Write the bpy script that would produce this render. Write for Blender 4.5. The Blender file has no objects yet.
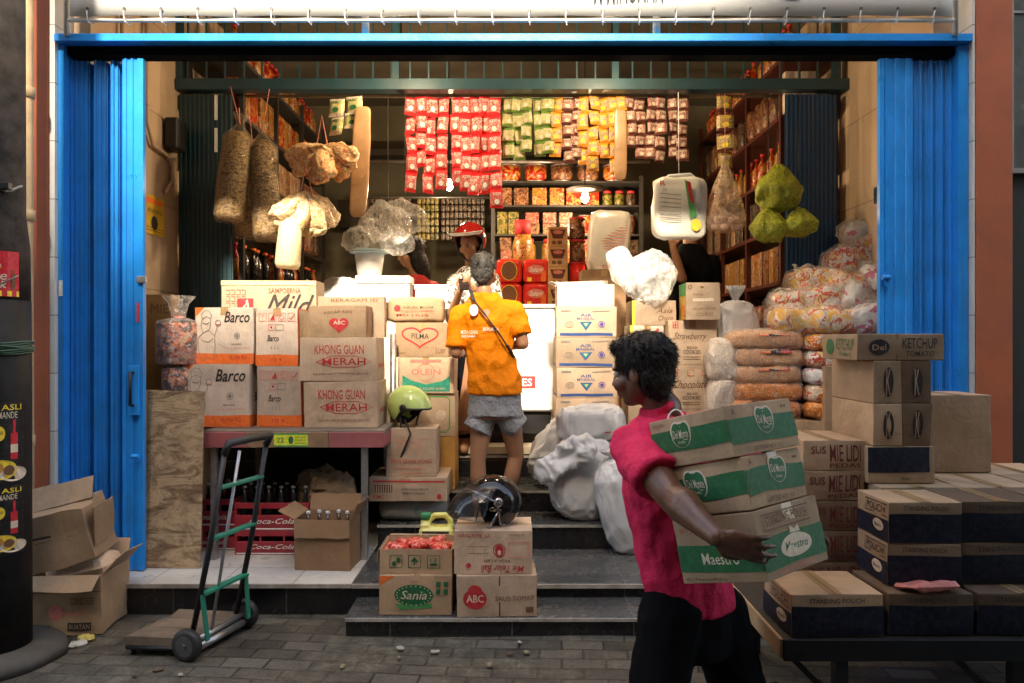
import bpy, bmesh, math, random
from mathutils import Vector, Matrix, noise
random.seed(7)
R = math.radians
scene = bpy.context.scene
C = scene.collection

# ------------------------------------------------------------ camera, world, sun, exposure
CAMH, FPX, CX, CY = 1.5, 750.0, 512.0, 341.0
cam = bpy.data.cameras.new('camera'); co = bpy.data.objects.new('camera', cam); C.objects.link(co)
co.location = (0, 0, CAMH); co.rotation_euler = (R(90), 0, 0)
cam.sensor_width = 36; cam.lens = FPX * 36 / 1024; cam.clip_end = 500; cam.clip_start = 0.05
scene.camera = co
SUN_EL = 40.0
w = bpy.data.worlds.new('World'); scene.world = w; w.use_nodes = True
nt = w.node_tree; bg = nt.nodes['Background']
sky = nt.nodes.new('ShaderNodeTexSky'); sky.sky_type = 'NISHITA'; sky.sun_disc = False
sky.sun_elevation = R(SUN_EL); sky.sun_rotation = R(180); sky.air_density = 1.0; sky.dust_density = 3.0; sky.ozone_density = 0.6
nt.links.new(sky.outputs[0], bg.inputs[0]); bg.inputs[1].default_value = 0.15
sl = bpy.data.lights.new('sun', 'SUN'); sl.energy = 2.8; sl.angle = R(5); sl.color = (1.0, 0.93, 0.82)
so = bpy.data.objects.new('sun', sl); C.objects.link(so); so.rotation_euler = (R(90 - SUN_EL), 0, R(0)); so.location = (0, -6, 12)
vs = scene.view_settings; vs.view_transform = 'Standard'; vs.look = 'None'; vs.gamma = 1.0; vs.exposure = 2.6; vs.use_white_balance = True; vs.white_balance_temperature = 7700; vs.white_balance_tint = 10; vs.use_curve_mapping = False
scene.render.engine = 'CYCLES'
scene.cycles.max_bounces = 8; scene.cycles.transparent_max_bounces = 24; scene.cycles.use_denoising = True
scene.cycles.diffuse_bounces = 4; scene.cycles.caustics_reflective = False; scene.cycles.caustics_refractive = False

def P(px, py, d):
    return Vector(((px - CX) * d / FPX, d, CAMH - (py - CY) * d / FPX))
def X(px, d): return (px - CX) * d / FPX
def Z(py, d): return CAMH - (py - CY) * d / FPX

# ------------------------------------------------------------ materials
MC = {}
def newmat(name):
    m = bpy.data.materials.new(name); m.use_nodes = True
    return m, m.node_tree, m.node_tree.nodes['Principled BSDF']
def N(nt, t, **k):
    n = nt.nodes.new(t)
    for a, b in k.items(): setattr(n, a, b)
    return n
def coords(nt, world=False, scale=None):
    if world:
        g = N(nt, 'ShaderNodeNewGeometry'); out = g.outputs['Position']
    else:
        g = N(nt, 'ShaderNodeTexCoord'); out = g.outputs['Object']
    if scale:
        mp = N(nt, 'ShaderNodeMapping'); mp.inputs['Scale'].default_value = scale
        nt.links.new(out, mp.inputs['Vector']); out = mp.outputs['Vector']
    return out
def noise_tex(nt, vec, scale, detail=5, rough=0.6, dist=0.0):
    n = N(nt, 'ShaderNodeTexNoise'); n.inputs['Scale'].default_value = scale; n.inputs['Detail'].default_value = detail
    n.inputs['Roughness'].default_value = rough; n.inputs['Distortion'].default_value = dist
    nt.links.new(vec, n.inputs['Vector']); return n
def ramp(nt, fac, stops, const=False):
    r = N(nt, 'ShaderNodeValToRGB'); cr = r.color_ramp
    if const: cr.interpolation = 'CONSTANT'
    while len(cr.elements) < len(stops): cr.elements.new(0.5)
    for e, (p, c) in zip(cr.elements, stops):
        e.position = p; e.color = (c[0], c[1], c[2], 1)
    nt.links.new(fac, r.inputs[0]); return r
def mix(nt, fac, a, b, mode='MIX'):
    m = N(nt, 'ShaderNodeMix', data_type='RGBA', blend_type=mode)
    for s, v in ((m.inputs['Factor'], fac), (m.inputs['A'], a), (m.inputs['B'], b)):
        if hasattr(v, 'is_linked') or hasattr(v, 'links'): nt.links.new(v, s)
        elif isinstance(v, (int, float)): s.default_value = v
        else: s.default_value = (v[0], v[1], v[2], 1)
    return m.outputs['Result']
def bump(nt, b, h, strength, dist=0.01):
    n = N(nt, 'ShaderNodeBump'); n.inputs['Strength'].default_value = strength; n.inputs['Distance'].default_value = dist
    nt.links.new(h, n.inputs['Height']); nt.links.new(n.outputs[0], b.inputs['Normal']); return n

def mat(name, col, rough=0.6, metal=0.0, var=0.18, vscale=9.0, bumps=0.15, bscale=60.0, dirt=0.0, spec=0.5, rnd=0.0, bdist=0.004, streak=0.0):
    key = (name, tuple(col))
    if key in MC: return MC[key]
    m, nt, b = newmat(name)
    v = coords(nt)
    n1 = noise_tex(nt, v, vscale)
    lo = tuple(c * (1 - var) for c in col); hi = tuple(min(1, c * (1 + var)) for c in col)
    r = ramp(nt, n1.outputs[0], [(0.3, lo), (0.7, hi)])
    out = r.outputs[0]
    if dirt:
        n2 = noise_tex(nt, v, 3.1, 8, 0.7, 0.4)
        f = ramp(nt, n2.outputs[0], [(0.45, (0, 0, 0)), (0.75, (dirt,) * 3)])
        out = mix(nt, f.outputs[0], out, (0.07, 0.055, 0.04))
    if streak:
        ns = noise_tex(nt, coords(nt, scale=(26, 26, 1.1)), 1.6, 8, .75, .3)
        fs = ramp(nt, ns.outputs[0], [(0.55, (0, 0, 0)), (0.70, (streak,) * 3)]); out = mix(nt, fs.outputs[0], out, (0.10, 0.12, 0.13))
        n6 = noise_tex(nt, v, 17, 9, .8, .2); f6 = ramp(nt, n6.outputs[0], [(0.66, (0, 0, 0)), (0.70, (.8, .8, .8))]); out = mix(nt, f6.outputs[0], out, (0.12, 0.06, 0.035))
    if rnd:
        oi = N(nt, 'ShaderNodeObjectInfo')
        hs = N(nt, 'ShaderNodeHueSaturation')
        mr = N(nt, 'ShaderNodeMapRange'); mr.inputs[3].default_value = 1 - rnd; mr.inputs[4].default_value = 1 + rnd
        nt.links.new(oi.outputs['Random'], mr.inputs[0]); nt.links.new(mr.outputs[0], hs.inputs['Value'])
        nt.links.new(out, hs.inputs['Color']); out = hs.outputs[0]
    nt.links.new(out, b.inputs['Base Color'])
    rr = N(nt, 'ShaderNodeMapRange'); rr.inputs[3].default_value = max(0, rough - 0.12); rr.inputs[4].default_value = min(1, rough + 0.12)
    nt.links.new(n1.outputs[0], rr.inputs[0]); nt.links.new(rr.outputs[0], b.inputs['Roughness'])
    b.inputs['Metallic'].default_value = metal; b.inputs['Specular IOR Level'].default_value = spec
    if bumps:
        n3 = noise_tex(nt, v, bscale, 4); bump(nt, b, n3.outputs[0], bumps, bdist)
    MC[key] = m; return m

def cardboard(name='cardboard', col=(0.46, 0.31, 0.19)):
    key = ('cb', name, tuple(col))
    if key in MC: return MC[key]
    m, nt, b = newmat(name)
    v = coords(nt)
    oi = N(nt, 'ShaderNodeObjectInfo')
    off = N(nt, 'ShaderNodeVectorMath', operation='ADD'); nt.links.new(v, off.inputs[0])
    sc = N(nt, 'ShaderNodeMath', operation='MULTIPLY'); sc.inputs[1].default_value = 31.0
    nt.links.new(oi.outputs['Random'], sc.inputs[0]); nt.links.new(sc.outputs[0], off.inputs[1])
    v = off.outputs[0]
    n1 = noise_tex(nt, v, 6, 6, 0.62)
    r = ramp(nt, n1.outputs[0], [(0.3, tuple(c * .84 for c in col)), (0.68, tuple(min(1, c * 1.1) for c in col))])
    mp = N(nt, 'ShaderNodeMapping'); mp.inputs['Scale'].default_value = (1, 1, 0.06); nt.links.new(v, mp.inputs[0])
    n2 = noise_tex(nt, mp.outputs[0], 160, 2)
    c2 = ramp(nt, n2.outputs[0], [(0.35, (0.93, 0.93, 0.93)), (0.65, (1, 1, 1))])
    o = mix(nt, 1.0, r.outputs[0], c2.outputs[0], 'MULTIPLY')
    n4 = noise_tex(nt, v, 2.3, 9, 0.75, 0.8)                       # scuffs and stains
    f = ramp(nt, n4.outputs[0], [(0.52, (0, 0, 0)), (0.70, (0.75, 0.75, 0.75))])
    o = mix(nt, f.outputs[0], o, tuple(c * .55 for c in col))
    hs = N(nt, 'ShaderNodeHueSaturation'); mr = N(nt, 'ShaderNodeMapRange'); mr.inputs[3].default_value = .74; mr.inputs[4].default_value = 1.12
    nt.links.new(oi.outputs['Random'], mr.inputs[0]); nt.links.new(mr.outputs[0], hs.inputs['Value']); nt.links.new(o, hs.inputs['Color'])
    nt.links.new(hs.outputs[0], b.inputs['Base Color'])
    b.inputs['Roughness'].default_value = 0.72; b.inputs['Specular IOR Level'].default_value = 0.25
    n3 = noise_tex(nt, v, 14, 6, 0.6, 1.0)
    bump(nt, b, n3.outputs[0], 0.35, 0.012)
    MC[key] = m; return m

def ink(name, col, rough=0.6):
    key = ('ink', name, tuple(col))
    if key in MC: return MC[key]
    m, nt, b = newmat(name)
    v = coords(nt)
    n1 = noise_tex(nt, v, 45, 5, 0.7)
    r = ramp(nt, n1.outputs[0], [(0.25, tuple(min(1, c * 1.35 + .02) for c in col)), (0.6, col)])
    nt.links.new(r.outputs[0], b.inputs['Base Color']); b.inputs['Roughness'].default_value = rough
    b.inputs['Specular IOR Level'].default_value = 0.3
    n3 = noise_tex(nt, v, 14, 6, 0.6, 1.0)
    bump(nt, b, n3.outputs[0], 0.3, 0.012)
    MC[key] = m; return m

def film(name, tint=(0.9, 0.9, 0.88), opac=0.25, rough=0.12, bs=30.0, bst=0.8):
    key = ('film', name)
    if key in MC: return MC[key]
    m, nt, b = newmat(name)
    out = nt.nodes['Material Output']
    b.inputs['Base Color'].default_value = (*tint, 1); b.inputs['Roughness'].default_value = rough
    b.inputs['Specular IOR Level'].default_value = 0.9
    v = coords(nt)
    n = noise_tex(nt, v, bs, 5, 0.6, 1.2); bump(nt, b, n.outputs[0], bst, 0.02)
    tr = N(nt, 'ShaderNodeBsdfTransparent'); mx = N(nt, 'ShaderNodeMixShader')
    lw = N(nt, 'ShaderNodeLayerWeight'); lw.inputs[0].default_value = 0.35
    r = ramp(nt, n.outputs[0], [(0.46, (opac * .5,) * 3), (0.66, (min(1, opac + .25),) * 3)])
    fm = N(nt, 'ShaderNodeMath', operation='MULTIPLY'); fm.inputs[1].default_value = .55; nt.links.new(lw.outputs['Facing'], fm.inputs[0])
    ad = N(nt, 'ShaderNodeMath', operation='MAXIMUM'); nt.links.new(fm.outputs[0], ad.inputs[0]); nt.links.new(r.outputs[0], ad.inputs[1])
    nt.links.new(ad.outputs[0], mx.inputs[0]); nt.links.new(tr.outputs[0], mx.inputs[1]); nt.links.new(b.outputs[0], mx.inputs[2])
    nt.links.new(mx.outputs[0], out.inputs[0])
    MC[key] = m; return m

def printed(name, cols, scale=22.0, rough=0.3, bst=0.5, stretch=(1, 1, 1)):
    """busy printed packaging: patches of several colours"""
    key = ('pr', name)
    if key in MC: return MC[key]
    m, nt, b = newmat(name)
    v = coords(nt, scale=stretch)
    oi = N(nt, 'ShaderNodeObjectInfo')
    off = N(nt, 'ShaderNodeVectorMath', operation='ADD'); nt.links.new(v, off.inputs[0])
    sc = N(nt, 'ShaderNodeMath', operation='MULTIPLY'); sc.inputs[1].default_value = 17.0
    nt.links.new(oi.outputs['Random'], sc.inputs[0]); nt.links.new(sc.outputs[0], off.inputs[1]); v = off.outputs[0]
    n = noise_tex(nt, v, scale, 3, 0.55, 0.6)
    k = len(cols); st = [(0.0 if i == 0 else 0.36 + 0.28 * i / k, c) for i, c in enumerate(cols)]
    r = ramp(nt, n.outputs[0], st, True)
    nt.links.new(r.outputs[0], b.inputs['Base Color']); b.inputs['Roughness'].default_value = rough
    n3 = noise_tex(nt, v, scale * 2.2, 4, 0.6, 0.5); bump(nt, b, n3.outputs[0], bst, 0.01)
    MC[key] = m; return m

def tiles(name, col, grout, tw, th, rough=0.25, axis='xz', var=0.1, dirt=0.3, mortar=0.004, offs=0.0, bst=0.3, wear=None):
    key = ('tile', name)
    if key in MC: return MC[key]
    m, nt, b = newmat(name)
    pos = coords(nt, world=True)
    sx = N(nt, 'ShaderNodeSeparateXYZ'); nt.links.new(pos, sx.inputs[0])
    cb = N(nt, 'ShaderNodeCombineXYZ')
    nt.links.new(sx.outputs['xyz'.index(axis[0])], cb.inputs[0]); nt.links.new(sx.outputs['xyz'.index(axis[1])], cb.inputs[1])
    br = N(nt, 'ShaderNodeTexBrick'); br.offset = offs; br.squash = 1
    br.inputs['Scale'].default_value = 1; br.inputs['Brick Width'].default_value = tw; br.inputs['Row Height'].default_value = th
    br.inputs['Mortar Size'].default_value = mortar; br.inputs['Mortar Smooth'].default_value = 0.3
    br.inputs['Color1'].default_value = (*[c * (1 - var) for c in col], 1); br.inputs['Color2'].default_value = (*[min(1, c * (1 + var)) for c in col], 1)
    br.inputs['Mortar'].default_value = (*grout, 1)
    nt.links.new(cb.outputs[0], br.inputs['Vector'])
    n = noise_tex(nt, pos, 2.2, 8, 0.7, 0.5)
    f = ramp(nt, n.outputs[0], [(0.42, (0, 0, 0)), (0.72, (dirt,) * 3)])
    o = mix(nt, f.outputs[0], br.outputs[0], wear or tuple(c * .5 + .02 for c in col))
    nt.links.new(o, b.inputs['Base Color'])
    n5 = noise_tex(nt, pos, 11, 6, 0.7)
    rr = N(nt, 'ShaderNodeMapRange'); rr.inputs[1].default_value = .3; rr.inputs[2].default_value = .7
    rr.inputs[3].default_value = max(0.03, rough - .1); rr.inputs[4].default_value = min(1, rough + .25)
    nt.links.new(n5.outputs[0], rr.inputs[0]); nt.links.new(rr.outputs[0], b.inputs['Roughness'])
    inv = N(nt, 'ShaderNodeMath', operation='SUBTRACT'); inv.inputs[0].default_value = 1; nt.links.new(br.outputs['Fac'], inv.inputs[1])
    bump(nt, b, inv.outputs[0], bst, 0.004)
    MC[key] = m; return m

# ------------------------------------------------------------ object helpers
def tag(o, label=None, cat=None, group=None, kind=None):
    if label: o['label'] = label
    if cat: o['category'] = cat
    if group: o['group'] = group
    if kind: o['kind'] = kind
    return o
def thing(name, label, cat, loc=(0, 0, 0), rot=(0, 0, 0), group=None):
    o = bpy.data.objects.new(name, None); C.objects.link(o)
    o.location = loc; o.rotation_euler = rot; o.empty_display_size = 0.05
    return tag(o, label, cat, group)
def link(name, bm_or_me, mats, parent=None, smooth=False, world=False, loc=None):
    """link a mesh; world=True: its vertices are in world space, moved into the (unrotated) parent's frame"""
    if isinstance(bm_or_me, bmesh.types.BMesh):
        me = bpy.data.meshes.new(name); bm_or_me.to_mesh(me); bm_or_me.free()
    else: me = bm_or_me
    if not isinstance(mats, (list, tuple)): mats = [mats]
    if not me.materials:
        for m in mats: me.materials.append(m)
    if smooth:
        me.polygons.foreach_set('use_smooth', [True] * len(me.polygons))
    o = bpy.data.objects.new(name, me); C.objects.link(o)
    if parent is not None:
        o.parent = parent
        if world:
            me.transform(Matrix.Translation(-Vector(parent.location)))
    elif world:
        vs_ = [v.co for v in me.vertices]
        if vs_ :
            c = Vector((sum(v.x for v in vs_) / len(vs_), sum(v.y for v in vs_) / len(vs_), min(v.z for v in vs_)))
            me.transform(Matrix.Translation(-c)); o.location = c
    if loc is not None: o.location = loc
    return o
def struct(name, bm, m, smooth=False):
    o = link(name, bm, m, smooth=smooth); o['kind'] = 'structure'; return o
def copytree(o, parent=None):
    c = o.copy(); C.objects.link(c)
    if parent is not None: c.parent = parent
    for ch in list(o.children): copytree(ch, c)
    return c

def box(bm, x0, y0, z0, x1, y1, z1, mi=0, bev=0.0, M=None):
    r = bmesh.ops.create_cube(bm, size=1.0)
    vs_ = r['verts']
    for v in vs_:
        v.co = Vector((x0 + (v.co.x + .5) * (x1 - x0), y0 + (v.co.y + .5) * (y1 - y0), z0 + (v.co.z + .5) * (z1 - z0)))
    fs = list({f for v in vs_ for f in v.link_faces})
    for f in fs: f.material_index = mi
    if bev:
        es = list({e for v in vs_ for e in v.link_edges})
        rr = bmesh.ops.bevel(bm, geom=es, offset=bev, segments=1, affect='EDGES')
        vs_ = list({v for f in rr['faces'] for v in f.verts})
        for f in rr['faces']: f.material_index = mi
    if M is not None:
        for v in vs_: v.co = M @ v.co
    return vs_
def frame_of(a, b):
    d = (b - a); L = d.length; d = d / L if L > 1e-9 else Vector((0, 0, 1))
    up = Vector((0, 0, 1)) if abs(d.z) < 0.95 else Vector((0, 1, 0))
    u = d.cross(up).normalized(); v = u.cross(d).normalized()
    return d, u, v, L
def tube(bm, pts, r, seg=8, mi=0, closed=False, radii=None):
    pts = [Vector(p) for p in pts]; rings = []
    n = len(pts)
    d0, u, v, _ = frame_of(pts[0], pts[1])
    for i, p in enumerate(pts):
        if i == 0: t = (pts[1] - p)
        elif i == n - 1: t = (p - pts[i - 1])
        else: t = (pts[i + 1] - pts[i - 1])
        t = t.normalized()
        u = (u - t * u.dot(t)).normalized(); v = t.cross(u).normalized()
        rr = radii[i] if radii else r
        rings.append([bm.verts.new(p + u * rr * math.cos(2 * math.pi * k / seg) + v * rr * math.sin(2 * math.pi * k / seg)) for k in range(seg)])
    for a, b in zip(rings, rings[1:]):
        for k in range(seg):
            f = bm.faces.new((a[k], a[(k + 1) % seg], b[(k + 1) % seg], b[k])); f.material_index = mi
    for rg, rev in ((rings[0], True), (rings[-1], False)):
        f = bm.faces.new(rg[::-1] if rev else rg); f.material_index = mi
    return rings
def bar(bm, a, b, wx, wy, mi=0):
    """rectangular bar between two points"""
    a = Vector(a); b = Vector(b); d, u, v, L = frame_of(a, b)
    q = [(-1, -1), (1, -1), (1, 1), (-1, 1)]
    A = [bm.verts.new(a + u * s * wx / 2 + v * t * wy / 2) for s, t in q]
    B = [bm.verts.new(b + u * s * wx / 2 + v * t * wy / 2) for s, t in q]
    fs = [(A[3], A[2], A[1], A[0]), tuple(B)] + [(A[k], A[(k + 1) % 4], B[(k + 1) % 4], B[k]) for k in range(4)]
    for f in fs: bm.faces.new(f).material_index = mi
def lathe(bm, prof, seg=20, mi=0, ripple=0.0, rn=7, sq=1.0, cx=0, cy=0, cz=0, ph=0.0, M=None):
    rings = []
    for i, (r, z) in enumerate(prof):
        ring = []
        for k in range(seg):
            a = 2 * math.pi * k / seg
            rr = r * (1 + ripple * math.sin(rn * a + ph + z * 9) + ripple * .6 * math.sin((rn * 2 + 1) * a + ph * 2 - z * 17))
            p = Vector((cx + rr * math.cos(a), cy + rr * sq * math.sin(a), cz + z))
            ring.append(bm.verts.new(M @ p if M is not None else p))
        rings.append(ring)
    for a, b in zip(rings, rings[1:]):
        for k in range(seg):
            bm.faces.new((a[k], a[(k + 1) % seg], b[(k + 1) % seg], b[k])).material_index = mi
    bm.faces.new(rings[0][::-1]).material_index = mi; bm.faces.new(rings[-1]).material_index = mi
    return rings
def superblob(bm, rx, ry, rz, p=0.55, seg=28, ringn=16, amp=0.0, freq=8, seed=0, center=(0, 0, 0), mi=0, M=None, ridged=False, fa=0.0, ff=30, an=(1, 1, 1)):
    """rounded bag/sack: superellipsoid with crumples"""
    c = Vector(center); sd = Vector((seed * 3.7, seed * 1.3, seed * 7.1))
    def sp(t, e): return math.copysign(abs(t) ** e, t)
    rings = []
    def disp(q):
        nn = noise.noise(q * freq + sd)
        if ridged: nn = 1 - 2.5 * abs(nn)
        if fa: q = Vector((q.x * an[0], q.y * an[1], q.z * an[2]))
        if fa: nn = nn + fa * (1 - 2.5 * abs(noise.noise(q * ff + sd))) + fa * .45 * (1 - 2.5 * abs(noise.noise(q * ff * 2.4 - sd)))
        return nn * amp
    for i in range(1, ringn):
        ph = -math.pi / 2 + math.pi * i / ringn; ring = []
        for k in range(seg):
            th = 2 * math.pi * k / seg
            q = Vector((rx * sp(math.cos(ph), p) * sp(math.cos(th), p), ry * sp(math.cos(ph), p) * sp(math.sin(th), p), rz * sp(math.sin(ph), p)))
            n = Vector((q.x / rx ** 2, q.y / ry ** 2, q.z / rz ** 2)).normalized()
            q = q + n * disp(q) + c
            ring.append(bm.verts.new(M @ q if M is not None else q))
        rings.append(ring)
    b0 = c + Vector((0, 0, -rz)); b1 = c + Vector((0, 0, rz))
    vb = bm.verts.new(M @ b0 if M is not None else b0); vt = bm.verts.new(M @ b1 if M is not None else b1)
    for a, b in zip(rings, rings[1:]):
        for k in range(seg): bm.faces.new((a[k], a[(k + 1) % seg], b[(k + 1) % seg], b[k])).material_index = mi
    for k in range(seg):
        bm.faces.new((vb, rings[0][(k + 1) % seg], rings[0][k])).material_index = mi
        bm.faces.new((vt, rings[-1][k], rings[-1][(k + 1) % seg])).material_index = mi

# ------------------------------------------------------------ lettering and printed artwork
TC = {}
def text_mesh(t, shear=0.0, bold=0.0):
    """unit-box (0..1) triangles of a piece of lettering"""
    k = (t, shear, bold)
    if k in TC: return TC[k]
    cu = bpy.data.curves.new('lettering', 'FONT'); cu.body = t; cu.shear = shear; cu.offset = bold * .45 if not set(t) & set('MKW') else min(bold * .15, .003); cu.resolution_u = 2; cu.fill_mode = 'BOTH'
    cu.align_x = 'LEFT'
    o = bpy.data.objects.new('lettering', cu); C.objects.link(o)
    me = bpy.data.meshes.new_from_object(o.evaluated_get(bpy.context.evaluated_depsgraph_get()))
    vs_ = [v.co.copy() for v in me.vertices]; fs = [tuple(p.vertices) for p in me.polygons]
    bpy.data.objects.remove(o); bpy.data.curves.remove(cu); bpy.data.meshes.remove(me)
    x0 = min(v.x for v in vs_); x1 = max(v.x for v in vs_); y0 = min(v.y for v in vs_); y1 = max(v.y for v in vs_)
    vs_ = [((v.x - x0) / (x1 - x0), (v.y - y0) / (y1 - y0)) for v in vs_]
    TC[k] = (vs_, fs); return TC[k]
def art(bm, items, place, mats, W, H):
    """items in the (u,v) 0..1 frame of a face W x H metres; place(u,v,lift)->Vector. material order collected in mats"""
    def mi(m):
        if m not in mats: mats.append(m)
        return mats.index(m)
    lift = 0.0010
    def addpoly(pts, m, lf):
        vs_ = [bm.verts.new(place(u, v, lf)) for u, v in pts]
        try: bm.faces.new(vs_).material_index = mi(m)
        except ValueError: pass
    def stroke(pts, wd, m, lf, closed=False):
        wd = max(wd, .0042)
        n = len(pts); Ls = []; Rs = []
        for i, (u, v) in enumerate(pts):
            a = pts[(i - 1) % n] if (closed or i > 0) else pts[i]; b = pts[(i + 1) % n] if (closed or i < n - 1) else pts[i]
            tx, ty = (b[0] - a[0]) * W, (b[1] - a[1]) * H; l = math.hypot(tx, ty) or 1
            nx, ny = -ty / l * wd / 2, tx / l * wd / 2
            Ls.append(bm.verts.new(place(u + nx / W, v + ny / H, lf))); Rs.append(bm.verts.new(place(u - nx / W, v - ny / H, lf)))
        for i in range(n if closed else n - 1):
            j = (i + 1) % n
            try: bm.faces.new((Rs[i], Rs[j], Ls[j], Ls[i])).material_index = mi(m)
            except ValueError: pass
    for q, it in enumerate(items):
        k = it[0]; lf = lift + 0.00035 * q if len(items) < 12 else lift + 0.0002 * q
        if k == 'r':
            _, u0, v0, u1, v1, m = it
            nx, ny = 8, 4
            g = [[bm.verts.new(place(u0 + (u1 - u0) * i / nx, v0 + (v1 - v0) * j / ny, lf)) for j in range(ny + 1)] for i in range(nx + 1)]
            for i in range(nx):
                for j in range(ny): bm.faces.new((g[i][j], g[i + 1][j], g[i + 1][j + 1], g[i][j + 1])).material_index = mi(m)
        elif k == 't':
            _, u0, v0, u1, v1, s, m = it[:7]; sh = it[7] if len(it) > 7 else 0.0; bo = it[8] if len(it) > 8 else 0.0
            if not s.strip(): continue
            vv, ff = text_mesh(s, sh, bo)
            vs_ = [bm.verts.new(place(u0 + (u1 - u0) * a, v0 + (v1 - v0) * b, lf)) for a, b in vv]
            for f in ff:
                try: bm.faces.new([vs_[i] for i in f]).material_index = mi(m)
                except ValueError: pass
        elif k == 'e':
            _, u, v, ru, rv, m = it
            addpoly([(u + ru * math.cos(a), v + rv * math.sin(a)) for a in [2 * math.pi * i / 28 for i in range(28)]], m, lf)
        elif k == 'o':
            _, u, v, ru, rv, wd, m = it
            stroke([(u + ru * math.cos(a), v + rv * math.sin(a)) for a in [2 * math.pi * i / 28 for i in range(28)]], wd, m, lf, True)
        elif k == 'h':
            _, u, v, ru, rv, wd, m = it
            pts = []
            for i in range(36):
                a = 2 * math.pi * i / 36
                pts.append((u + ru * (math.sin(a) ** 3), v + rv * (13 * math.cos(a) - 5 * math.cos(2 * a) - 2 * math.cos(3 * a) - math.cos(4 * a)) / 15))
            if wd: stroke(pts, wd, m, lf, True)
            else: addpoly(pts[::-1], m, lf)
        elif k == 'l':
            stroke(it[1], it[2], it[3], lf)
        elif k == 'p':
            addpoly(it[1], it[2], lf)
I_black = ink('black_ink', (0.03, 0.025, 0.025)); I_red = ink('red_ink', (0.45, 0.03, 0.035)); I_orange = ink('orange_ink', (0.75, 0.15, 0.03))
I_green = ink('green_ink', (0.008, 0.105, 0.035)); I_blue = ink('blue_ink', (0.03, 0.08, 0.25)); I_navyshade = ink('navy_shade_ink', (0.004, 0.006, 0.018))  # navy print ink, darkened further to paint shade on the cart fronts
I_cream = ink('cream_ink', (0.6, 0.5, 0.38)); I_white = ink('white_ink', (0.75, 0.73, 0.7)); I_brown = ink('brown_ink', (0.16, 0.07, 0.035))
I_yellow = ink('yellow_ink', (0.75, 0.55, 0.05)); I_pink = ink('pink_ink', (0.6, 0.2, 0.16)); I_purple = ink('violet_ink', (0.08, 0.06, 0.3))
I_kraft = ink('kraft_ink', (0.42, 0.27, 0.16)); I_lgreen = ink('leaf_green_ink', (0.06, 0.28, 0.08)); I_teal = ink('teal_ink', (0.02, 0.3, 0.2)); I_grey = ink('grey_ink', (0.22, 0.2, 0.18))
def small(u0, v0, u1, v1, m, n=3):
    """rows of small print as thin broken bars"""
    out = []
    for i in range(n):
        v = v0 + (v1 - v0) * (i + .5) / n; x = u0
        while x < u1 - .01:
            l = random.uniform(.02, .07); out.append(('l', [(x, v), (min(u1, x + l), v)], 0.0028, m)); x += l + .012
    return out

K_kraft = cardboard(); K_pale = cardboard('pale_cardboard', (0.60, 0.44, 0.31)); K_cream = cardboard('cream_cardboard', (0.68, 0.55, 0.45))
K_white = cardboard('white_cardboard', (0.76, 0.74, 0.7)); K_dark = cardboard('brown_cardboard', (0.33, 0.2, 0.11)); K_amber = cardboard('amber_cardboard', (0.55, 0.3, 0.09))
K_shadow = cardboard('shaded_cardboard', (0.2, 0.125, 0.075))  # kraft board with the shade on the cart put into its colour
M_tape = mat('parcel_tape', (0.42, 0.27, 0.13), 0.25, var=.1, bumps=.1)

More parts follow.
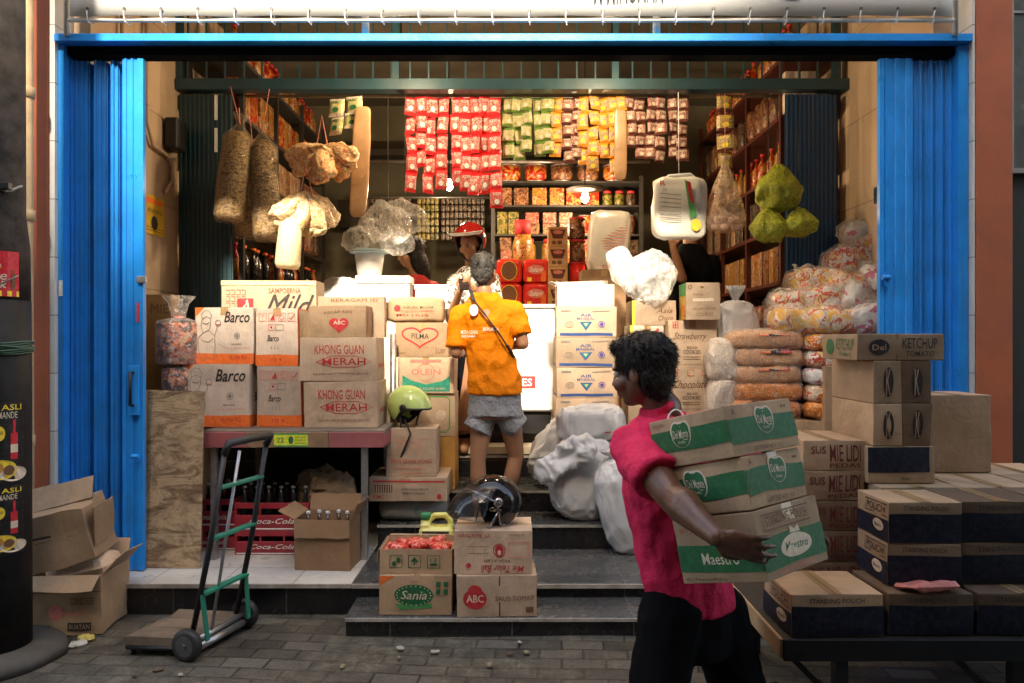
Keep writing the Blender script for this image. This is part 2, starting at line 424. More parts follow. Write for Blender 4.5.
def carton(label, cat='carton', w=.3, dep=.3, h=.2, loc=(0, 0, 0), rot=(0, 0, 0), m=None, prints=None, name='carton', group='cartons stacked around the shop front',
           crump=0.0055, seed=None, tape=True, flaps=False, M=None, bulge=0.005, gap=True):
    """closed carton; origin at the bottom centre, front face towards -y"""
    m = m or K_kraft; seed = seed if seed is not None else random.random() * 90
    root = thing(name, label, cat, loc, rot, group)
    if M is not None: root.matrix_world = M
    sd = Vector((seed, seed * .37, seed * 1.9))
    def warp(p):
        n = noise.noise_vector(p * 5.5 + sd) * crump
        fx = 1 - (2 * p.x / w) ** 2; fz = 1 - (2 * (p.z - h / 2) / h) ** 2; fy = 1 - (2 * p.y / dep) ** 2
        q = Vector((p.x, p.y, p.z))
        q.y += math.copysign(bulge * max(0, fx) * max(0, fz), p.y) if abs(p.y) > dep / 2 - .003 else 0
        q.x += math.copysign(bulge * max(0, fy) * max(0, fz), p.x) if abs(p.x) > w / 2 - .003 else 0
        if 0.01 < p.z < h - .01: q += n
        else: q += Vector((n.x, n.y, n.z * .3 if p.z > h / 2 else 0))
        return q
    bm = bmesh.new()
    vs_ = box(bm, -w / 2, -dep / 2, 0, w / 2, dep / 2, h)
    bmesh.ops.bevel(bm, geom=bm.edges[:], offset=0.0035, segments=2, affect='EDGES', profile=0.6)
    bmesh.ops.subdivide_edges(bm, edges=[e for e in bm.edges if e.calc_length() > .05], cuts=7, use_grid_fill=True)
    for v in bm.verts: v.co = warp(v.co)
    body = link('body', bm, m, root, smooth=False)
    mats = []; bm = bmesh.new()
    def placer(face):
        def f(u, v, lf):
            if face == 'F': p = Vector((-w / 2 + u * w, -dep / 2, v * h)); nrm = Vector((0, -1, 0))
            elif face == 'L': p = Vector((-w / 2, dep / 2 - u * dep, v * h)); nrm = Vector((-1, 0, 0))
            elif face == 'R': p = Vector((w / 2, -dep / 2 + u * dep, v * h)); nrm = Vector((1, 0, 0))
            else: p = Vector((-w / 2 + u * w, -dep / 2 + v * dep, h)); nrm = Vector((0, 0, 1))
            return warp(p) + nrm * (lf + .0008)
        return f
    for face, its in (prints or {}).items():
        W, H = (w, h) if face == 'F' else ((dep, h) if face in 'LR' else (w, dep))
        art(bm, its, placer(face), mats, W, H)
    if bm.verts: link('printing', bm, mats, root)
    else: bm.free()
    if tape:
        bm = bmesh.new(); pl = placer('T')
        g = [[bm.verts.new(pl(a, b, .0008)) for b in [j / 6 for j in range(7)]] for a in ((.5 - .024 / w, .5 + .024 / w) if dep >= w * .8 else (0, 1))] if dep >= w * .8 else \
            [[bm.verts.new(pl(a, b, .0008)) for a in [j / 6 for j in range(7)]] for b in (.5 - .024 / dep, .5 + .024 / dep)]
        for j in range(6): bm.faces.new((g[0][j], g[1][j], g[1][j + 1], g[0][j + 1]))
        if dep >= w * .8 and random.random() < .45:
            pf = placer('F'); q = [bm.verts.new(pf(.5 + s * .024 / w, v, .0006)) for s, v in ((-1, 1 - .05 / h), (1, 1 - .05 / h), (1, 1), (-1, 1))]; bm.faces.new(q)
        link('tape', bm, M_tape, root)
    if gap:                                            # the dark slit where the two top flaps meet
        bm = bmesh.new()
        pl = placer('T')
        if dep >= w * .8: art(bm, [('l', [(.5, 0.0), (.5, 1.0)], .002, I_black)], pl, mats2 := [], w, dep)
        else: art(bm, [('l', [(0, .5), (1, .5)], .002, I_black)], pl, mats2 := [], w, dep)
        link('flap_seam', bm, mats2, root)
    return root
def carton_px(label, x0, y0, x1, y1, d, dep, rz=0.0, **k):
    """front face fills a pixel box at depth d"""
    w = (x1 - x0) * d / FPX; h = (y1 - y0) * d / FPX
    c = P((x0 + x1) / 2, y1, d)
    off = Matrix.Rotation(rz, 3, 'Z') @ Vector((0, dep / 2, 0))
    return carton(label, w=w, dep=dep, h=h, loc=c + off, rot=(0, 0, rz), **k)

# ------------------------------------------------------------ bodies (one continuous skin from overlapping volumes)
def capsule(bm, a, ra, b, rb, flat_a=False, flat_b=False, seg=14, sq=1.0, up=None):
    a = Vector(a); b = Vector(b); d, u, v, L = frame_of(a, b)
    if up is not None:
        u = (Vector(up) - d * Vector(up).dot(d)).normalized(); v = d.cross(u).normalized()
    rings = []
    def ring(c, r): rings.append([bm.verts.new(c + u * r * math.cos(2 * math.pi * k / seg) + v * r * sq * math.sin(2 * math.pi * k / seg)) for k in range(seg)])
    if flat_a: ring(a, ra)
    else:
        for t in (85, 60, 35, 15, 0): ring(a - d * ra * math.sin(R(t)), ra * math.cos(R(t)))
    if flat_b: ring(b, rb)
    else:
        for t in (0, 15, 35, 60, 85): ring(b + d * rb * math.sin(R(t)), rb * math.cos(R(t)))
    for p, q in zip(rings, rings[1:]):
        for k in range(seg): bm.faces.new((p[k], p[(k + 1) % seg], q[(k + 1) % seg], q[k]))
    bm.faces.new(rings[0][::-1]); bm.faces.new(rings[-1])
def chain(bm, pts, rads, **k):
    for i in range(len(pts) - 1): capsule(bm, pts[i], rads[i], pts[i + 1], rads[i + 1], **k)
def ell(bm, c, r, rot=(0, 0, 0)):
    M = Matrix.Translation(Vector(c)) @ (Matrix.Rotation(rot[2], 4, 'Z') @ Matrix.Rotation(rot[1], 4, 'Y') @ Matrix.Rotation(rot[0], 4, 'X')) @ Matrix.Diagonal((*r, 1))
    bmesh.ops.create_uvsphere(bm, u_segments=20, v_segments=14, radius=1.0, matrix=M)
def loft(bm, rings_, seg=22):
    """rings: (center, rx, ry, yaw)"""
    rs = []
    for c, rx, ry, yw in rings_:
        c = Vector(c); rs.append([bm.verts.new(c + Vector((rx * math.cos(t) * math.cos(yw) - ry * math.sin(t) * math.sin(yw), rx * math.cos(t) * math.sin(yw) + ry * math.sin(t) * math.cos(yw), 0))) for t in [2 * math.pi * k / seg for k in range(seg)]])
    for p, q in zip(rs, rs[1:]):
        for k in range(seg): bm.faces.new((p[k], p[(k + 1) % seg], q[(k + 1) % seg], q[k]))
    bm.faces.new(rs[0][::-1]); bm.faces.new(rs[-1])
def skinned(name, bm, m, parent, vox=0.008, smooth=5, wr=0.0, wf=12, seed=0, fold=None):
    bmesh.ops.recalc_face_normals(bm, faces=bm.faces[:])
    me = bpy.data.meshes.new(name); bm.to_mesh(me); bm.free()
    o = bpy.data.objects.new(name, me); C.objects.link(o)
    md = o.modifiers.new('r', 'REMESH'); md.mode = 'VOXEL'; md.voxel_size = vox
    if smooth: s = o.modifiers.new('s', 'SMOOTH'); s.factor = 0.5; s.iterations = smooth
    me2 = bpy.data.meshes.new_from_object(o.evaluated_get(bpy.context.evaluated_depsgraph_get()))
    bpy.data.objects.remove(o); bpy.data.meshes.remove(me)
    if wr:
        sd = Vector((seed, seed * 2.3, 1.1))
        ns = [v.normal.copy() for v in me2.vertices]
        for v, n in zip(me2.vertices, ns):
            q = Vector(v.co)
            if fold: q = Vector((q.x * fold[0], q.y * fold[1], q.z * fold[2]))
            a = noise.noise(q * wf + sd); b = noise.noise(q * wf * 2.3 - sd)
            v.co += n * wr * ((1 - 3 * abs(a)) * .7 + b * .5)
    me2.name = name
    return link(name, me2, m, parent, smooth=True, world=True)
# ============================================================ THE SETTING
# ground: worn pavers under a film of mud
def m_paving():
    m, nt, b = newmat('worn_pavers'); pos = coords(nt, world=True)
    mp = N(nt, 'ShaderNodeMapping'); mp.inputs['Rotation'].default_value = (0, 0, R(4)); nt.links.new(pos, mp.inputs[0])
    wv = noise_tex(nt, pos, 3.0, 3); add = mix(nt, 0.03, mp.outputs[0], wv.outputs['Color'], 'ADD')
    br = N(nt, 'ShaderNodeTexBrick'); br.inputs['Scale'].default_value = 1; br.inputs['Brick Width'].default_value = .21; br.inputs['Row Height'].default_value = .105
    br.inputs['Mortar Size'].default_value = .006; br.inputs['Mortar Smooth'].default_value = .6
    br.inputs['Color1'].default_value = (.025, .022, .018, 1); br.inputs['Color2'].default_value = (.15, .138, .116, 1); br.inputs['Mortar'].default_value = (.02, .017, .013, 1)
    nt.links.new(add, br.inputs['Vector'])
    n1 = noise_tex(nt, pos, 1.1, 9, .72, .6); f = ramp(nt, n1.outputs[0], [(.38, (0, 0, 0)), (.56, (1, 1, 1))])
    n2 = noise_tex(nt, pos, 7, 10, .78); mud = ramp(nt, n2.outputs[0], [(.3, (.03, .026, .018)), (.5, (.10, .088, .063)), (.72, (.25, .225, .165))])
    o = mix(nt, f.outputs[0], br.outputs[0], mud.outputs[0])
    n3 = noise_tex(nt, pos, 55, 6, .7); sp = ramp(nt, n3.outputs[0], [(.3, (.6, .6, .6)), (.7, (1.2, 1.2, 1.2))])
    o = mix(nt, 1.0, o, sp.outputs[0], 'MULTIPLY'); nt.links.new(o, b.inputs['Base Color'])
    rr = ramp(nt, n1.outputs[0], [(.35, (.4, .4, .4)), (.62, (.85, .85, .85))]); nt.links.new(rr.outputs[0], b.inputs['Roughness'])
    inv = N(nt, 'ShaderNodeMath', operation='MULTIPLY'); inv.inputs[1].default_value = -1.0; nt.links.new(br.outputs['Fac'], inv.inputs[0])
    hm = N(nt, 'ShaderNodeMath', operation='MULTIPLY_ADD'); nt.links.new(n2.outputs[0], hm.inputs[0]); hm.inputs[1].default_value = 1.3; nt.links.new(inv.outputs[0], hm.inputs[2])
    bump(nt, b, hm.outputs[0], .9, .012); return m
bm = bmesh.new(); nx, ny = 60, 40
def gz(x, y): return 0.012 * noise.noise(Vector((x * 1.3, y * 1.3, 0))) * (1 if y < 3.95 else 0) - .001
xs = [-30, -12, -6] + [-4 + 8 * i / 80 for i in range(81)] + [6, 12, 30]; ys = [-30, -12, -3, 0, 1.5, 2.3] + [2.5 + 1.9 * j / 24 for j in range(25)] + [8, 14]
g = [[bm.verts.new((x, y, gz(x, y) if 2.4 < y < 3.96 and abs(x) < 4 else -.001)) for y in ys] for x in xs]
for i in range(len(xs) - 1):
    for j in range(len(ys) - 1): bm.faces.new((g[i][j], g[i + 1][j], g[i + 1][j + 1], g[i][j + 1]))
struct('ground', bm, m_paving(), True)

M_blacktile = tiles('black_riser_tile', (.012, .012, .014), (.10, .09, .08), .62, .6, .12, 'xz', .2, .5, .003, wear=(.035, .032, .028))
M_tread = tiles('grey_tread_tile', (.055, .06, .062), (.14, .13, .12), .62, .33, .16, 'xy', .15, .75, .003, wear=(.14, .13, .115))
M_whitetile = tiles('white_floor_tile', (.55, .54, .5), (.2, .18, .15), .4, .4, .3, 'xy', .06, .7, .004, wear=(.3, .27, .22))
M_beigex = tiles('beige_wall_tile_side', (.52, .37, .25), (.25, .17, .11), .62, .62, .35, 'yz', .04, .35, .004, wear=(.38, .25, .16))
M_beigef = tiles('beige_wall_tile_face', (.52, .37, .25), (.25, .17, .11), .62, .62, .35, 'xz', .04, .35, .004)
M_stripw = tiles('white_strip_tile', (.6, .6, .58), (.25, .24, .22), .3, .33, .3, 'xz', .05, .5, .004)
M_olive = mat('olive_back_wall', (.15, .135, .085), .7, var=.25, vscale=2, dirt=.4)
M_ceil = mat('dusty_ceiling', (.1, .085, .06), .8, var=.25, vscale=1.5, dirt=.5)
M_shopfloor = tiles('shop_floor_tile', (.35, .3, .24), (.12, .1, .08), .4, .4, .3, 'xy', .1, .6, .004)
M_nose = mat('worn_nosing', (.38, .35, .3), .45, var=.3, vscale=14, dirt=.5)

bm = bmesh.new(); box(bm, -2.66, 4.12, 0, 2.66, 4.79, .163); struct('platform_base', bm, M_blacktile)
bm = bmesh.new(); box(bm, -2.66, 4.112, .163, -.88, 5.64, .173, bev=.002); struct('platform_slab', bm, M_whitetile)
bm = bmesh.new(); box(bm, -2.66, 4.102, .150, -.88, 4.111, .172); struct('platform_edge', bm, M_nose)
def step(name, x0, y0, x1, y1, z0, z1):
    bm = bmesh.new(); box(bm, x0, y0 + .006, z0, x1, y1, z1 - .012); struct(name + '_riser', bm, M_blacktile)
    bm = bmesh.new(); box(bm, x0 - .004, y0 - .004, z1 - .0115, x1, y1, z1, bev=.002); struct(name + '_tread', bm, M_tread)
    bm = bmesh.new(); box(bm, x0 - .002, y0 - .009, z1 - .018, x1, y0 - .0045, z1 - .002); struct(name + '_nosing', bm, M_nose)
step('low_step', -.845, 3.81, 1.9, 4.1185, 0, .097)
bm = bmesh.new(); box(bm, -.876, 4.108, .163, 2.66, 4.795, .173, bev=.002); struct('landing_tread', bm, M_tread)
bm = bmesh.new(); box(bm, -.876, 4.098, .150, 2.66, 4.107, .172); struct('landing_nosing', bm, M_nose)
step('second_step', -.86, 4.80, 1.62, 5.17, .0, .329)
step('third_step', -.86, 5.175, 1.62, 5.68, .0, .474)
step('fourth_step', -.86, 5.685, 1.62, 6.22, .0, .637)
bm = bmesh.new(); box(bm, -2.66, 6.225, 0, 2.66, 9.4, .76); struct('shop_floor', bm, M_shopfloor)
bm = bmesh.new(); box(bm, -2.66, 5.645, 0, -.865, 6.22, .76); struct('left_floor_ledge', bm, M_blacktile)
bm = bmesh.new(); box(bm, 1.625, 4.80, 0, 2.66, 6.22, .76); struct('right_floor_ledge', bm, M_blacktile)
for s, nme in ((-1, 'left'), (1, 'right')):
    bm = bmesh.new(); x0, x1 = sorted((s * 2.5, s * 2.65)); box(bm, x0, 4.45, 0, x1, 9.4, 4.3); struct('wall_' + nme, bm, M_beigex)
bm = bmesh.new(); box(bm, -2.65, 8.6, .76, 2.65, 8.75, 4.3); struct('wall_back', bm, M_olive)
bm = bmesh.new(); box(bm, -2.65, 4.4, 4.2, 2.65, 9.4, 4.32); struct('ceiling', bm, M_ceil)
bm = bmesh.new(); box(bm, -2.66, 4.34, 3.9, 2.66, 4.44, 6.6); struct('wall_above_shop', bm, M_beigef)
bm = bmesh.new(); box(bm, -1.9, 8.2, 2.75, .35, 8.6, 3.05); box(bm, -2.0, 8.25, 3.55, .6, 8.6, 3.62); struct('back_beam', bm, mat('dark_olive', (.035, .03, .02), .7))

# ---- pillars beside the shop
M_terra = mat('terracotta_paint', (.36, .09, .034), .55, var=.12, vscale=4, bumps=.2, bscale=120, dirt=.35)
for nme, x0, x1, lab in (('pillar', -3.35, -2.63, 'terracotta painted pillar left of the blue folding gate'), ('pillar', 2.633, 2.84, 'terracotta painted pillar right of the blue folding gate')):
    bm = bmesh.new(); box(bm, x0, 4.25, 0, x1, 4.6, 6.6, bev=.006)
    o = link(nme, bm, M_terra, world=True); tag(o, lab, 'pillar', 'terracotta pillars flanking the shop')
for x0, x1, lab in ((-2.627, -2.597, 'narrow white tiled strip between terracotta pillar and left gate'), (2.615, 2.630, 'narrow white tiled strip between right gate and terracotta pillar')):
    bm = bmesh.new(); box(bm, x0, 4.26, 0.0, x1, 4.5, 6.6); o = link('tiled_pier', bm, M_stripw, world=True); tag(o, lab, 'pier', 'white tiled piers')
# neighbouring opening on the right
bm = bmesh.new(); box(bm, 2.845, 4.5, 0, 6.5, 4.62, 6.6); o = link('neighbour_wall', bm, mat('dark_neighbour', (.012, .012, .012), .6), world=True)
tag(o, 'dark wall of the neighbouring unit right of the terracotta pillar', 'wall')
r = thing('neighbour_window', 'grey dusty window high on the dark neighbouring wall', 'window', (3.4, 4.47, 2.5))
bm = bmesh.new(); box(bm, -.42, -.01, 0.03, .6, .01, 1.6); link('pane', bm, mat('dusty_glass', (.10, .12, .12), .25, var=.4, vscale=3, dirt=.6), r)
bm = bmesh.new()
for a in ((-.46, -.02, 0, .62, .02, .03), (-.46, -.02, .031, -.421, .02, 1.6), (-.42, -.018, .95, .6, -.011, .965)): box(bm, *a)
link('frame', bm, mat('grey_steel', (.25, .26, .26), .4, .3), r)
bm = bmesh.new(); box(bm, -8, 4.3, 0, -3.36, 4.6, 6.6); tag(link('neighbour_wall', bm, M_terra, world=True), 'terracotta wall of the neighbouring unit left of the street pole', 'wall')
# ---- opposite side of the alley (behind the camera): lets the low sun in through one gap
M_opp = mat('aged_render', (.11, .10, .09), .8, var=.2, vscale=1.2, dirt=.5)
bz = 9.2
for x0, x1, h, lab in ((-16, -2.55, 15, 'tall rendered building across the alley, left of the gap'), (-2.55, 1.1, bz, 'low rendered building across the alley between two tall ones'), (1.1, 16, 15, 'tall rendered building across the alley, right of the gap')):
    r = thing('opposite_building', lab, 'building', ((x0 + x1) / 2, -5, 0), group='buildings across the alley'); hw = (x1 - x0) / 2
    bm = bmesh.new(); box(bm, -hw, -4, 0, hw, 1, h); link('walls', bm, M_opp, r)
    bm = bmesh.new(); box(bm, -hw, .95, h - .25, hw, 1.06, h - .02); link('cornice', bm, M_stripw, r)
    k = max(1, int(hw * 2 / 2.4))
    for fl in range(1, int(h / 3)):
        for i in range(k):
            cxw = -hw + (i + .5) * 2 * hw / k
            bm = bmesh.new(); box(bm, cxw - .5, .99, fl * 3 + .9, cxw + .5, 1.03, fl * 3 + 2.1); wn = link('window', bm, mat('shutter_wood', (.1, .07, .05), .6), r)
            bm = bmesh.new(); box(bm, cxw - .42, 1.031, fl * 3 + .98, cxw + .42, 1.036, fl * 3 + 2.02); link('pane', bm, mat('window_glass', (.02, .025, .03), .08), wn)

r = thing('shade_blocker', 'added unseen black block with overhang behind the camera, shading the cart', 'blocker', (3.0, -1.2, 0))  # unseen block with overhang, added only to darken the cart
bm = bmesh.new(); box(bm, -2.0, -.6, 0, 2.2, .6, 3.1)
bmesh.ops.subdivide_edges(bm, edges=bm.edges[:], cuts=12, use_grid_fill=True)
for v in bm.verts: v.co.y += .03 * noise.noise(v.co * 2.2); v.co.x += .03 * noise.noise(v.co * 2.0 + Vector((5, 0, 0)))
link('blocker_body', bm, mat('blocker_black', (.012, .012, .013), .5, bumps=.4, bscale=12), r, True)
bm = bmesh.new(); box(bm, -2.1, -.7, 3.15, 2.3, 3.5, 3.19); link('blocker_roof', bm, mat('blocker_black', (.012, .012, .013)), r)

# ---- banner above the shop
M_banner = mat('banner_vinyl', (.62, .64, .65), .45, var=.05, vscale=3, bumps=.12, bscale=8)
M_whitepipe = mat('white_pipe', (.62, .62, .6), .4, var=.1, dirt=.3)
D = 4.22
r = thing('shop_banner', 'white vinyl shop banner laced to a pipe frame above the opening', 'banner', (0, D, Z(16, D)))
bm = bmesh.new(); n = 60; x0, x1 = X(70, D), X(952, D); H = .95
g = [[bm.verts.new((x0 + (x1 - x0) * i / n, .006 * math.sin(i * 1.25) * (1 - j / 8) + .004 * noise.noise(Vector((i * .3, j * .4, 2))), .004 * abs(math.sin(i * math.pi / 10)) * (1 - j / 8) + H * j / 8)) for j in range(9)] for i in range(n + 1)]
for i in range(n):
    for j in range(8): bm.faces.new((g[i][j], g[i + 1][j], g[i + 1][j + 1], g[i][j + 1]))
o = link('sheet', bm, M_banner, r, True); s = o.modifiers.new('s', 'SOLIDIFY'); s.thickness = .003; s.offset = 1
mats = []; bm = bmesh.new()
def bpl(u, v, lf): return Vector((x0 + u * (x1 - x0), -.012 - lf, v * H))
def bu(px): return (X(px, D) - x0) / (x1 - x0)
vb = (Z(3.5, D) - Z(17, D)) / H
art(bm, [('t', bu(594), vb, bu(602), vb + .15, 'M', I_black, 0, .03), ('t', bu(607), vb, bu(663), vb + .15, 'MINUMAN', I_black, 0, .03),
         ('e', bu(791), vb + .17, .026, .16, I_purple)], bpl, mats, x1 - x0, H)
link('lettering', bm, mats, r)
bm = bmesh.new()
for k in range(8):
    pass
tube(bm, [(x0 - .03, .02, -.012), (x1 + .03, .02, -.012)], .013, 8)
for xx in (x0 - .03, x1 + .03): tube(bm, [(xx, .02, -.10), (xx, .02, H)], .016, 8)
tube(bm, [(X(362, D), .1, -.07), (X(362, D), .1, .1)], .022, 10); tube(bm, [(X(660, D), .1, -.07), (X(660, D), .1, .1)], .022, 10)
link('pipe_frame', bm, M_whitepipe, r, True)
bm = bmesh.new(); bm2 = bmesh.new()
for k in range(24):
    xx = x0 + (k + .5) / 24 * (x1 - x0)
    tube(bm, [(xx, -.014, .03), (xx - .004, -.008, .0), (xx, .0, -.03), (xx + .004, .04, -.03), (xx, .04, .01), (xx + .002, .012, .03)], .0035, 5)
    lathe(bm2, [(.009, 0), (.009, .004)], 10, M=Matrix.Translation((xx, -.009, .04)) @ Matrix.Rotation(R(90), 4, 'X'))
link('lacing', bm, M_banner, r); link('eyelets', bm2, mat('eyelet_metal', (.12, .11, .1), .4, .6), r)

# ---- outer blue frame
M_blue = mat('blue_gate_paint', (.0, .26, .76), .32, var=.12, vscale=5, bumps=.2, bscale=40, dirt=.18, streak=.45)
M_teal = mat('dark_teal_paint', (.012, .05, .065), .4, var=.2, vscale=4, dirt=.3)
M_dblue = mat('dark_blue_shutter_paint', (.006, .05, .13), .42, var=.15, vscale=3, dirt=.3)
M_iron = mat('black_iron', (.018, .018, .02), .45, .4, var=.3)
M_steel = mat('galvanised_steel', (.42, .42, .42), .35, .8, var=.2, vscale=30)
r = thing('gate_frame', 'bright blue steel frame round the whole shop opening', 'gate frame', (0, 4.32, 0))
bm = bmesh.new(); box(bm, -2.595, -.03, .175, -2.565, .12, 3.2); link('jamb', bm, M_blue, r)
bm = bmesh.new(); box(bm, 2.555, -.03, .175, 2.61, .12, 3.2); link('jamb', bm, M_blue, r)
bm = bmesh.new(); box(bm, -2.595, -.075, 3.201, 2.61, .13, 3.245, bev=.003); link('head_beam', bm, M_blue, r)
bm = bmesh.new(); box(bm, -2.56, .0, 3.15, 2.55, .1, 3.2); link('runner_rail', bm, mat('dark_rail', (.004, .005, .007), .9, spec=.05), r)
bm = bmesh.new(); box(bm, -2.59, -.036, 1.76, -2.57, -.031, 1.85); link('sticker', bm, I_white, r)

def corrug(name, segs, z0, z1, m, parent, th=.005):
    """folded sheet: segs = (x, y) profile points"""
    bm = bmesh.new(); n = len(segs); A = []
    for x, y in segs: A.append([bm.verts.new((x, y, z0)), bm.verts.new((x, y, z1)), bm.verts.new((x, y + th, z0)), bm.verts.new((x, y + th, z1))])
    for a, b in zip(A, A[1:]):
        bm.faces.new((a[0], b[0], b[1], a[1])); bm.faces.new((b[2], a[2], a[3], b[3])); bm.faces.new((a[2], b[2], b[0], a[0])); bm.faces.new((a[1], b[1], b[3], a[3]))
    bm.faces.new((A[0][0], A[0][1], A[0][3], A[0][2])); bm.faces.new((A[-1][2], A[-1][3], A[-1][1], A[-1][0]))
    return link(name, bm, m, parent)
def ribbed(xa, ya, xb, yb, n, amp):
    """ribs on a leaf running from a to b"""
    dx, dy = xb - xa, yb - ya; L = math.hypot(dx, dy); nx, ny = dy / L, -dx / L; out = []
    for i in range(n):
        for t, k in ((0.0, 0), (.28, 0), (.36, 1), (.64, 1), (.72, 0)):
            s = (i + t) / n; out.append((xa + dx * s + nx * amp * k, ya + dy * s + ny * amp * k))
    out.append((xb, yb)); return out
def gate(side, lab, x_in):
    d = 4.32; r = thing('folding_gate', lab, 'folding gate', (0, 4.37, .18), group='blue folding gates'); s = side
    # accordion leaves from the jamb inwards, then the flat lead leaf
    if s < 0: lv = [(66, 84), (90, 102), (107, 114)]; px = [0, 0, 0, 0, 0, 121, 141]; nr = (4, 3, 2)
    else: lv = [(957, 950), (947, 940), (937, 929), (926, 918)]; px = [0, 0, 0, 0, 0, 914, 882]; nr = (2, 2, 2, 2)
    xs_ = [X(p, d) for p in px]
    lx = [(X(a_, d), X(b_, d)) for a_, b_ in lv]
    for i, ((a, b), n) in enumerate(zip(lx, nr)):
        corrug('leaf', ribbed(a, -.012, b, .012, n, .010 * (1 if s < 0 else -1)), 0, 2.955, M_blue, r)
        nxt = lx[i + 1][0] if i + 1 < len(lx) else xs_[5]
        corrug('folded_leaf', [(b + s * .001, .018), (b + (nxt - b) * .45, .14), (nxt - s * -.001, .0)], 0, 2.95, M_blue, r)
    pr = ribbed(xs_[5], -.035, xs_[6], -.035, 3, .007 * (1 if s < 0 else -1)); lead = corrug('lead_leaf', pr, 0, 2.955, M_blue, r)
    bm = bmesh.new(); xe = xs_[6]; box(bm, min(xe, xe - s * -.0 - .012), -.05, 0, max(xe, xe + .012), -.015, 2.95); link('lead_post', bm, M_blue, r)
    bm = bmesh.new()
    for zz in (.55, 1.45, 2.28):
        for k in range(5):
            x_ = xs_[5] + (xs_[6] - xs_[5]) * (k + .5) / 5; lathe(bm, [(.004, 0), (.002, .004)], 8, M=Matrix.Translation((x_, -.048, zz)) @ Matrix.Rotation(R(90), 4, 'X'))
    link('rivets', bm, M_blue, r)
    return r, xs_
r, xs_ = gate(-1, 'bright blue folding gate leaves bunched at the left jamb', 0)
xh = X(134, 4.3)
bm = bmesh.new(); box(bm, xh - .035, -.062, Z(415, 4.3) - .18, xh + .025, -.05, Z(365, 4.3) - .18, bev=.003); link('handle_plate', bm, M_blue, r)
hd = thing('handle', None, None); hd.parent = r
bm = bmesh.new(); z0, z1 = Z(405, 4.3) - .18, Z(372, 4.3) - .18
tube(bm, [(xh - .01, -.06, z0), (xh - .01, -.095, z0), (xh - .01, -.095, z1), (xh - .01, -.06, z1)], .009, 8); link('bar', bm, M_iron, hd, True)
bm = bmesh.new(); zl = Z(279, 4.3) - .18; box(bm, X(136, 4.3), -.07, zl - .02, X(146, 4.3), -.052, zl + .02, bev=.003); link('lock', bm, M_steel, r)
bm = bmesh.new(); zl = Z(456, 4.3) - .18; tube(bm, [(xh - .01, -.075, zl), (xh + .03, -.075, zl)], .014, 8); link('bolt_ring', bm, M_blue, r)
bm = bmesh.new(); box(bm, X(135, 4.3), -.0525, Z(322, 4.3) - .18, X(137.5, 4.3), -.0515, Z(302, 4.3) - .18); link('red_print', bm, I_red, r)
r, xs_ = gate(1, 'bright blue folding gate leaves bunched at the right jamb', 0)
bm = bmesh.new(); xh = X(884, 4.3); zz = Z(277, 4.3) - .18; tube(bm, [(xh - .012, -.075, zz), (xh + .03, -.075, zz)], .016, 8); box(bm, xh + .01, -.07, zz - .05, xh + .03, -.05, zz + .03); link('bolt_ring', bm, M_blue, r)

# ---- inner transom grille and the dark shutters
d = 5.6
r = thing('transom_grille', 'dark teal steel grille and beam across the inner opening', 'grille', (0, d, 3.3))
bm = bmesh.new(); box(bm, -2.495, -.05, Z(91, d) - 3.3, 2.495, .05, Z(80, d) - 3.3, bev=.003); link('beam', bm, M_teal, r)
bm = bmesh.new(); box(bm, -2.495, -.04, .78, 2.495, .04, .84); link('upper_rail', bm, M_teal, r)
bm = bmesh.new()
for k in range(36):
    xx = -2.42 + k * 4.84 / 35; box(bm, xx - .006, -.006, .15, xx + .006, .006, .78)
link('bars', bm, M_teal, r)
for px in (179, 396, 615, 836): xx = X(px, d); bm = bmesh.new(); box(bm, xx - .025, -.03, .15, xx + .025, .03, .779); link('post', bm, M_teal, r)
for x0, x1, s, lab in ((179, 233, -1, 'dark teal inner shutter folded at the left wall'), (785, 837, 1, 'dark blue inner shutter folded at the right wall, with a white handle')):
    rr = thing('inner_shutter', lab, 'shutter', (0, d, .765), group='dark inner shutters')
    corrug('leaf', ribbed(X(x0, d), 0, X(x1, d), .0, 12, .008), 0, 2.58, M_teal if s < 0 else M_dblue, rr)
    if s > 0:
        hd = thing('handle', None, None); hd.parent = rr; hx = X(793, d); bm = bmesh.new(); z0, z1 = Z(289, d) - .765, Z(265, d) - .765
        tube(bm, [(hx, -.01, z0), (hx, -.05, z0), (hx, -.05, z1), (hx, -.01, z1)], .012, 8); link('bar', bm, M_whitepipe, hd, True)
    else:
        bm = bmesh.new()
        for za, zb in ((95, 120), (128, 152)):
            box(bm, X(215, d), -.013, Z(zb, d) - .765, X(218, d), -.0095, Z(za, d) - .765)
        link('peeled_patches', bm, I_white, rr)

# ---- left wall fittings
r = thing('wall_lamp', 'black box lamp with conduit on the left beige wall', 'wall lamp', (-2.49, 5.42, Z(135, 5.4)))
bm = bmesh.new(); box(bm, .01, -.07, -.1, .1, .1, .12, bev=.008); link('housing', bm, M_iron, r)
bm = bmesh.new(); tube(bm, [(.02, -.35, .75), (.02, -.34, -.0), (.02, -.26, -.13), (.02, -.05, -.15), (.02, .03, -.16), (.02, .04, -.32), (.02, -.08, -.42)], .014, 8); link('conduit', bm, M_beigef, r, True)
bm = bmesh.new(); lathe(bm, [(.03, 0), (.035, .02), (.03, .04)], 12, cz=-.17, cx=.03); link('junction', bm, mat('cream_plastic', (.5, .42, .3), .5), r, True)
r = thing('warning_notice', 'yellow printed notice on the left beige wall below the lamp', 'notice', (-2.493, 5.22, Z(234, 5.2)))
bm = bmesh.new(); box(bm, 0, -.15, 0, .004, .15, .27); link('card', bm, mat('yellow_card', (.6, .36, .03), .5), r)
mats = []; bm = bmesh.new()
